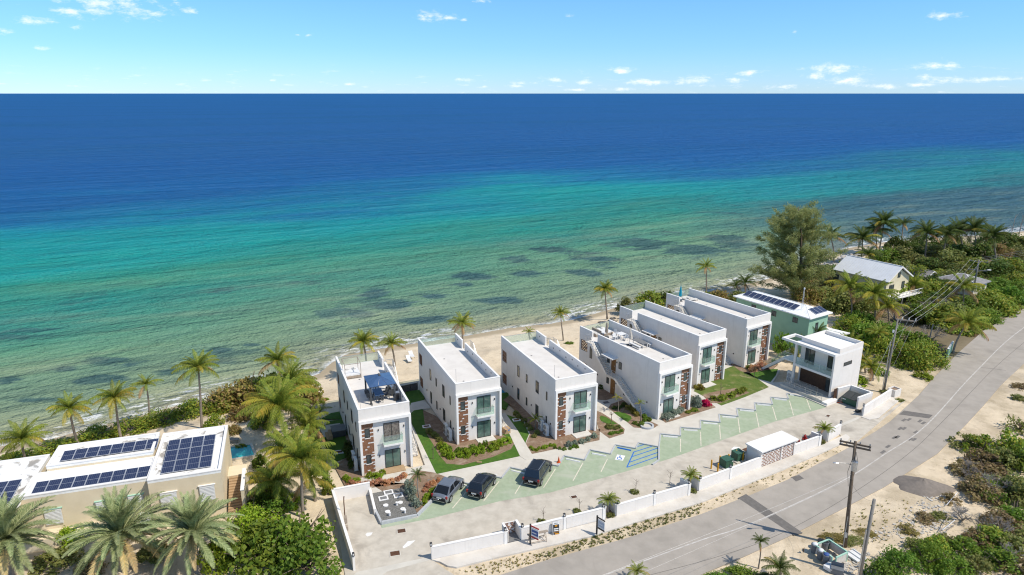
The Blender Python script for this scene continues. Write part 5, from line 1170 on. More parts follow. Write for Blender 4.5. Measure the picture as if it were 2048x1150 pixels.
pool_fence(VP(3,-3.2,11.0,-.1), VP(3,-3.2,17.0,-.1), 'black mesh pool fence along the second villa side'); pool_fence(VP(3,-3.2,17.0,-.1), VP(3,.0,17.0,-.1), 'black mesh pool fence on the beach side of the plunge pool')
pool_fence(VP(4,-1.2,17.2,-.1), VP(4,5.0,17.6,-.1), 'black mesh fence behind the fourth villa'); pool_fence(VP(2,-3.4,16.6,-.1), VP(2,-.2,16.9,-.1), 'black mesh fence on the sand behind the second villa')
lounger(P(823,713,-.3), R(20), 'white beach lounger on the sand behind the first villa, nearer one', 'furnw'); lounger(P(818,722,-.3), R(20), 'white beach lounger on the sand behind the first villa, farther one', 'furnw')

# ================================================================== GREEN HOUSE, YELLOW HOUSE AND OTHERS
def box_house(name, label, pos, rz, W_, L_, h, wall, roof, oh=.45, rise=1.1, kind='hip', panels=True, ridge_along='y', wins=()):
    r_ = T(name, label, 'house', pos, rz)
    MB().box(0,W_,0,L_,-.4,h).build('wall', M[wall], r_)
    a0,a1,b0,b1 = -oh,W_+oh,-oh,L_+oh; c_ = (a0+a1)/2; th = .14
    if kind == 'hip':
        ry0, ry1 = b0+(a1-a0)/2, b1-(a1-a0)/2
        E = [(a0,b0),(a1,b0),(a1,b1),(a0,b1)]; z0, z1_ = h, h+rise
        quads = [[(a0,b0,z0),(a1,b0,z0),(c_,ry0,z1_)],[(a1,b0,z0),(a1,b1,z0),(c_,ry1,z1_),(c_,ry0,z1_)],[(a1,b1,z0),(a0,b1,z0),(c_,ry1,z1_)],[(a0,b1,z0),(a0,b0,z0),(c_,ry0,z1_),(c_,ry1,z1_)]]
        mb = MB()
        for q in quads: mb.add([(x,y,z+th) for x,y,z in q], [tuple(range(len(q)))])
        mb.prism([(a0,b0),(a1,b0),(a1,b1),(a0,b1)], z0-.02, z0+th-.003); rf = mb.build('roof', M[roof], r_)
        sm_ = MB()
        for q in (((a0,b0),(c_,ry0)),((a1,b0),(c_,ry0)),((a0,b1),(c_,ry1)),((a1,b1),(c_,ry1))): sm_.bar((q[0][0],q[0][1],z0+th),(q[1][0],q[1][1],z1_+th),.12,.05)
        sm_.bar((c_,ry0,z1_+th),(c_,ry1,z1_+th),.14,.06); sm_.build('hip_cap', M['coping'], rf)
        n_ = int((b1-b0)/.55)
        for i in range(1, n_):
            y = b0+(b1-b0)*i/n_; run = min(y-b0, b1-y, (a1-a0)/2); zt_ = z0+rise*run/((a1-a0)/2)
            for s_ in (a0,a1): MB().bar((s_,y,z0+th+.01),(s_+(run if s_==a0 else -run),y,zt_+th+.01),.05,.04).build('seam', M[roof], rf)
    else:
        z0, z1_ = h, h+rise; rf = T_part('roof', r_)
        n_ = int((b1-b0)/.5)
        for s_ in (0,1):
            for i in range(n_):
                y0 = b0+(b1-b0)*i/n_+.012; y1 = b0+(b1-b0)*(i+1)/n_-.012; ex_ = a0 if s_==0 else a1
                MB().add([(ex_,y0,z0-.1),(c_,y0,z1_),(c_,y1,z1_),(ex_,y1,z0-.1),(ex_,y0,z0+.0),(c_,y0,z1_+.1),(c_,y1,z1_+.1),(ex_,y1,z0+.0)], [(0,1,2,3),(7,6,5,4),(0,4,5,1),(1,5,6,2),(2,6,7,3),(3,7,4,0)]).build('roof_panel', M[roof], rf)
        MB().box(c_-.12,c_+.12,b0,b1,z1_+.06,z1_+.15).build('ridge_cap', M[roof], rf)
        gb = MB()
        for y in (0.0, L_-.1): gb.add([(0,y,h),(W_,y,h),(W_/2,y,h+rise*W_/(W_+2*oh)),(0,y+.1,h),(W_,y+.1,h),(W_/2,y+.1,h+rise*W_/(W_+2*oh))], [(0,1,2),(5,4,3),(0,3,4,1),(1,4,5,2),(2,5,3,0)])
        gb.build('gable', M[wall], r_)
        bb = MB()
        for ex_ in (a0,a1): bb.bar((ex_,b0-.03,h-.08),(c_,b0-.03,z1_),.05,.25)
        bb.build('barge_board', M['coping'], r_)
    for (side, u0, u1, z0_, z1w, sp) in wins:
        if side == 'f': window(r_, lambda x: x, u0,u1,z0_,z1w,0,'window','win',sp,.05)
        elif side == 'l': window(r_, lambda x: x, u0,u1,z0_,z1w,0,'window','win',sp,.05,'x',-1)
        elif side == 'r': window(r_, lambda x: x, u0,u1,z0_,z1w,W_,'window','win',sp,.05,'x',1)
    return r_
GH = 6.0; gfl = P(1621,638,GH+.1); grt = P(1670,626,GH+.1); gbk = P(1466,592,GH+.1)
gax = Vector((gfl.x-gbk.x, gfl.y-gbk.y,0)); GL = gax.length; ga = math.atan2(gfl.x-gbk.x, gbk.y-gfl.y)
gW = (Vector((grt.x-gfl.x, grt.y-gfl.y,0))).length
GW = max(5.4, gW*.98)-.9
def rotp(o_, a, x, y, z=0): return Vector((o_.x+x*math.cos(a)-y*math.sin(a), o_.y+x*math.sin(a)+y*math.cos(a), z))
go = rotp(gfl, ga, .45, .45)
gh = box_house('green_house', 'mint green house with pale hipped roof behind the last villa', (go.x,go.y,0), ga, GW, GL-.9, GH, 'mint', 'whiteroof', .45, 1.0, 'hip', wins=(('f',1.8,2.5,3.6,4.9,1),('f',3.3,4.2,.8,2.0,1),('l',2.0,2.9,4.6,5.5,2),('l',6.0,6.9,4.6,5.5,2),('l',10.0,10.9,4.6,5.5,2)))
def roof_array(n, px0, py0, pw, ph, label, sl):
    # panels lying on the left slope of the green roof
    r_ = T('solar_array', label, 'solar panels', rotp(go, ga, px0, py0, GH), ga)
    return r_
hw = (GW+.9)/2; slope = math.atan2(1.0, hw)
sa = T('solar_array', 'row of ten solar panels along the slope of the pale hipped roof', 'solar panels', rotp(go, ga, -.45, 0, GH+.16), ga)
mc = MB().box(0,1.5,0,.92,.02,.06).mesh('panel', M['cell']); mf = MB().box(-.03,1.53,-.03,0,.015,.065).box(-.03,1.53,.92,.95,.015,.065).box(-.03,0,0,.92,.015,.065).box(1.5,1.53,0,.92,.015,.065).mesh('frame', M['panelframe'])
for i in range(10):
    s0 = .95; p_ = link('panel', mc, sa, (s0*math.cos(slope), 3.1+i*1.02, s0*math.sin(slope)+.03), rot=(0,-slope,0)); link('frame', mf, p_)
sa2 = T('solar_array', 'pair of solar panels on the end hip of the pale roof', 'solar panels', rotp(go, ga, 0, -.45, GH+.16), ga)
for i in range(3): p_ = link('panel', mc, sa2, (1.6+i*1.02+.95, .5*math.cos(slope), .5*math.sin(slope)+.04), rot=(Matrix.Rotation(slope*.98,3,'X') @ Matrix.Rotation(R(90),3,'Z')).to_euler()); link('frame', mf, p_)
p = rotp(go, ga, 1.1, 2.2, GH+.4); mast = T('antenna_mast', 'thin pale lattice mast standing on the green house roof', 'mast', p)
q = MB(); 
for k in range(3): a = k*2.09; q.tube([(.2*math.cos(a),.2*math.sin(a),-.6),(.06*math.cos(a),.06*math.sin(a),3.6)], .018, 5)
for i in range(8): a = i*2.09; q.bar((.17*math.cos(a),.17*math.sin(a),i*.5-.4),(.13*math.cos(a+2.09),.13*math.sin(a+2.09),i*.5+.1),.012,.012)
q.build('lattice', M['furnw'], mast); MB().ell((0,0,3.75),(.14,.14,.2),8,5).build('head', M['furnw'], mast)
# yellow house with metal gable roof
YH = 5.2; yFR = P(1776.4,564.2,YH); yFL = P(1665.6,538.3,YH); yBR = P(1814,557.3,YH)
ya = math.atan2(yFR.x-yFL.x, yFL.y-yFR.y); YL = Vector((yFR.x-yFL.x,yFR.y-yFL.y,0)).length; YW = 8.6
yo = rotp(yFR, ya, .5, .5)
yh = box_house('yellow_house', 'pale yellow house with grey ribbed metal gable roof among palms', (yo.x,yo.y,0), ya, YW-1.0, YL-1.0, YH, 'yellow', 'metalroof', .5, 2.4, 'gable', wins=(('f',1.0,2.6,2.3,4.2,2),('f',5.2,6.2,3.0,4.4,1),('f',3.4,4.3,5.4,6.4,1),('l',2.0,3.2,2.6,4.2,2),('l',6.0,7.2,2.6,4.2,2),('l',10.0,11.2,2.6,4.2,2)))
MB().box(0,YW+.6,-2.2,0,2.0,2.2).box(.05,YW+.6,-2.2,-2.1,2.95,3.05).build('deck', M['coping'], yh)
for i in range(9): MB().box(.1+i*1.1,.16+i*1.1,-2.18,-2.12,-.4 if i % 2 == 0 else 2.2,2.95).build('baluster', M['coping'], yh)
# white-roofed shed behind the clubhouse
sh0 = P(1663,668,2.8); sh1 = P(1752,690,2.8); sa_ = math.atan2(sh1.y-sh0.y, sh1.x-sh0.x)
box_house('garden_shed', 'low shed with a flat pale roof behind the clubhouse', (sh0.x,sh0.y-1.5,0), sa_+R(90), 4.0, 7.5, 2.6, 'mintpale', 'whiteroof', .4, .35, 'gable')
box_house('grey_roof_house', 'low house with weathered grey roof half hidden in greenery near the road', P(1945,594,0), R(35), 6, 7, 2.3, 'white', 'shingle', .5, 1.3, 'hip', wins=(('f',1.5,2.6,.9,2.0,2),('f',3.8,4.9,.9,2.0,2)))
box_house('grey_roof_house', 'long grey roofed house deep among the trees right of the yellow house', P(1850,566,0), R(30), 4, 5, 1.4, 'white', 'shingle', .5, 1.0, 'gable', wins=(('f',1.2,2.3,.4,1.2,2),))
wallseg(P(1903,700), P(1893,716), 1.5, 'short mint green wall at the roadside under a leaning palm', mat_='mint', group='green garden walls')

# ================================================================== CARS
def car(pos, rz, label, paint, L_=4.5, Wd=1.82, Ht=1.66, coupe=False, rails=True, name='parked_car'):
    r_ = T(name, label, 'car', pos, rz, 'cars in the parking bays'); hw = Wd/2
    # lower body: stations along y (rear -L/2 .. front L/2): (y, ztop, half width, zbottom)
    bz = .98
    st_ = [(-L_/2,.80,hw*.80,.42),(-L_/2+.06,bz-.06,hw*.9,.30),(-L_/2+.28,bz,hw*.97,.24),(-L_/2+.8,bz,hw,.22),(-.4,bz-.01,hw,.22),(.5,bz-.02,hw,.22),(L_*.22,bz-.02,hw*.99,.22),(L_*.36,bz-.08,hw*.97,.22),(L_/2-.22,bz-.20,hw*.92,.24),(L_/2-.05,.66,hw*.80,.30),(L_/2,.55,hw*.70,.36)]
    mb = MB(); ring = []
    for (y,zt_,w_,zb) in st_:
        zm = (zt_+zb)/2
        pts = [(-w_*.90,zb),(-w_,zb+.12),(-w_*1.0,zm),(-w_*.985,zt_-.10),(-w_*.90,zt_-.01),(-w_*.45,zt_+.035),(0,zt_+.045),(w_*.45,zt_+.035),(w_*.90,zt_-.01),(w_*.985,zt_-.10),(w_,zm),(w_,zb+.12),(w_*.90,zb)]
        ring.append([(x,y,z) for x,z in pts])
    n_ = len(ring[0]); vs = [p for rg_ in ring for p in rg_]
    fs = [(i*n_+j, i*n_+(j+1)%n_, (i+1)*n_+(j+1)%n_, (i+1)*n_+j) for i in range(len(ring)-1) for j in range(n_)] + [tuple(range(n_)), tuple((len(ring)-1)*n_+j for j in range(n_-1,-1,-1))]
    mb.add(vs, fs); body = mb.build('body', M[paint], r_, smooth=True)
    # cabin
    yb, yr0, yr1, yf = -L_/2+.30, (-L_/2+ (1.15 if coupe else .62)), L_*.08, L_*.27
    cb_ = MB(); h2 = Ht-.0; wt = hw*.76; wb = hw*.93; z0 = bz-.03
    base_ = [(-wb,yb),(wb,yb),(wb*.97,yf),(-wb*.97,yf)]; top_ = [(-wt,yr0),(wt,yr0),(wt,yr1),(-wt,yr1)]
    V0 = [(x,y,z0) for x,y in base_]+[(x,y,h2-.05) for x,y in top_]+[(x*.86,(y-(yr0+yr1)/2)*.93+(yr0+yr1)/2,h2) for x,y in top_]
    cb_.add(V0, [(0,1,5,4),(1,2,6,5),(2,3,7,6),(3,0,4,7),(4,5,9,8),(5,6,10,9),(6,7,11,10),(7,4,8,11),(8,9,10,11)]); cb_.build('cabin', M[paint], r_)
    def lerp(a,b_,s): return tuple(a[i]*(1-s)+b_[i]*s for i in range(3))
    def pane(q, name_, mat_='carglass', inset=.07, off=.012):
        a,b_,c_,d = [Vector(x) for x in q]; cen = (a+b_+c_+d)/4; n = (b_-a).cross(d-a).normalized()
        if n.dot(cen-Vector((0,0,.9))) < 0: n = -n
        vs_ = []
        for v_ in (a,b_,c_,d): dv = cen-v_; vs_.append(v_+dv*inset+n*off)
        lo_ = [v_-n*.02 for v_ in vs_]
        return MB().add(vs_+lo_, [(0,1,2,3),(0,4,5,1),(1,5,6,2),(2,6,7,3),(3,7,4,0)]).build(name_, M[mat_], r_)
    pane((V0[0],V0[1],V0[5],V0[4]), 'rear_window', inset=.10); pane((V0[2],V0[3],V0[7],V0[6]), 'windscreen', inset=.08)
    for s_, (i0,i1,i5,i4) in ((1,(1,2,6,5)),(-1,(0,3,7,4))):
        A,B,C_,D_ = V0[i0],V0[i1],V0[i5],V0[i4]
        for u0,u1 in ((.10,.50),(.53,.95)):
            pane((lerp(A,B,u0),lerp(A,B,u1),lerp(D_,C_,u1),lerp(D_,C_,u0)), 'side_window', inset=.10)
    # roof glass / rails
    if paint == 'carblack': MB().box(-wt*.62,wt*.62,yr0+.25,yr1-.15,h2+.002,h2+.012).build('sunroof', M['carglass'], r_)
    if rails:
        for s_ in (-1,1): MB().bar((s_*wt*.86,yr0+.1,h2+.04),(s_*wt*.86,yr1-.1,h2+.04),.035,.035).build('roof_rail', M['steel'], r_)
    # wheels
    ty = MB().tube([(-.11,0,0),(.11,0,0)], .345, 18).mesh('tyre', M['black']); rm = MB()
    rm.tube([(-.118,0,0),(.118,0,0)], .22, 16)
    for k in range(5): a = 2*math.pi*k/5; rm.bar((.121,0,0),(.121,.27*math.cos(a),.27*math.sin(a)),.05,.02)
    rmm = rm.mesh('rim', M['steel'])
    for sx_ in (-1,1):
        for yy in (-L_/2+.85, L_/2-.88):
            ar_ = MB(); ar_.tube([(sx_*(hw-.12),yy,.36),(sx_*(hw+.008),yy,.36)], .40, 18); ar_.build('wheel_arch', M['black'], r_)
            w_ = link('wheel', ty, r_, (sx_*(hw-.09),yy,.345)); link('rim', rmm, w_, (0,0,0), scale=(sx_,1,1))
    # lamps, bumpers, plate, mirrors
    for s_ in (-1,1):
        MB().box(s_*hw*.88-.09,s_*hw*.88+.07,-L_/2+.02,-L_/2+.2,.72,.98 if paint!='carsilver2' else .9).build('tail_lamp', M['taillamp'], r_)
        MB().box(s_*hw*.72-.16,s_*hw*.72+.12,L_/2-.22,L_/2-.06,.60,.72).build('headlight', M['furnw'], r_)
        MB().ell((s_*(hw+.09),L_*.17,1.08),(.12,.07,.08),8,5).build('mirror', M[paint], r_)
        MB().box(s_*hw-.006 if s_>0 else s_*hw-.004,s_*hw+.004 if s_>0 else s_*hw+.006,-L_*.1,-L_*.1+.2,.80,.83).build('handle', M['steel'], r_)
    MB().box(-hw*.82,hw*.82,-L_/2-.05,-L_/2+.12,.32,.52).build('rear_bumper', M['black'], r_); MB().box(-hw*.7,hw*.7,-L_/2-.06,-L_/2-.051,.36,.42).build('bumper_trim', M['steel'], r_)
    MB().box(-hw*.72,hw*.72,L_/2-.08,L_/2+.03,.28,.46).build('front_bumper', M['black'], r_)
    MB().box(-.26,.26,-L_/2-.02,-L_/2+.04,.66,.78).build('number_plate', M['furnw'], r_)
    return r_
M['carsilver'] = MAT('graphite_car_paint', (.27,.29,.32), rough=.3, metal=.6, coat=1.0); M['carblack'] = MAT('black_car_paint', (.012,.013,.016), rough=.25, coat=1.0, spec=.5)
M['carglass'] = MAT('car_glass', (.012,.014,.018), rough=.04, spec=.6); M['taillamp'] = MAT('red_lamp', (.30,.02,.02), rough=.2)
def carpos(rearpx, frontpx):
    a, b_ = P(*rearpx), P(*frontpx); d = b_-a; return (a+b_)/2, math.atan2(d.y,d.x)-math.pi/2
c_, a_ = carpos((881,1006),(914,968)); car((c_.x,c_.y,.03), a_, 'graphite grey sloping-back SUV, leftmost of the three parked cars', 'carsilver', 4.4, 1.84, 1.58, True, False)
c_, a_ = carpos((950,997),(979,961)); car((c_.x,c_.y,.03), a_, 'black compact SUV parked in the middle of the three cars', 'carblack', 4.3, 1.75, 1.62, False, False)
c_, a_ = carpos((1062,974),(1090,932)); car((c_.x,c_.y,.03), a_, 'large black SUV with silver roof rails, rightmost of the parked cars', 'carblack', 4.85, 1.92, 1.8, False, True)

# ================================================================== UTILITY POLES AND WIRES
def upole(base, top, r0, r1, label, mat_='pole'):
    r_ = T('utility_pole', label, 'pole', base, 0); d = Vector(top)-Vector(base)
    MB().tube([(0,0,-.4), d*.5, d], [r0,(r0+r1)/2,r1], 12).build('post', M[mat_], r_, smooth=True); return r_, d
def crossarm(r_, d, ang, w_, z, n_=4, mat_='pole'):
    a = Vector((math.cos(ang), math.sin(ang), 0)); c_ = d*(z/d.z)
    arm = MB().bar(c_-a*w_, c_+a*w_, .12, .14).build('crossarm', M[mat_], r_); tips = []
    for i in range(n_):
        q = c_ + a*(-w_*.92 + 2*w_*.92*i/(n_-1)); MB().cyl(q.x,q.y,q.z+.07,q.z+.16,.03,n=6).cyl(q.x,q.y,q.z+.16,q.z+.26,.07,.05,n=8).build('insulator', M['bin'], arm); tips.append(r_.location+q+Vector((0,0,.26)))
    return tips
pA = P(1690,1092); zA = ZT(pA, 884); tA_ = Vector((30.0,53.9,zA)); 
poleA, dA = upole(pA, (pA.x-.45, pA.y+.1, zA), .19, .12, 'tall brown timber utility pole with transformer beside the road, nearest the camera')
tipsA = crossarm(poleA, dA, R(-28), 1.25, zA-.25, 4)
crossarm(poleA, dA, R(-28), 1.25, zA-.55, 2)
cA = dA*(.79); MB().cyl(cA.x-.05,cA.y-.30,cA.z-.45,cA.z+.35,.24,n=14).cyl(cA.x-.05,cA.y-.30,cA.z+.35,cA.z+.42,.26,n=14).build('transformer_can', M['steel'], poleA, smooth=False)
for x in (-.12,.08): MB().cyl(cA.x-.05+x,cA.y-.3,cA.z+.42,cA.z+.62,.035,n=6).build('bushing', M['bin'], poleA)
arm = MB().tube([cA+Vector((0,0,-.1)), cA+Vector((-.7,-.1,.15)), cA+Vector((-1.5,-.2,.25))], .03, 6).build('lamp_arm', M['steel'], poleA); MB().ell((cA.x-1.65,cA.y-.22,cA.z+.25),(.3,.12,.07),8,5).build('street_lamp', M['steel'], arm)
MB().tube([(-.2,-.08,0),(-.2,-.08,3.2)], .05, 6).build('conduit', M['steel'], poleA); MB().box(-.35,-.1,-.3,-.12,1.1,1.55).build('meter_box', M['steel'], poleA)
ck = MB(); ck.tube([cA+Vector((.1,0,1.2)), cA+Vector((.35,-.1,.2)), cA+Vector((.15,0,-1.5))], .018, 5).tube([cA+Vector((-.2,-.1,.6)), cA+Vector((-.5,-.2,-.6)), cA+Vector((-.15,0,-2.2))], .018, 5); ck.build('drop_cable', M['wiredark'], poleA)
pB = P(1719,1152); zB = ZT(pB, 1000)
poleB, dB = upole(pB, (pB.x+.25, pB.y+.1, zB), .17, .13, 'short grey timber pole without arms at the bottom right', 'poleg'); MB().tube([(-.16,-.06,-.3),(-.1,-.06,zB*.62)], .06, 6).build('conduit', M['steel'], poleB)
pC = P(1767,784); zC = ZT(pC, 640)
poleC, dC = upole(pC, (pC.x+.6, pC.y+.4, zC), .15, .10, 'timber utility pole with one crossarm beside the right entrance', 'poleg')
tipsC = []
armC = MB().bar(dC+Vector((-.2,.1,-.05)), dC+Vector((2.0,-.9,-.05)), .14, .16).build('crossarm', M['rattan'], poleC)
for i in range(3): q = dC+Vector((.45+i*.72,-.2-i*.33,.05)); MB().cyl(q.x,q.y,q.z,q.z+.28,.06,n=8).build('insulator', M['furnw'], armC); tipsC.append(poleC.location+q+Vector((0,0,.28)))
MB().cyl(dC.x*.83-.3,dC.y*.83,dC.z*.83-.1,dC.z*.83+.25,.12,n=8).build('surge_arrester', M['furnw'], poleC); MB().tube([(-.22,0,0),(-.05,.1,dC.z*.7)], .05, 6).build('conduit', M['steel'], poleC)
pD = P(1945,592); zD = ZT(pD, 520); poleD, dD = upole(pD, (pD.x-.1,pD.y,zD), .18, .13, 'far utility pole with a street lamp near the grey roofed house', 'poleg')
tipsD = crossarm(poleD, dD, R(-35), 1.6, zD-.3, 4, 'poleg'); crossarm(poleD, dD, R(-35), 1.6, zD-2.1, 3, 'poleg')
lq = dD*.68; ar_ = MB().tube([lq, lq+Vector((1.6,-.6,.5))], .04, 6).build('lamp_arm', M['steel'], poleD); MB().ell((lq.x+1.9,lq.y-.7,lq.z+.52),(.5,.22,.1),8,5).build('street_lamp', M['furnw'], ar_)
pE = P(1854,697); upole(pE, (pE.x+.3,pE.y,ZT(pE,648)), .12, .09, 'small bare pole standing in the roadside bushes', 'poleg')
def wire(a, b_, sag, label, r=.02, mat_='wire', group='overhead wires'):
    a, b_ = Vector(a), Vector(b_); pts = [a+(b_-a)*(i/14)+Vector((0,0,-sag*4*(i/14)*(1-i/14))) for i in range(15)]
    tag(MB().tube(pts, r*.36, 5).build('overhead_wire', M[mat_]), label, 'wire', group)
for i in range(3): wire(tipsC[i], tipsD[i], 1.0, 'pale overhead wire from the entrance pole to the far lamp pole, %s of three' % ('left','middle','right')[i], .026, 'wirepale')
wire(poleC.location+dC*.8, poleD.location+dD*.8, 1.3, 'lower overhead cable between the entrance pole and the far lamp pole', .025)
far_ = Vector((190,190,9))
for i in range(4): wire(tipsD[i], far_+Vector((i*.8,-i*.5,.4)), 1.5, 'overhead wire leaving the far lamp pole rightward, '+('highest','second highest','third highest','lowest')[i], .024)
for i in range(3):
    g0 = P(1729+i*22, 792-i*16, 0); wire(tipsC[i], g0, .0, 'pale guy wire slanting down from the entrance pole crossarm, %s of three' % ('left','middle','right')[i], .03, 'wirepale')
wA = poleA.location+dA*.70; wire(wA, Vector((-24,27,6.6)), .9, 'upper pale cable crossing above the road from the near pole', .022); wire(poleA.location+dA*.66, Vector((-24,25,6.0)), .9, 'lower pale cable crossing above the road from the near pole', .018)
wire(poleA.location+dA*.62, poleB.location+dB*.98, .5, 'black cable drooping between the two near poles', .02, 'wiredark')

# ================================================================== BIN PEN, RUBBLE, MOUND
zn = zpx(1560,1000,7.6667)
bp0 = PP(zn((540,680),(750,600),(1040,795),(860,880),(810,880)), .9)
def picket(a, b_, label):
    d = b_-a; d.z = 0; r_ = T('bin_pen_side', label, 'fence', (a.x,a.y,0), math.atan2(d.y,d.x), 'pale green bin pen'); L = d.length
    MB().box(.06,L-.06,-.03,.03,.05,.82).build('board_panel', M['step'], r_); MB().box(0,L,-.06,.06,.82,.92).build('top_rail', M['mintpale'], r_); MB().box(0,.1,-.055,.055,-.1,.82).build('post', M['mintpale'], r_); MB().box(L-.1,L,-.055,.055,-.1,.82).build('post', M['mintpale'], r_)
picket(bp0[0], bp0[1], 'far left side of the pale green bin pen'); picket(bp0[1], bp0[2], 'long far side of the pale green bin pen'); picket(bp0[2], bp0[3], 'right end of the pale green bin pen'); picket(bp0[0], bp0[4], 'near side of the pale green bin pen')
def rbin(u, v, label, mat_='bin', lid='furnw', z=0):
    p = P(u, v); r_ = T('rubbish_bin', label, 'bin', (p.x,p.y,z), random.random())
    MB().cyl(0,0,0,.82,.25,.31,n=16).cyl(0,0,.76,.84,.335,n=16).build('drum', M[mat_], r_, smooth=False)
    if lid: MB().ell((0,0,.86),(.27,.25,.14),10,6).build('bag', M[lid], r_, smooth=True)
    else: MB().cyl(0,0,.841,.845,.29,n=16).build('dark_mouth_disc', M['black'], r_)  # flat black disc stands in for the shaded inside of the drum
for (x,y,lab,mt,ld) in ((522,800,'navy drum bin with white bag, leftmost outside the pen','bin','furnw'),(612,895,'grey drum bin with white bag, middle outside the pen','bin','furnw'),(697,960,'grey drum bin with blue bag, nearest the camera','bin','signblue'),(680,760,'grey open drum bin inside the pen','bin',None),(742,720,'dark green open drum bin inside the pen','greenbox',None),(615,740,'low dark bin in the near corner of the pen','grnlid',None)): rbin(*zn((x,y))[0], lab, mt, ld)
tag(MB().box(-.6,.6,-.45,.45,0,.07).box(-.6,-.5,-.45,.45,.07,.12).box(.5,.6,-.45,.45,.07,.12).build('pallet', M['furnw'], loc=P(*zn((790,1020))[0],.35), rot=None, rz=R(30)) if False else MB().box(-.6,.6,-.4,.4,.3,.38).box(-.55,-.45,-.4,.4,0,.3).box(.45,.55,-.4,.4,0,.3).build('discarded_table', M['furnw'], loc=P(*zn((780,1050))[0]), rz=R(35)), 'pale discarded low table tipped beside the bins', 'table')
tag(MB().box(-.6,.6,-.7,.7,0,.05).box(-.6,-.52,-.7,.7,.05,.14).box(.52,.6,-.7,.7,.05,.14).box(-.04,.04,-.7,.7,.05,.14).build('discarded_grille', M['furnw'], loc=P(*zn((1150,860))[0],.05), rz=R(25)), 'white slatted panel lying beside the bin pen', 'panel')
tag(MB().box(-.5,.5,-.35,.35,0,.5).box(-.5,.5,.25,.35,.5,.8).build('discarded_box', M['bin'], loc=P(*zn((870,1110))[0]), rz=R(-25)), 'dark broken crate dumped beside the bins', 'crate')
def rubble(name, pts, n_, s0, s1, mat_, label, cat):
    tmpl = []
    for k in range(5):
        r_ = random.Random(k); tmpl.append([(math.cos(a)*(.6+.5*r_.random()), math.sin(a)*(.6+.5*r_.random()), z) for z in (-.25,.25) for a in (0,1.2,2.6,3.7,5.0)])
    mb = MB(); P0 = PP(pts); xs = [p.x for p in P0]; ys = [p.y for p in P0]
    def inside(x, y):
        c = False; j = len(P0)-1
        for i in range(len(P0)):
            if (P0[i].y > y) != (P0[j].y > y) and x < (P0[j].x-P0[i].x)*(y-P0[i].y)/(P0[j].y-P0[i].y)+P0[i].x: c = not c
            j = i
        return c
    k = 0; tries = 0
    while k < n_ and tries < n_*30:
        tries += 1; x = random.uniform(min(xs),max(xs)); y = random.uniform(min(ys),max(ys))
        if not inside(x, y): continue
        s = s0+(s1-s0)*random.random()**2.2; hz = land_h(x,y); zz_ = random.uniform(.6,1.3); t_ = random.choice(tmpl); a = random.uniform(0,6.28); ca, sa_2 = math.cos(a), math.sin(a)
        mb.add([(x+s*(px*ca-py*sa_2), y+s*(px*sa_2+py*ca), hz+s*(.25+pz*zz_)) for px,py,pz in t_], [(0,1,2,3,4),(9,8,7,6,5)]+[(i,(i+1)%5,5+(i+1)%5,5+i) for i in range(5)][::1]); k += 1
    return tag(mb.build(name, M[mat_]), label, cat, kind='stuff')
def land_h(x, y):
    X = np.array([float(x)]); Y = np.array([float(y)]); return float(land_z(X, Y, shore_dist(X, Y))[0])
rubble('rubble', [(1800,1040),(1860,975),(1905,985),(1930,1020),(1900,1060),(1850,1085),(1790,1075),(1740,1085),(1700,1115),(1660,1110),(1720,1075)], 900, .03, .17, 'rock', 'pale broken rubble strewn across the verge', 'rubble')
rubble('rubble', [(1680,1130),(1700,1110),(1740,1105),(1720,1150),(1690,1155)], 200, .05, .2, 'rock', 'loose white stones by the bin pen', 'rubble')
rubble('shore_rocks', [(60,880),(180,850),(280,822),(420,788),(500,776),(440,806),(320,840),(220,860),(120,880)], 1300, .12, .6, 'ironrock', 'dark grey shore rocks at the water edge by the hedge', 'rocks')
rubble('shore_rocks', [(1580,560),(1640,520),(1700,500),(1740,500),(1700,525),(1620,570)], 500, .2, .8, 'rock', 'pale shore rocks past the casuarina', 'rocks')
rubble('driftwood_debris', [(1180,640),(1240,618),(1300,600),(1330,604),(1260,625),(1200,650)], 120, .1, .4, 'ironrock', 'dark weed and stones on the upper beach', 'debris')
# grey sand pile
p = P(1845,972); mb = MB(); nr, na = 9, 28; vs = [(0,0,.95)]
for i in range(1, nr+1):
    for j in range(na):
        a = 2*math.pi*j/na; rr = i/nr; w_ = 1+.10*math.sin(3*a+1)+.06*math.sin(7*a); vs.append((2.9*rr*w_*math.cos(a)+.05*math.sin(9*a+i), 1.9*rr*w_*math.sin(a), max(-.06, .95*(1-rr)**1.05+.05*math.sin(5*a+i*1.7)*(1-rr)) if i < nr else -.08))
mb.add(vs, [(0,1+j,1+(j+1)%na) for j in range(na)]+[(1+i*na+j,1+(i+1)*na+j,1+(i+1)*na+(j+1)%na,1+i*na+(j+1)%na) for i in range(nr-1) for j in range(na)])
tag(mb.build('sand_pile', M['mound'], loc=p, rz=R(-15), smooth=True), 'conical heap of grey sand on the road verge', 'heap')
for i, (x0,y0,x1,y1) in enumerate(((1893,1010,1915,985),(1880,1062,1898,1030),(1885,1060,1910,1040),(1895,1060,1915,1045),(1915,1018,1940,1030),(1945,1030,1965,1050),(1975,1030,1990,1045))):
    a, b_ = P(x0,y0,.2), P(x1,y1,.35); tag(MB().bar(a, b_, .06, .03).build('loose_plank', M['rattan' if i % 2 else 'furnw']), 'weathered board in the rubble, '+('standing apart near the top','leftmost of the crossed ones','middle of the crossed ones','rightmost of the crossed ones','near the dry brush','on the bare soil','farthest right')[i], 'plank', 'boards in the rubble')
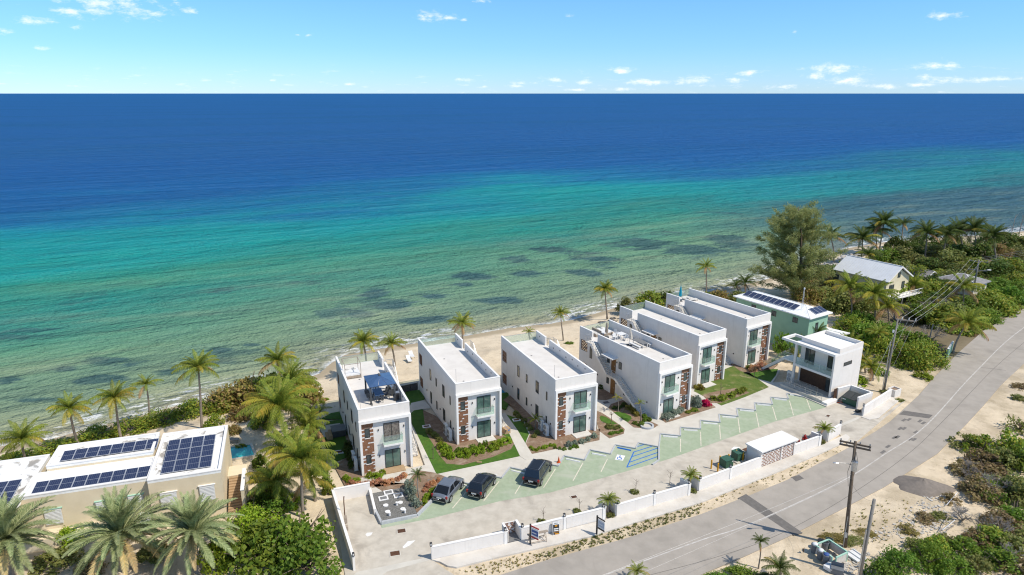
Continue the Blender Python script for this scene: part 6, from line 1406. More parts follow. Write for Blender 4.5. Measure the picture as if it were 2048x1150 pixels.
# ================================================================== PEOPLE AND BIRD
def skin_person(name, label, joints, edges, mats_, loc, rz, cat='person', root=0):
    me = bpy.data.meshes.new(name); me.from_pydata([j[0] for j in joints], edges, []); me.materials.append(mats_)
    o = bpy.data.objects.new(name, me); COL.objects.link(o); o.location = loc; o.rotation_euler = (0,0,rz)
    md_ = o.modifiers.new('skin', 'SKIN'); md_.use_smooth_shade = True
    if not me.skin_vertices: me.skin_vertices.new() if hasattr(me.skin_vertices,'new') else None
    if me.skin_vertices:
        for i, j in enumerate(joints):
            sv = me.skin_vertices[0].data[i]; rr = j[1]; sv.radius = (rr, rr) if isinstance(rr, (int,float)) else rr; sv.use_root = (i == root)
    ss = o.modifiers.new('sub', 'SUBSURF'); ss.levels = 2; ss.render_levels = 2
    return tag(o, label, cat)
J = [((0,0,.98),(.15,.11)),((0,0,1.2),(.14,.10)),((0,0,1.42),(.17,.10)),((0,.0,1.53),.06),((0,.01,1.66),(.085,.10)),((0,.01,1.76),(.07,.08)),
     ((-.19,0,1.42),.06),((-.26,.02,1.14),.045),((-.24,.12,.92),.035),((-.235,.14,.84),.035),((.19,0,1.42),.06),((.27,.06,1.16),.045),((.16,.22,1.2),.035),((.08,.24,1.22),.035),
     ((-.1,0,.92),.10),((-.11,.02,.5),.065),((-.11,-.02,.1),.045),((-.11,.12,.04),.04),((.1,0,.92),.10),((.11,.02,.5),.065),((.11,-.02,.1),.045),((.11,.12,.04),.04)]
E_ = [(0,1),(1,2),(2,3),(3,4),(4,5),(2,6),(6,7),(7,8),(8,9),(2,10),(10,11),(11,12),(12,13),(0,14),(14,15),(15,16),(16,17),(0,18),(18,19),(19,20),(20,21)]
pp = VP(3,-2.9,16.2,-.1); per = skin_person('person', 'bare-shouldered person in blue shorts standing by the plunge pool fence', J, E_, M['skin'], pp, R(200))
MB().tube([(0,0,.62),(0,0,.80),(0,0,1.04)], [.25,.23,.185], 14).build('shorts', M['shorts'], per, smooth=True); MB().ell((0,-.02,1.74),(.105,.115,.12),12,8).build('hair', M['hair'], per, smooth=True)
JC = [((0,0,.0),(.05,.05)),((.0,.06,.16),(.07,.06)),((.05,.1,.26),(.05,.05)),((.02,-.14,.08),(.02,.05)),((0,-.22,.2),(.012,.05)),((.03,.03,-.12),.012),((.03,.06,-.2),.012),((-.03,.03,-.12),.012),((-.03,.06,-.2),.012)]
skin_person('chicken', 'small dark brown chicken pecking near the bins', JC, [(0,1),(1,2),(0,3),(3,4),(0,5),(5,6),(0,7),(7,8)], M['hair'], P(1607,1101,.22), R(140), 'bird')
# ================================================================== VEGETATION
def np_mesh(name, V, F, mats_, mi=None, smooth=False):
    me = bpy.data.meshes.new(name); V = np.asarray(V, dtype=np.float32); F = np.asarray(F, dtype=np.int32); k = F.shape[1]
    me.vertices.add(len(V)); me.vertices.foreach_set('co', V.ravel()); me.loops.add(F.size); me.loops.foreach_set('vertex_index', F.ravel())
    me.polygons.add(len(F)); me.polygons.foreach_set('loop_start', np.arange(0, F.size, k, dtype=np.int32)); me.polygons.foreach_set('loop_total', np.full(len(F), k, dtype=np.int32))
    for m_ in mats_: me.materials.append(m_)
    if mi is not None: me.polygons.foreach_set('material_index', np.asarray(mi, dtype=np.int32))
    me.update(); return me
# ---- palm fronds
def frond_mesh(name, mat_, e0, e1, nl=28, wmax=.215, sweep=.85, droop=.5, seed=0, vshape=0.0, lw=.024, rach=None):
    """unit length frond leaving along +x, rising at e0 and bending to e1 (degrees)"""
    r_ = random.Random(seed); mb = MB(); pts = []; p = Vector((0,0,0)); k = 14; el_ = []
    for i in range(k+1):
        s = i/k; e = R(e0+(e1-e0)*(s**1.25)); el_.append(e); pts.append(p.copy()); p = p + Vector((math.cos(e),0,math.sin(e)))/k
    side = r_.uniform(-.08,.08)
    pts = [q+Vector((0, side*(i/k)**2, 0)) for i, q in enumerate(pts)]
    mb.tube(pts, [.018*(1-.85*i/k) for i in range(k+1)], 4)
    nr = len(mb.f)
    for i in range(nl):
        s = .12+.86*i/(nl-1); f_ = s*k; i0 = min(int(f_), k-1); q = pts[i0].lerp(pts[i0+1], f_-i0); e = el_[i0]
        d = Vector((math.cos(e),0,math.sin(e))); up = Vector((-math.sin(e),0,math.cos(e)))
        L = wmax*(math.sin(math.pi*min(1,(s*.86+.12)))**.7)*r_.uniform(.8,1.1)
        for sg in (-1,1):
            out_ = (Vector((0,sg,0)) + d*sweep*(.6+.6*s) + up*(vshape+r_.uniform(-.12,.12))).normalized()
            mid = q + out_*L*.55 + Vector((0,0,-droop*L*.12)); tip = q + out_*L*.9 + Vector((0,0,-droop*L*r_.uniform(.45,.9)))
            w_ = d*lw*r_.uniform(.75,1.1)
            mb.add([q-w_*.5, q+w_*.5, mid+w_*.55, mid-w_*.55, tip], [(0,1,2,3),(3,2,4)])
    return mb.mesh(name, M[mat_])
FR = {}
for key, mt in (('coco','coco'),('cocoy','cocoy'),('cocodark','cocodark'),('cocodry','cocodry')):
    FR[key] = {'up': [frond_mesh('frond', mt, 74, 20, seed=s, droop=1.1) for s in (1,2)], 'mid': [frond_mesh('frond', mt, 40, -38, seed=s, droop=1.3) for s in (3,4,5)], 'low': [frond_mesh('frond', mt, 2, -66, seed=s, droop=1.2) for s in (6,7)]}
for key, mt in (('date','date'),('dateold','dateold')):
    FR[key] = {'up': [frond_mesh(key, mt, 82, 40, 44, .17, 1.1, .12, s, .4, .017) for s in (1,2)], 'mid': [frond_mesh(key, mt, 45, -22, 44, .17, 1.1, .15, s, .4, .017) for s in (3,4,5)], 'low': [frond_mesh(key, mt, 5, -62, 44, .165, 1.1, .2, s, .35, .017) for s in (6,7)]}
NUT = MB().ell((0,0,0),(.11,.11,.14),8,6).mesh('coconut', M['crotony'], True)
def palm(base, h, label, L=2.6, n=18, lean=(0,0), kind='coco', r0=.17, group=None, dry=.08, yel=.15, wind=0.0, seed=0, nuts=0, name='coconut_palm', cat='palm', mids=.5):
    rr = random.Random(seed*13+int(h*100)); r_ = T(name, label, cat, base, 0, group)
    top = Vector((lean[0],lean[1],h)); k = 10; pts = []; rad = []
    for i in range(k+1):
        s = i/k; pts.append(Vector((lean[0]*s**1.6+.06*math.sin(s*5+seed), lean[1]*s**1.6+.05*math.cos(s*4+seed)-.05, -.3+(h+.3)*s))); rad.append(r0*(1.25 if i == 0 else 1)*(1-.42*s)*(1.06 if i % 2 else .97))
    top = pts[-1]
    MB().tube(pts, rad, 9).build('trunk', M['trunk'], r_, smooth=True)
    if kind != 'date': n = int(n*1.35)
    for i in range(n):
        q = i/n; cls = 'up' if q < .32 else ('mid' if q < .32+mids else 'low'); kk = kind
        if kind in ('coco','cocodark'):
            u = rr.random()
            if cls == 'low' and u < dry*3: kk = 'cocodry'
            elif cls != 'up' and u > 1-yel*1.1: kk = 'cocoy'
        elif kind == 'date' and cls == 'low' and rr.random() < .45: kk = 'dateold'
        a = i*2.39996+rr.uniform(-.25,.25); me = rr.choice(FR[kk][cls]); l_ = L*rr.uniform(.85,1.12)*(.85 if cls == 'up' else 1)
        link('frond', me, r_, top+Vector((0,0,rr.uniform(-.1,.12))), rot=(rr.uniform(-.15,.15), rr.uniform(-.12,.18)+wind*math.cos(a), a), scale=(l_,l_,l_))
    for i in range(nuts):
        a = rr.uniform(0,6.28); link('coconut', NUT, r_, top+Vector((.22*math.cos(a),.22*math.sin(a),-.25+rr.uniform(-.1,.1))))
    return r_
def px_palm(bu, bv, cu, cv_, label, z=0.0, **k):
    b_ = P(bu, bv, z); h = ZT(b_, cv_) - z; D = b_.y*math.cos(PITCH)-(z+h-CAM_H)*math.sin(PITCH); x = (cu-1024)/FPX*D
    return palm(b_, h, label, lean=(x-b_.x, 0), **k)
gl_ = 'coconut palms along the shore'
px_palm(55,935,45,880,'bushy coconut palm at the far left edge of the picture', L=3.1,n=22,seed=1,group=gl_,yel=.22)
px_palm(156,888,138,818,'coconut palm, second from the left behind the beige house', z=-.2,L=2.6,n=20,seed=2,group=gl_,yel=.2,wind=.1)
px_palm(243,875,228,797,'coconut palm, third from the left behind the beige house', z=-.2,L=2.75,n=20,seed=3,group=gl_,yel=.25)
px_palm(302,838,292,769,'thin young coconut palm leaning over the hedge by the surf', z=-.4,L=2.1,n=12,seed=4,group=gl_,yel=.35,r0=.13,mids=.6)
px_palm(405,856,398,735,'tall coconut palm rising behind the right end of the beige roof', z=-.2,L=3.0,n=21,seed=5,group=gl_,yel=.22,nuts=4)
px_palm(575,905,558,812,'largest coconut palm in the clump left of the first villa', L=4.6,n=28,seed=6,group=gl_,yel=.16,nuts=5)
px_palm(570,800,556,722,'far coconut palm poking above the brown sea grape', z=-.4,L=3.0,n=20,seed=7,group=gl_)
px_palm(585,860,580,765,'coconut palm behind the largest one in the clump', z=-.2,L=4.0,n=24,seed=8,group=gl_,yel=.12)
px_palm(578,965,572,898,'coconut palm in front of the turquoise pool', L=3.4,n=24,seed=9,group=gl_,yel=.2)
px_palm(608,1032,600,918,'coconut palm nearest the long left wall', L=3.8,n=26,seed=10,group=gl_,yel=.18)
px_palm(622,905,612,852,'palm on the villa side of the clump', L=3.2,n=20,seed=102,group=gl_,yel=.14)
px_palm(560,1010,548,962,'low palm between the pool palm and the leafy trees', L=3.2,n=20,seed=104,group=gl_,yel=.18)
px_palm(632,1000,622,955,'low palm squeezed against the boundary hedge', L=2.6,n=18,seed=105,group=gl_,yel=.2)
px_palm(735,752,727,684,'coconut palm on the beach behind the gazebo villa, left of the pair', z=-.5,L=2.7,n=20,seed=11,group=gl_,yel=.2)
px_palm(790,738,784,688,'coconut palm on the beach behind the gazebo villa, right of the pair', z=-.6,L=2.4,n=17,seed=12,group=gl_,yel=.2,dry=.2)
px_palm(926,708,925,648,'coconut palm on the sand between the second and third villas', z=-.5,L=2.7,n=18,seed=13,group=gl_,yel=.25,dry=.25)
px_palm(1126,683,1121,627,'slim coconut palm on the sand behind the third villa', z=-.4,L=1.9,n=18,seed=14,group=gl_,yel=.2,r0=.13)
px_palm(1214,634,1209,580,'full-headed coconut palm near the waterline behind the fourth villa', z=-.6,L=2.6,n=24,seed=15,group=gl_,yel=.25)
px_palm(1413,588,1411,534,'small wind-blown coconut palm behind the fifth villa', z=-.6,L=2.6,n=14,seed=16,group=gl_,dry=.3)
px_palm(1500,592,1490,566,'stunted brown coconut palm at the shore left of the casuarina', z=-.5,L=2.9,n=12,seed=17,group=gl_,dry=.5)
px_palm(1478,590,1472,572,'withered low palm with hanging brown fronds by the shore', z=-.5,L=2.4,n=9,seed=18,group=gl_,dry=.9,yel=.3)
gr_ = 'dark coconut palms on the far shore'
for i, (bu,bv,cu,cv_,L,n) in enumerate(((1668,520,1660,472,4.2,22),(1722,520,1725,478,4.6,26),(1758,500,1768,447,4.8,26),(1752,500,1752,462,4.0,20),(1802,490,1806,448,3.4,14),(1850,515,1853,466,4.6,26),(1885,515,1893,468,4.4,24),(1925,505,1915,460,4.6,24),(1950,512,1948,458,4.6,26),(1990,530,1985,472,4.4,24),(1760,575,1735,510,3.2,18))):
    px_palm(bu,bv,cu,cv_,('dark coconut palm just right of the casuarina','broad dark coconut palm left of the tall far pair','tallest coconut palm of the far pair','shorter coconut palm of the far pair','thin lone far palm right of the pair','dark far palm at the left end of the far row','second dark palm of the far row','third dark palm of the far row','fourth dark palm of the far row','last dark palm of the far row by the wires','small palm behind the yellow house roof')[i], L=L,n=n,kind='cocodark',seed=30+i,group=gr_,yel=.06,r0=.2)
gm_ = 'yellowing coconut palms before the yellow house'
for i, (bu,bv,cu,cv_,L,n,lab) in enumerate(((1702,640,1700,575,4.4,22,'yellowing palm left of the yellow house'),(1748,650,1748,590,4.4,24,'golden palm directly before the yellow house'),(1778,655,1775,615,3.8,18,'low golden palm right of the yellow house front'),(1905,705,1932,648,4.0,20,'leaning palm overhanging the roadside'),(1830,600,1828,570,3.4,18,'dark palm right of the yellow house deck'),(1925,620,1925,575,4.0,20,'shaggy palm beside the wires'),(1896,620,1890,600,3.2,16,'short palm left of the shaggy roadside palm'))):
    px_palm(bu,bv,cu,cv_,lab,L=L,n=n,seed=50+i,group=gm_,yel=.34 if i < 3 else .2,dry=.15)
px_palm(1634,702,1632,668,'arching palm between the clubhouse and the green house',L=2.9,n=16,seed=61,kind='cocodark',yel=.25)
px_palm(1705,730,1700,690,'yellow palm behind the white clubhouse right wall',L=2.8,n=16,seed=62,yel=.6)
px_palm(1745,760,1742,735,'low palm by the foot of the entrance pole',L=2.5,n=18,seed=63,yel=.2); px_palm(1730,745,1727,722,'low palm right of the clubhouse',L=2.4,n=16,seed=64,yel=.35)
px_palm(1760,700,1756,668,'lime fronded palm before the pale shed roof',L=2.6,n=16,seed=65,yel=.5)
# planter palms and small garden palms
def cpalm(c_, h, label, L, seed): return palm((c_.x,c_.y,.1), h, label, L=L, n=17, seed=seed, r0=.11, group='planter palms in the street wall', yel=.06, dry=.02, name='planter_palm')
cpalm(C1, 1.5, 'short bushy palm in the left street planter', 1.25, 71); cpalm(C2, 1.6, 'short bushy palm in the middle street planter', 1.25, 72); cpalm(C3+Vector((.6,.5,0)), 1.3, 'short bushy palm in the right street planter', 1.3, 73)
px_palm(1518,1135,1520,1082,'slim dark palm standing alone below the road',L=.95,n=13,seed=74,kind='cocodark',r0=.07,yel=0)
px_palm(1560,1165,1560,1135,'low spreading palm at the bottom edge right of the slim one',L=1.7,n=16,seed=75,kind='cocodark',yel=.05); px_palm(1275,1160,1275,1141,'palm tip just showing at the bottom edge below the road',L=1.1,n=12,seed=76)
px_palm(838,1000,835,950,'thin spiky palm in the bed beside the gravel plot',L=1.1,n=9,seed=77,r0=.08,kind='cocodark',yel=0); px_palm(1072,860,1070,838,'small feathery palm beside the third villa',L=1.1,n=10,seed=78,r0=.08)
px_palm(640,852,640,822,'wilted small palm on the sand left of the first villa',L=1.6,n=8,seed=79,r0=.09,dry=.5); px_palm(1237,825,1235,795,'lime young palm before the fourth villa door',L=.9,n=7,seed=80,r0=.06,yel=.7); px_palm(1281,846,1280,805,'dry-headed thin palm by the fourth villa stair',L=.8,n=8,seed=81,r0=.08,dry=.9)
px_palm(1060,685,1058,664,'small palm seen over the third villa parapet',z=-.3,L=1.4,n=9,seed=82)
# date palms
gd_ = 'grey green date palms in the left foreground'
for i, (cu, cv_, y, h, L, lab) in enumerate(((240,1072,50.5,4.6,4.3,'grey green date palm, middle of the three before the beige house'),(387,1068,50.5,4.7,3.9,'grey green date palm, rightmost of the three before the beige house'),(12,1082,50.0,4.6,4.3,'grey green date palm at the left edge before the beige house'))):
    D = y*math.cos(PITCH)-(h-CAM_H)*math.sin(PITCH); zt_ = ZT(Vector((0,y,0)), cv_); x = (cu-1024)/FPX*(y*math.cos(PITCH)-(zt_-CAM_H)*math.sin(PITCH))
    palm((x,y,0), zt_, lab, L=L*1.08, n=92, kind='date', r0=.27, seed=90+i, group=gd_, name='date_palm', mids=.42)
# ---- leafy plants: unit prototypes
def leafcloud(n_clump, n_leaf, size, shell=.55, crad=.26, flat=1.0, seed=0, thin=1.0, up=.35, dome=True):
    g_ = np.random.default_rng(seed); V = []
    c = g_.normal(size=(n_clump,3)); c /= np.linalg.norm(c,axis=1)[:,None]
    if dome: c[:,2] = np.abs(c[:,2])*1.15-.15
    c *= (shell+(1-shell)*g_.random((n_clump,1))**.6)*(1-crad*.55)
    rad = crad*(.6+.8*g_.random(n_clump))
    per = n_leaf//n_clump; N_ = per*n_clump
    d = g_.normal(size=(N_,3)); d /= np.linalg.norm(d,axis=1)[:,None]
    ci = np.repeat(np.arange(n_clump), per); r_ = (.55+.45*g_.random((N_,1)))
    pos = c[ci] + d*r_*rad[ci][:,None]*np.array([1,1,.8])
    nrm = d*.7 + g_.normal(size=(N_,3))*.55 + np.array([0,0,up]); nrm /= np.linalg.norm(nrm,axis=1)[:,None]
    a = np.cross(nrm, g_.normal(size=(N_,3))); a /= np.linalg.norm(a,axis=1)[:,None]; b_ = np.cross(nrm, a)
    s = size*(.65+.7*g_.random((N_,1)))
    v = np.stack([pos-a*s*.5, pos-b_*s*.5*.75*thin, pos+a*s*.5, pos+b_*s*.5*.75*thin], 1).reshape(-1,3)
    if dome: v[:,2] = np.maximum(v[:,2], -.12)
    f = np.arange(len(v)).reshape(-1,4); return v, f
def stems(n_, seed, h=.8, r0=.035):
    r_ = random.Random(seed); mb = MB()
    for i in range(n_):
        a = r_.uniform(0,6.28); q = r_.uniform(.3,.8); mb.tube([(.06*math.cos(a),.06*math.sin(a),-.05),(q*.45*math.cos(a+.3),q*.45*math.sin(a+.3),h*.45),(q*math.cos(a),q*math.sin(a),h*r_.uniform(.7,1.0))], [r0,r0*.7,r0*.3], 5)
    return mb.mesh('stem', M['bark'])
PROT = {}
for key, args in (('fine',(46,3800,.085)),('mid',(34,2300,.12)),('coarse',(24,1300,.17)),('loose',(30,1300,.12)),('sparse',(26,620,.12))):
    for sd_ in range(3):
        sh_ = .2 if key in ('loose','sparse') else .55
        v, f = leafcloud(*args, shell=sh_, crad=.30 if key not in ('loose','sparse') else .24, seed=sd_*7+len(key)); PROT[(key,sd_)] = np_mesh('foliage', v, f, [M['green']])
STEM = [stems(7, s) for s in range(3)]
BI = [0]
def shrub(pos, rx, ry, h, mat_, label, proto='mid', group=None, name='shrub', cat='shrub', lift=0.0, stem=True, kind=None):
    BI[0] += 1; k = BI[0]; rr = random.Random(k*17); me = PROT[(proto, k % 3)]
    z = land_h(pos[0], pos[1]) if len(pos) < 3 else pos[2]
    o = link(name, me, None, (pos[0],pos[1],z+lift), rr.uniform(0,6.28) if abs(rx-ry) < .3*rx else rr.choice((0,math.pi))+rr.uniform(-.3,.3), (rx,ry,h))
    o.material_slots[0].link = 'OBJECT'; o.material_slots[0].material = M[mat_]; tag(o, label, cat, group, kind)
    if stem: link('stem', STEM[k % 3], o, (0,0,-lift/h if h else 0))
    return o
def px_shrub(u, v, rx, ry, h, mat_, label, proto='mid', z=None, **k):
    p = P(u, v, z if z is not None else 0); 
    return shrub((p.x,p.y) if z is None else (p.x,p.y,z), rx, ry, h, mat_, label, proto, **k)
# left shore hedge and sea grape
ordn = ['leftmost','second','third','fourth','fifth','sixth','rightmost']
for i, (u,v,rx,ry,h) in enumerate(((50,912,3.6,2.6,1.7),(122,886,3.6,2.7,1.8),(192,864,3.5,2.7,1.9),(260,846,3.4,2.7,1.9),(325,830,3.3,2.7,2.0),(388,815,3.0,2.7,2.2),(440,808,2.8,2.4,2.4))):
    px_shrub(u,v,rx,ry,h,'grape','sea grape hedge between beige house and surf, %s clump' % ordn[i],'fine',group='sea grape hedge clumps',name='sea_grape',cat='hedge')
for i, (u,v,rx,h,m_,lab) in enumerate(((450,806,3.2,3.2,'grapebrown','browned sea grape at the left of the clump by the surf'),(498,796,4.0,4.8,'grapebrown','tallest browned sea grape by the surf'),(548,800,3.8,4.6,'grape','greener sea grape in the middle of the brown clump'),(600,800,3.8,4.2,'grapebrown','browned sea grape next to the beach sand'),(480,830,2.2,1.6,'grapebrown','low rusty sea grape behind the turquoise pool'))):
    px_shrub(u,v,rx,rx*.85,h,m_,lab,'mid',group='sea grapes by the surf',name='sea_grape',cat='bush')
for i, (u,v,r) in enumerate(((650,796,.6),(640,803,.8),(480,893,.9),(1140,686,.9))): px_shrub(u,v,r,r*.7,.4,('lime','lime','grape','green')[i],('tiny green tuft on the sand left of the first villa','small creeping shrub beside the tiny sand tuft','low plant at the edge of the turquoise pool','green tuft round the foot of the slim beach palm')[i],'coarse',stem=False)
for (u,v,r,h,m_,lab) in ((430,850,1.6,1.6,'grape','sea grape shrub at the right end of the shore hedge'),(465,862,1.3,1.0,'grapebrown','small rusty shrub behind the pool'),(530,850,2.2,2.2,'grape','green shrub under the tall browned sea grape'),(610,830,1.8,1.6,'olive','olive shrub by the beach sand'),(625,850,1.2,1.1,'grape','small shrub by the wilted palm'),(600,900,1.6,1.5,'green','green shrub between clump palms and hedge'),(540,985,1.6,1.6,'grape','shrub below the pool terrace'),(575,930,1.5,1.4,'green','green shrub under the pool palm'),(520,1010,1.5,1.5,'bright','bright shrub at the foot of the beige stair')):
    px_shrub(u,v,r,r*.9,h,m_,lab,'mid',name='garden_shrub',cat='shrub')
# foreground trees bottom left
def leafy_tree(u, v, rx, h, mat_, label, proto='fine', trunk_h=1.4, group=None, name='leafy_tree', ry=None, z=0.0):
    p = P(u, v, z); r_ = T(name, label, 'tree', p, random.uniform(0,6), group); BI[0] += 1
    ry = ry or rx
    tr = MB(); tr.tube([(0,0,-.3),(.05,.02,trunk_h*.6),(.1,0,trunk_h+.2)], [.16*rx/2.5,.12*rx/2.5,.09*rx/2.5], 8)
    rr = random.Random(BI[0])
    for i in range(9):
        a = i*.7+rr.random()*.4; q = rr.uniform(.55,.85); tr.tube([(.08,0,trunk_h*.7),(rx*q*.5*math.cos(a),ry*q*.5*math.sin(a),trunk_h+h*.25),(rx*q*math.cos(a),ry*q*math.sin(a),trunk_h+h*rr.uniform(.3,.7))], [.08*rx/2.5,.05*rx/2.5,.02], 5)
    tr.build('trunk', M['bark'], r_, smooth=True)
    c_ = link('crown', PROT[(proto, BI[0] % 3)], r_, (0,0,trunk_h*.75), rr.uniform(0,6), (rx,ry,h)); c_.material_slots[0].link = 'OBJECT'; c_.material_slots[0].material = M[mat_]
    return r_
leafy_tree(505,1070,3.0,3.0,'lime','lime green rounded tree beside the beige house stair','fine',.6)
leafy_tree(520,1125,3.6,3.4,'green','green leafy tree at the bottom edge right of the date palms','mid',.8)
leafy_tree(600,1105,3.5,3.8,'green','open-branched green tree next to the long left wall','loose',1.2); leafy_tree(618,1150,3.2,3.2,'bright','bright green tree at the bottom beside the left wall','mid',.8); leafy_tree(560,1040,2.2,2.2,'bright','bright shrubby tree under the clump palms','loose',.8)
leafy_tree(440,1130,2.0,2.2,'lime','yellow flowered bush tree under the right date palm','mid',.5)
px_shrub(520,932,1.0,1.0,1.6,'bright','upright bright shrub at the pool corner','coarse'); px_shrub(528,958,1.4,1.3,1.5,'green','green shrub below the pool wall','coarse')
for i, (u,v) in enumerate(((657,985),(652,965),(646,945),(642,925),(636,905),(632,885),(628,868))):
    px_shrub(u,v,.75,.85,1.5-.05*i,'green' if i % 2 else 'grape','hedge plant left of the first villa, %s from the street wall' % ('first','second','third','fourth','fifth','sixth','seventh')[i],'mid',group='hedge left of the first villa',cat='hedge')
for (u,v,r,h,m_,lab) in ((140,1085,1.8,1.6,'lime','yellow green shrub between the left and middle date palms'),(110,1130,2.2,1.5,'olive','olive shrub at the bottom left under the date palms'),(310,1110,1.8,1.3,'olive','olive shrub between the middle and right date palms'),(175,1145,1.6,1.2,'scrub','dry brown shrub under the middle date palm'),(560,1000,1.4,1.4,'bright','fresh green shrub on the sand path by the hedge'),(590,1010,1.2,1.3,'lime','lime shrub beside the palm nearest the wall')):
    px_shrub(u,v,r,r,h,m_,lab,'mid')
# villa garden planting: rows of individual shrubs
ORD = 'first second third fourth fifth sixth seventh eighth ninth tenth eleventh twelfth'.split()
def row(pts, n_, rx, h, mat_, label, group, proto='coarse', z=.15, jit=.15):
    Q = PP(pts, z); ls = [(Q[i+1]-Q[i]).length for i in range(len(Q)-1)]; tot = sum(ls)
    for i in range(n_):
        s = tot*(i+.5)/n_; k = 0
        while k < len(ls)-1 and s > ls[k]: s -= ls[k]; k += 1
        p = Q[k].lerp(Q[k+1], s/ls[k]); q = random.uniform(.75,1.25)
        shrub((p.x+random.uniform(-jit,jit), p.y+random.uniform(-jit,jit), z), rx*q, rx*q, h*random.uniform(.8,1.25), mat_, ' '.join((label+', '+ORD[i]+(' from the left' if Q[0].x < Q[-1].x else ' from the right')).split()), proto, group=group, stem=False)
row([(878,893),(905,916),(940,910),(985,900),(1015,882)], 12, .62, .95, 'lime', 'bushy yellow green shrub in the bed round the second villa front', 'shrubs before the second villa')
row([(890,903),(925,905),(980,890)], 6, .5, .8, 'green', 'dark green shrub close against the second villa front', 'shrubs against the second villa')
row([(1058,895),(1068,902),(1110,890)], 8, .32, .4, 'lime', 'small lime ground plant beside the third villa condensers', 'lime plants by the third villa'); row([(1062,878),(1075,868),(1052,850),(1030,825)], 7, .42, .5, 'olive', 'olive ground plant along the third villa side bed', 'plants along the third villa side')
row([(1130,894),(1160,886),(1195,872)], 5, .5, .65, 'silver', 'silver leaved shrub below the third villa door', 'silver shrubs before the third villa'); row([(1105,898),(1130,900),(1160,893)], 6, .3, .4, 'green', 'low green plant at the kerb of the third villa bed', 'low plants before the third villa')
row([(700,968),(718,972),(745,968),(762,962)], 6, .45, .55, 'croton', 'coral red croton in the bed behind the gravel plot', 'coral crotons behind the gravel plot'); row([(770,968),(790,962),(812,952)], 5, .42, .55, 'croton', 'coral red croton below the first villa door', 'coral crotons before the first villa')
row([(738,952),(750,955),(770,948)], 4, .45, .6, 'lime', 'lime shrub at the foot of the first villa brick panel', 'lime shrubs by the first villa'); row([(690,955),(700,962),(718,962)], 5, .42, .5, 'lime', 'lime shrub beside the first villa condensers', 'lime shrubs by the first condensers')
row([(692,890),(700,915),(706,940)], 6, .5, .8, 'darkleaf', 'dark shrub in the shade along the first villa side', 'dark shrubs along the first villa'); row([(832,1020),(826,1005),(820,985),(822,970)], 4, .65, 1.1, 'silver', 'tall silver shrub at the edge of the gravel plot', 'silver shrubs by the gravel plot')
row([(845,1010),(852,995),(862,985),(872,978)], 6, .38, .5, 'lime', 'lime plant in the bed left of the grey car', 'lime plants by the grey car'); row([(848,985),(860,972),(880,962)], 4, .4, .55, 'croton', 'orange green croton left of the grey car', 'crotons by the grey car')
row([(855,862),(868,872),(880,885)], 5, .45, .55, 'olive', 'olive plant in the bed along the second villa side', 'plants along the second villa side')
row(zb((230,680),(330,700),(430,690)), 5, .42, .5, 'olive', 'olive plant in the bed left of the fourth villa path', 'plants left of the fourth path'); row(zb((250,770),(330,780),(430,745),(470,720)), 7, .3, .35, 'green', 'small green edge plant left of the fourth villa path', 'edge plants left of the fourth path')
row(zb((520,420),(590,400),(640,470),(660,530)), 5, .45, .75, 'crotony', 'golden croton in the bed by the fourth villa stair', 'golden crotons by the fourth stair'); row(zb((620,610),(720,650),(800,600),(760,520),(860,600)), 9, .38, .5, 'green', 'green bed plant by the fourth villa stair', 'bed plants by the fourth stair'); row(zb((320,400),(420,420),(500,340)), 5, .35, .45, 'darkleaf', 'dark bed plant before the fourth villa door', 'bed plants before the fourth door')
row(zb((1040,560),(1130,555),(1210,500),(1280,430),(1330,480)), 6, .62, .85, 'silver', 'silver leaved shrub along the fourth villa front', 'silver shrubs before the fourth villa'); row(zb((1490,330),(1540,380)), 3, .8, 1.4, 'silver', 'large silver shrub at the right corner of the fourth villa', 'silver shrubs at the fourth villa corner')
row(zb((1640,360),(1690,360)), 2, .62, .9, 'bougain', 'bright magenta bougainvillea at the fourth villa corner', 'magenta bougainvillea'); row(zb((1400,470),(1480,450),(1560,440)), 4, .35, .45, 'grape', 'low green plant before the fourth villa brick panel', 'low plants before the fourth villa')
row([(1395,776),(1404,781)], 2, .6, .8, 'crotony', 'orange yellow croton at the fifth villa corner', 'crotons at the fifth villa'); row([(1418,800),(1440,800),(1470,790),(1492,778)], 8, .58, .75, 'grape', 'yellow green hedge shrub along the patchy lawn', 'hedge shrubs on the patchy lawn')
row([(1500,742),(1518,736),(1530,730)], 4, .62, .9, 'croton', 'orange croton before the last villa', 'orange crotons before the last villa'); row([(1488,740),(1545,728),(1552,722)], 3, .6, .7, 'green', 'green shrub before the last villa', 'green shrubs before the last villa')
row([(1198,778),(1215,770),(1226,762)], 4, .5, .7, 'darkleaf', 'dark shrub in the shaded bed between third and fourth villas', 'shaded shrubs by the fourth villa')
row([(1556,700),(1575,712),(1590,705)], 4, .7, .8, 'green', 'green bush along the path right of the last villa', 'bushes right of the last villa', z=.02)
for (u,v,lab) in ((1080,1030,'left of the sandwich board'),(1152,1010,'behind the left planter'),(1265,970,'before the hatched bay'),(1333,955,'near the middle planter')):
    p = P(u+6, v+14, .02); r_ = T('sapling', 'leafless young sapling on the driveway edge, '+lab, 'sapling', p)
    q = MB(); rr = random.Random(u); q.tube([(0,0,0),(.03,0,.9),(0,.02,1.5)], [.03,.02,.012], 5)
    for i in range(9): a = rr.uniform(0,6.28); z_ = rr.uniform(.7,1.4); q.tube([(0,0,z_),(.35*math.cos(a),.35*math.sin(a),z_+.35)], [.012,.005], 4)
    q.build('branch', M['bark'], r_); 
    if u < 1300: shrub((p.x-.1,p.y-.1,.02), .6,.45,.45,'olive','low plant round the leafless sapling '+lab,'coarse',stem=False)
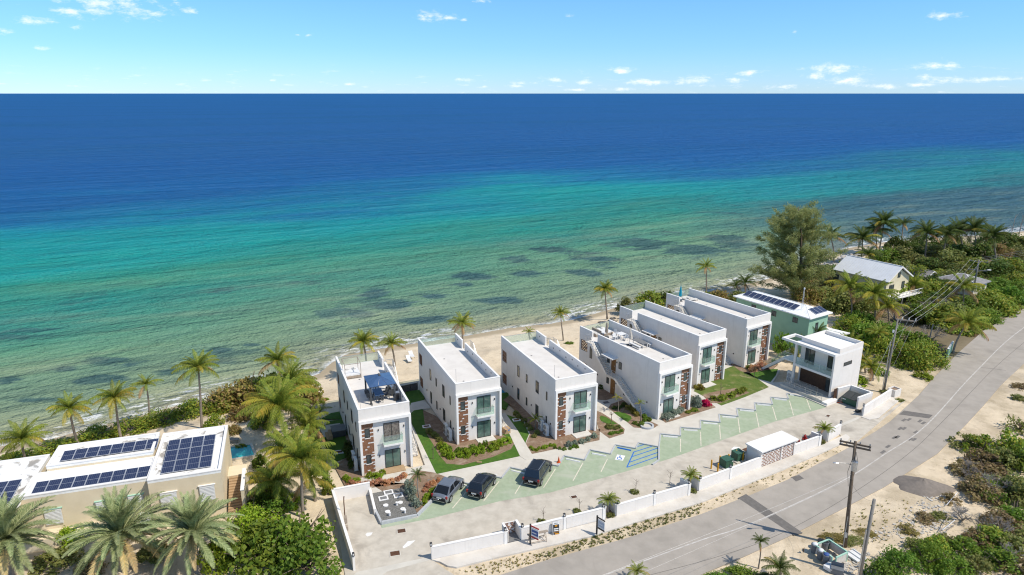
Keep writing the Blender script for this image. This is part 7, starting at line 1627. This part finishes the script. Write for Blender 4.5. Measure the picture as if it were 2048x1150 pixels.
for (u,v,h,lab) in ((866,918,1.6,'dead stake-like sapling in the lawn corner by the second villa'),(1222,848,1.7,'bare brown sapling in the bed before the fourth villa'),(1440,795,1.9,'thin brown sapling on the patchy lawn'),(1508,755,2.2,'twiggy sapling on the lawn before the last villa')):
    p = P(u,v,.15); r_ = T('sapling', lab, 'sapling', p); q = MB(); rr = random.Random(u); q.tube([(0,0,0),(.04,0,h*.6),(0,.03,h)], [.05,.035,.02], 5)
    for i in range(7): a = rr.uniform(0,6.28); q.tube([(0,0,h*.7),(.4*math.cos(a),.4*math.sin(a),h*rr.uniform(.85,1.15))], [.02,.006], 4)
    q.build('branch', M['bark'], r_)
row(zt((640,715),(665,705)), 2, .35, .2, 'bright', 'grassy tuft at the clubhouse corner', 'clubhouse tufts', z=.05)
for c_, lab in ((C1,'left'),(C2,'middle'),(C3,'right')): shrub((c_.x+.2,c_.y-.35,.13), .55,.4,.35,'olive','low plant under the palm of the %s street planter' % lab,'coarse',stem=False)
# shore bushes behind villas 4-6 and around the green house
for (u,v,r,h,m_,lab) in ((1252,620,2.4,2.6,'olive','spiky olive bush behind the fourth villa roof'),(1300,610,3.6,3.6,'grape','big sea grape behind the fifth villa'),(1335,606,2.4,2.6,'darkleaf','dark bush behind the last villa roof end'),(1438,606,3.0,2.8,'grapebrown','browned sea grape behind the last villa'),(1475,602,3.0,2.6,'olive','olive bush at the far corner of the green house'),(1415,604,2.4,2.2,'grape','low sea grape behind the last villa roof')):
    px_shrub(u,v,r,r*.8,h,m_,lab,'mid',z=-.4,group=None,name='shore_bush',cat='bush')
leafy_tree(1562,712,1.9,3.4,'green','leafy tree between the last villa and the green house','loose',1.2); leafy_tree(1584,722,1.5,2.2,'olive','small bush tree at the foot of the clubhouse stair','loose',.5); leafy_tree(1686,745,1.7,3.6,'olive','thin grey green tree against the clubhouse wall','sparse',2.0)
# casuarina
def casuarina(u, v, vtop, label):
    b_ = P(u, v, -.2); Ht_ = ZT(b_, vtop)+.2; r_ = T('casuarina_tree', label, 'tree', b_)
    rr = random.Random(3); g_ = np.random.default_rng(3); tr = MB(); tips = []
    tr.tube([(0,0,-.3),(.3,0,Ht_*.35),(-.4,.2,Ht_*.7),(-1.6,.2,Ht_*.97)], [.42,.32,.17,.05], 9)
    tr.tube([(.2,0,Ht_*.1),(1.8,.3,Ht_*.45),(2.2,.3,Ht_*.84)], [.28,.18,.05], 7); tr.tube([(0,0,Ht_*.08),(-1.6,-.3,Ht_*.4),(-2.6,-.4,Ht_*.72)], [.24,.15,.05], 7)
    for i in range(150):
        s = rr.uniform(.03,.97); prof = (1.05-.66*s)*(.7+.3*min(1,s/.2)); ax = [(.3*s/.35,0),( .3-2.9*(s-.35),.2*(s-.35))][s>.35]
        a = rr.uniform(0,6.28); L = Ht_*.60*prof*rr.uniform(.45,1.15); z = Ht_*s*.93; p0 = Vector((ax[0],ax[1],z))
        d = Vector((math.cos(a),math.sin(a),rr.uniform(.25,.8))).normalized(); p1 = p0+d*L*.55; p2 = p0+d*L+Vector((0,0,-.08*L))
        tr.tube([p0,p1,p2], [.045*(1.1-s),.028*(1.1-s),.008], 4)
        k = int(10+L*3.2)
        for j in range(k): q = rr.uniform(.3,1.05); c_ = p0.lerp(p2, q); tips.append((c_.x+rr.gauss(0,.25),c_.y+rr.gauss(0,.25),c_.z+rr.gauss(0,.25),d.x,d.y,d.z))
    tr.build('trunk', M['bark'], r_, smooth=True)
    C_ = np.array(tips); per = 12; N_ = len(C_)*per; ci = np.repeat(np.arange(len(C_)), per)
    pos = C_[ci,:3]+g_.normal(size=(N_,3))*.20; dr = C_[ci,3:]*.55+np.array([-.25,0,-.1])+g_.normal(size=(N_,3))*.55; dr /= np.linalg.norm(dr,axis=1)[:,None]
    ln = (.35+.4*g_.random((N_,1))); sd_ = np.cross(dr, g_.normal(size=(N_,3))); sd_ /= np.linalg.norm(sd_,axis=1)[:,None]; w_ = .06
    v = np.stack([pos-sd_*w_, pos+sd_*w_, pos+dr*ln], 1).reshape(-1,3); f = np.arange(len(v)).reshape(-1,3)
    link('crown', np_mesh('crown', v, f, [M['casuarina']]), r_)
casuarina(1592, 590, 408, 'tall feathery casuarina tree at the shore, the highest tree in view')
# dense bushes right of the green house
gs_ = 'leafy bushes between the green house and the road'
for i, (u,v,rx,h,m_,pr) in enumerate(((1700,672,4.2,3.6,'grape','fine'),(1735,690,4.4,4.0,'green','fine'),(1775,712,4.0,3.8,'grape','fine'),(1815,728,3.8,4.2,'grape','fine'),(1850,728,3.4,4.2,'grape','fine'),(1715,655,3.6,3.2,'green','mid'),(1800,690,3.6,3.6,'green','fine'),(1835,700,3.2,3.6,'green','mid'),(1765,680,3.2,3.4,'green','mid'))):
    px_shrub(u,v,rx,rx*.85,h,m_,'large leafy bush behind the entrance pole, %s' % ('by the green house wall','behind the pale shed','directly behind the pole','nearest the sandy verge','at the roadside corner','at the back by the golden palms','in the middle of the mass','below the small bare pole','right of the pale shed')[i],pr,group=gs_,name='leafy_bush',cat='bush')
px_shrub(1845,755,1.6,1.2,.9,'lime','yellow green low plant at the foot of the roadside bushes','coarse'); px_shrub(1718,765,1.8,1.4,1.1,'lime','yellow green ground plants right of the clubhouse','coarse'); px_shrub(1700,757,1.2,1.2,1.2,'crotony','golden shrub against the clubhouse back corner','coarse')
px_shrub(1760,745,2.0,1.5,.9,'bright','bright low shrub behind the entrance wall','coarse')
for (u,v,rx,h,lab) in ((1790,640,4.0,3.4,'leafless grey tree left of the bright green one'),(1868,628,3.4,3.2,'leafless grey shrub right of the bright green tree'),(1862,680,2.4,2.4,'leafless twigs by the roadside wall'),(1945,955,1.6,1.6,'leafless grey brush behind the sand pile'),(1985,985,1.8,1.8,'leafless tangle in the middle of the lower right scrub'),(1990,1070,1.6,1.6,'leafless twigs low in the right scrub'),(2025,1125,1.6,1.6,'leafless twigs in the bottom right corner'),(1925,1040,1.3,1.2,'leafless twigs above the planks')):
    p = P(u,v); r_ = T('bare_tree', lab, 'tree', p, random.random()*6, 'leafless trees'); rr = random.Random(u); q = MB()
    def br_(p0, d, L, r0, dep):
        p1 = p0+d*L; q.tube([p0,(p0+p1)/2+Vector((rr.gauss(0,.06),rr.gauss(0,.06),0))*L,p1], [r0,r0*.8,r0*.55], 4)
        if dep > 0:
            for _ in range(3): br_(p1, (d+Vector((rr.gauss(0,.6),rr.gauss(0,.6),rr.gauss(.05,.35)))).normalized(), L*rr.uniform(.6,.8), r0*.55, dep-1)
    for _ in range(6): a = rr.uniform(0,6.28); br_(Vector((0,0,0)), Vector((.75*math.cos(a),.75*math.sin(a),.9)).normalized(), h*.45, .10, 4)
    q.build('branch', M['twig'], r_)
leafy_tree(1832,648,3.0,2.6,'bright','bright lime tree in the middle of the roadside scrub','loose',2.0); leafy_tree(1850,640,2.6,2.4,'lime','yellow lime tree right behind the bright one','loose',1.6)
# far scrub and woodland on the right
rr = random.Random(21); gf = 'scrub bushes on the far right land'; k = 0
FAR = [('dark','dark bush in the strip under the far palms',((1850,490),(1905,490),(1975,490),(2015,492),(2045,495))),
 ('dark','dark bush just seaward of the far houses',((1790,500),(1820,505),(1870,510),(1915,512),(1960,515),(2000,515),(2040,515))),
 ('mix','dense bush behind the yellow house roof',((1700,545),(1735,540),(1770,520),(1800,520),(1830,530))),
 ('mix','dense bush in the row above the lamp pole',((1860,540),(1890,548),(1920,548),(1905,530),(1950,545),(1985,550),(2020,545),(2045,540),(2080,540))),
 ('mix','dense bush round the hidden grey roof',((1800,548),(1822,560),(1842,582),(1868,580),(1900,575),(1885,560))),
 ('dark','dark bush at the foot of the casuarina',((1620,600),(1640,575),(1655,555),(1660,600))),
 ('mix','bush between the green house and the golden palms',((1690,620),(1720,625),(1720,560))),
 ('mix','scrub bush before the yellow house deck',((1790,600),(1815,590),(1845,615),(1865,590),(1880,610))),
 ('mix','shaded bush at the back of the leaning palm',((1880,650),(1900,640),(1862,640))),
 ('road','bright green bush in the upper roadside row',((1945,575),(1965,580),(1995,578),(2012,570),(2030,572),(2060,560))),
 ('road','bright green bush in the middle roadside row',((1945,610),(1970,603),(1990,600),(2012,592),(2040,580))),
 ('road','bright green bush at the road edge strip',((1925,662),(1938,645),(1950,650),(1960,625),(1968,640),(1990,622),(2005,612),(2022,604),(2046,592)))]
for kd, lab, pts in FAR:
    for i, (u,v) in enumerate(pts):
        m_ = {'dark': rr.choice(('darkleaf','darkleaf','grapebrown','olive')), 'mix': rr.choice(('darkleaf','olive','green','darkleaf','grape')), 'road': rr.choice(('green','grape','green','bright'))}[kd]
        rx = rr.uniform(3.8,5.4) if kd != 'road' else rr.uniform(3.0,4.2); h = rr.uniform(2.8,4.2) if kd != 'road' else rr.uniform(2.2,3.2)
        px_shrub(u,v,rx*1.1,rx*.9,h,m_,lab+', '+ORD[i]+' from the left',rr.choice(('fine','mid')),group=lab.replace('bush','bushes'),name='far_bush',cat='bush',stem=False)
for (u,v,wh) in ((2020,480,'leftmost'),(2036,478,'middle'),(2046,482,'rightmost')):
    p = P(u,v); q = MB(); q.tube([(0,0,0),(.1,0,4),(.3,0,7.5)], [.12,.09,.03], 5)
    for j in range(5): a = rr.uniform(0,6.28); q.tube([(.1,0,3+j*.8),(1.3*math.cos(a),1.3*math.sin(a),4.6+j*.8)], [.05,.015], 4)
    tag(q.build('dead_tree', M['twig'], loc=p), 'bare dead tree at the far right shore, %s of three' % wh, 'tree', 'dead trees on the far shore')
# dry roadside strip and bottom-right scrub
for i, (u,v) in enumerate(((1955,690),(1990,665),(2020,645),(2050,625))): px_shrub(u-18,v-22,2.8,1.1,.35,'scrub','dry brown grass strip along the far road edge','mid',group='dry roadside strips',stem=False,name='dry_grass',cat='grass')
br_list = [(1930,890,2.2,1.6,'olive','loose','thin olive bush at the top corner of the scrub'),(1965,930,2.4,2.0,'scrub','loose','dry brush beside the top of the scrub'),(2005,930,2.6,2.4,'olive','mid','olive bush inside the upper scrub'),(2040,1000,2.6,2.2,'olive','mid','second olive bush on the right edge of the scrub'),(1985,1085,2.2,1.6,'grape','mid','yellow green bush low in the scrub'),(1930,1105,2.0,1.6,'green','mid','green bush before the dark green ones'),(1870,1100,1.7,1.4,'grape','mid','yellow green bush at the rubble foot'),(2005,1130,2.0,1.7,'green','mid','green bush near the bottom right corner'),(1975,975,2.0,1.4,'grape','loose','greenish brush over the dry tangle'),(1900,1000,1.3,.8,'scrub','loose','low brown weeds over the rubble top'),(1880,1035,1.2,.6,'olive','loose','low green weeds over the rubble middle'),(1815,1060,1.3,.5,'grassdry','loose','dry weeds at the rubble left edge'),(1960,905,2.4,2.6,'grape','loose','broad leaved bush by the rubble, top of the scrub'),(2010,900,2.6,2.8,'grape','loose','green bush at the upper right of the scrub'),(2040,860,2.2,2.4,'olive','sparse','thin bush at the right edge near the road'),(2045,935,2.4,2.4,'green','mid','green bush at the right picture edge'),
 (1935,945,2.4,1.4,'scrub','loose','dry brown brush behind the sand pile'),(1985,955,2.6,1.6,'scrub','mid','dry brown brush in the middle of the scrub'),(1960,990,2.6,1.6,'scrub','mid','dry tangled brush above the planks'),(2025,985,2.6,2.0,'olive','mid','olive scrub right of the planks'),(2035,1040,2.4,1.8,'bright','loose','feathery bright shrub low on the right edge'),(2000,1050,2.2,1.4,'scrub','mid','brown brush beside the planks'),
 (1850,1125,1.9,2.0,'green','fine','dense green bush right of the short pole'),(1800,1135,2.0,2.0,'bright','fine','bright green bush just right of the bins'),(1900,1140,2.0,1.9,'green','fine','dark green bush at the bottom edge of the scrub'),(1760,1150,1.6,1.5,'bright','mid','bright leafy bush at the foot of the short pole'),(1950,1140,1.8,1.7,'olive','mid','olive bush at the bottom right'),(1895,1085,1.4,1.0,'olive','loose','low olive bush below the rubble'),(1960,1085,2.0,1.2,'scrub','loose','grey twiggy brush at the lower right'),(2020,1100,2.2,1.8,'olive','mid','olive bush at the lower right edge'),(2040,1145,2.0,1.6,'scrub','loose','dry brush in the bottom right corner'),(1830,1095,1.3,1.1,'olive','loose','small thin bush at the edge of the rubble'),(1850,1040,1.4,.7,'scrub','loose','low dry weeds between rubble and sand'),(1990,1010,1.6,2.0,'bright','sparse','feathery light green shrub over the dry brush')]
for (u,v,r,h,m_,pr,lab) in br_list: px_shrub(u,v,r,r*.9,h,m_,lab,pr,name='scrub_bush',cat='bush')
for (u,v,rx,ry,h,m_,lab) in ((1668,1075,1.7,.9,.35,'grassdry','brownish grass patch left of the near pole'),(1705,1082,1.5,.9,.4,'olive','greener grass patch round the near pole foot'),(1730,1065,1.2,.8,.25,'grassdry','thin dry grass right of the near pole')): px_shrub(u,v,rx,ry,h,m_,lab,'fine',stem=False,name='grass_patch',cat='grass')
px_shrub(1480,1150,2.0,1.2,.8,'green','green bush at the bottom edge below the road','mid'); px_shrub(1440,1158,1.4,.9,.6,'bright','bright low shrub at the bottom edge left of the green bush','mid'); px_shrub(1540,1160,1.6,1.0,.6,'darkleaf','dark shrub at the bottom edge under the low palm','mid')
px_shrub(2040,775,1.6,1.4,.7,'scrub','dry weeds on the verge at the right edge','loose',stem=False); px_shrub(2045,800,1.8,1.4,.8,'olive','olive weeds on the verge at the right edge','loose',stem=False)
px_shrub(1772,785,1.2,.8,.5,'olive','weeds by the foot of the entrance pole','coarse',stem=False); px_shrub(1800,800,.8,.6,.3,'olive','small weeds before the white planter box','coarse',stem=False)
side_pts = [(2085,905),(2130,960),(2110,1020),(2160,900),(2210,960),(2180,1040),(2100,1090),(2260,900),(2120,850),(2190,850),(2300,980),(2240,1060)]
for i, (u,v) in enumerate(side_pts): px_shrub(u,v,3.0,2.7,2.3,('olive','scrub','grape')[i % 3],'roadside scrub bush past the right picture edge, '+ORD[i]+' one',('mid','loose')[i % 2],group='scrub past the right edge',name='scrub_bush',cat='bush',stem=False)
for i, (u,v) in enumerate(((2090,570),(2130,555),(2180,540),(2110,520),(2170,510),(2240,515),(2100,495),(2150,490),(2220,490),(2300,495))): px_shrub(u,v,5.5,5.0,3.8,('darkleaf','green','olive')[i % 3],'dense bush past the right picture edge, '+ORD[i]+' one','mid',group='bushes past the right edge',name='far_bush',cat='bush',stem=False)
# weeds scattered along the verge: nobody could count them
def weeds(name, quad_pts, n_, s0, s1, mat_, label):
    Q = PP(quad_pts); tri = [(Q[0],Q[i],Q[i+1]) for i in range(1,len(Q)-1)]; ar_ = [((b_-a).cross(c_-a)).length for a,b_,c_ in tri]; V = []
    for i in range(n_):
        a,b_,c_ = random.choices(tri, ar_)[0]; u, v = random.random(), random.random()
        if u+v > 1: u, v = 1-u, 1-v
        p = a+(b_-a)*u+(c_-a)*v; s = random.uniform(s0,s1); z = land_h(p.x,p.y) if i < 0 else -.06
        for j in range(5):
            t_ = random.uniform(0,6.28); d = Vector((math.cos(t_),math.sin(t_),0)); n = Vector((-d.y,d.x,0))*s*.28
            V += [tuple(p+n+Vector((0,0,z))), tuple(p-n+Vector((0,0,z))), tuple(p+d*s*.8+Vector((0,0,z+s*random.uniform(.4,.9))))]
    v = np.array(V); o = link(name, np_mesh(name, v, np.arange(len(v)).reshape(-1,3), [M[mat_]])); return tag(o, label, 'weeds', kind='stuff')
weeds('verge_weeds', [(1060,1112),(1180,1074),(1300,1040),(1400,1008),(1400,1026),(1250,1075),(1100,1116)], 420, .08, .26, 'olive', 'scattered low weeds on the sandy verge beside the sidewalk')
weeds('verge_weeds', [(915,1140),(1060,1104),(1100,1116),(980,1150)], 130, .07, .22, 'grassdry', 'sparse dry weeds on the verge by the left entrance')
weeds('verge_weeds', [(1400,1006),(1546,949),(1680,892),(1690,898),(1570,960),(1400,1024)], 130, .07, .2, 'grassdry', 'sparse weeds on the verge past the transformers')
weeds('verge_weeds', [(1640,1060),(1760,1000),(1840,1000),(1850,1060),(1760,1090)], 160, .07, .22, 'grassdry', 'weeds scattered over the sandy lot by the near pole')
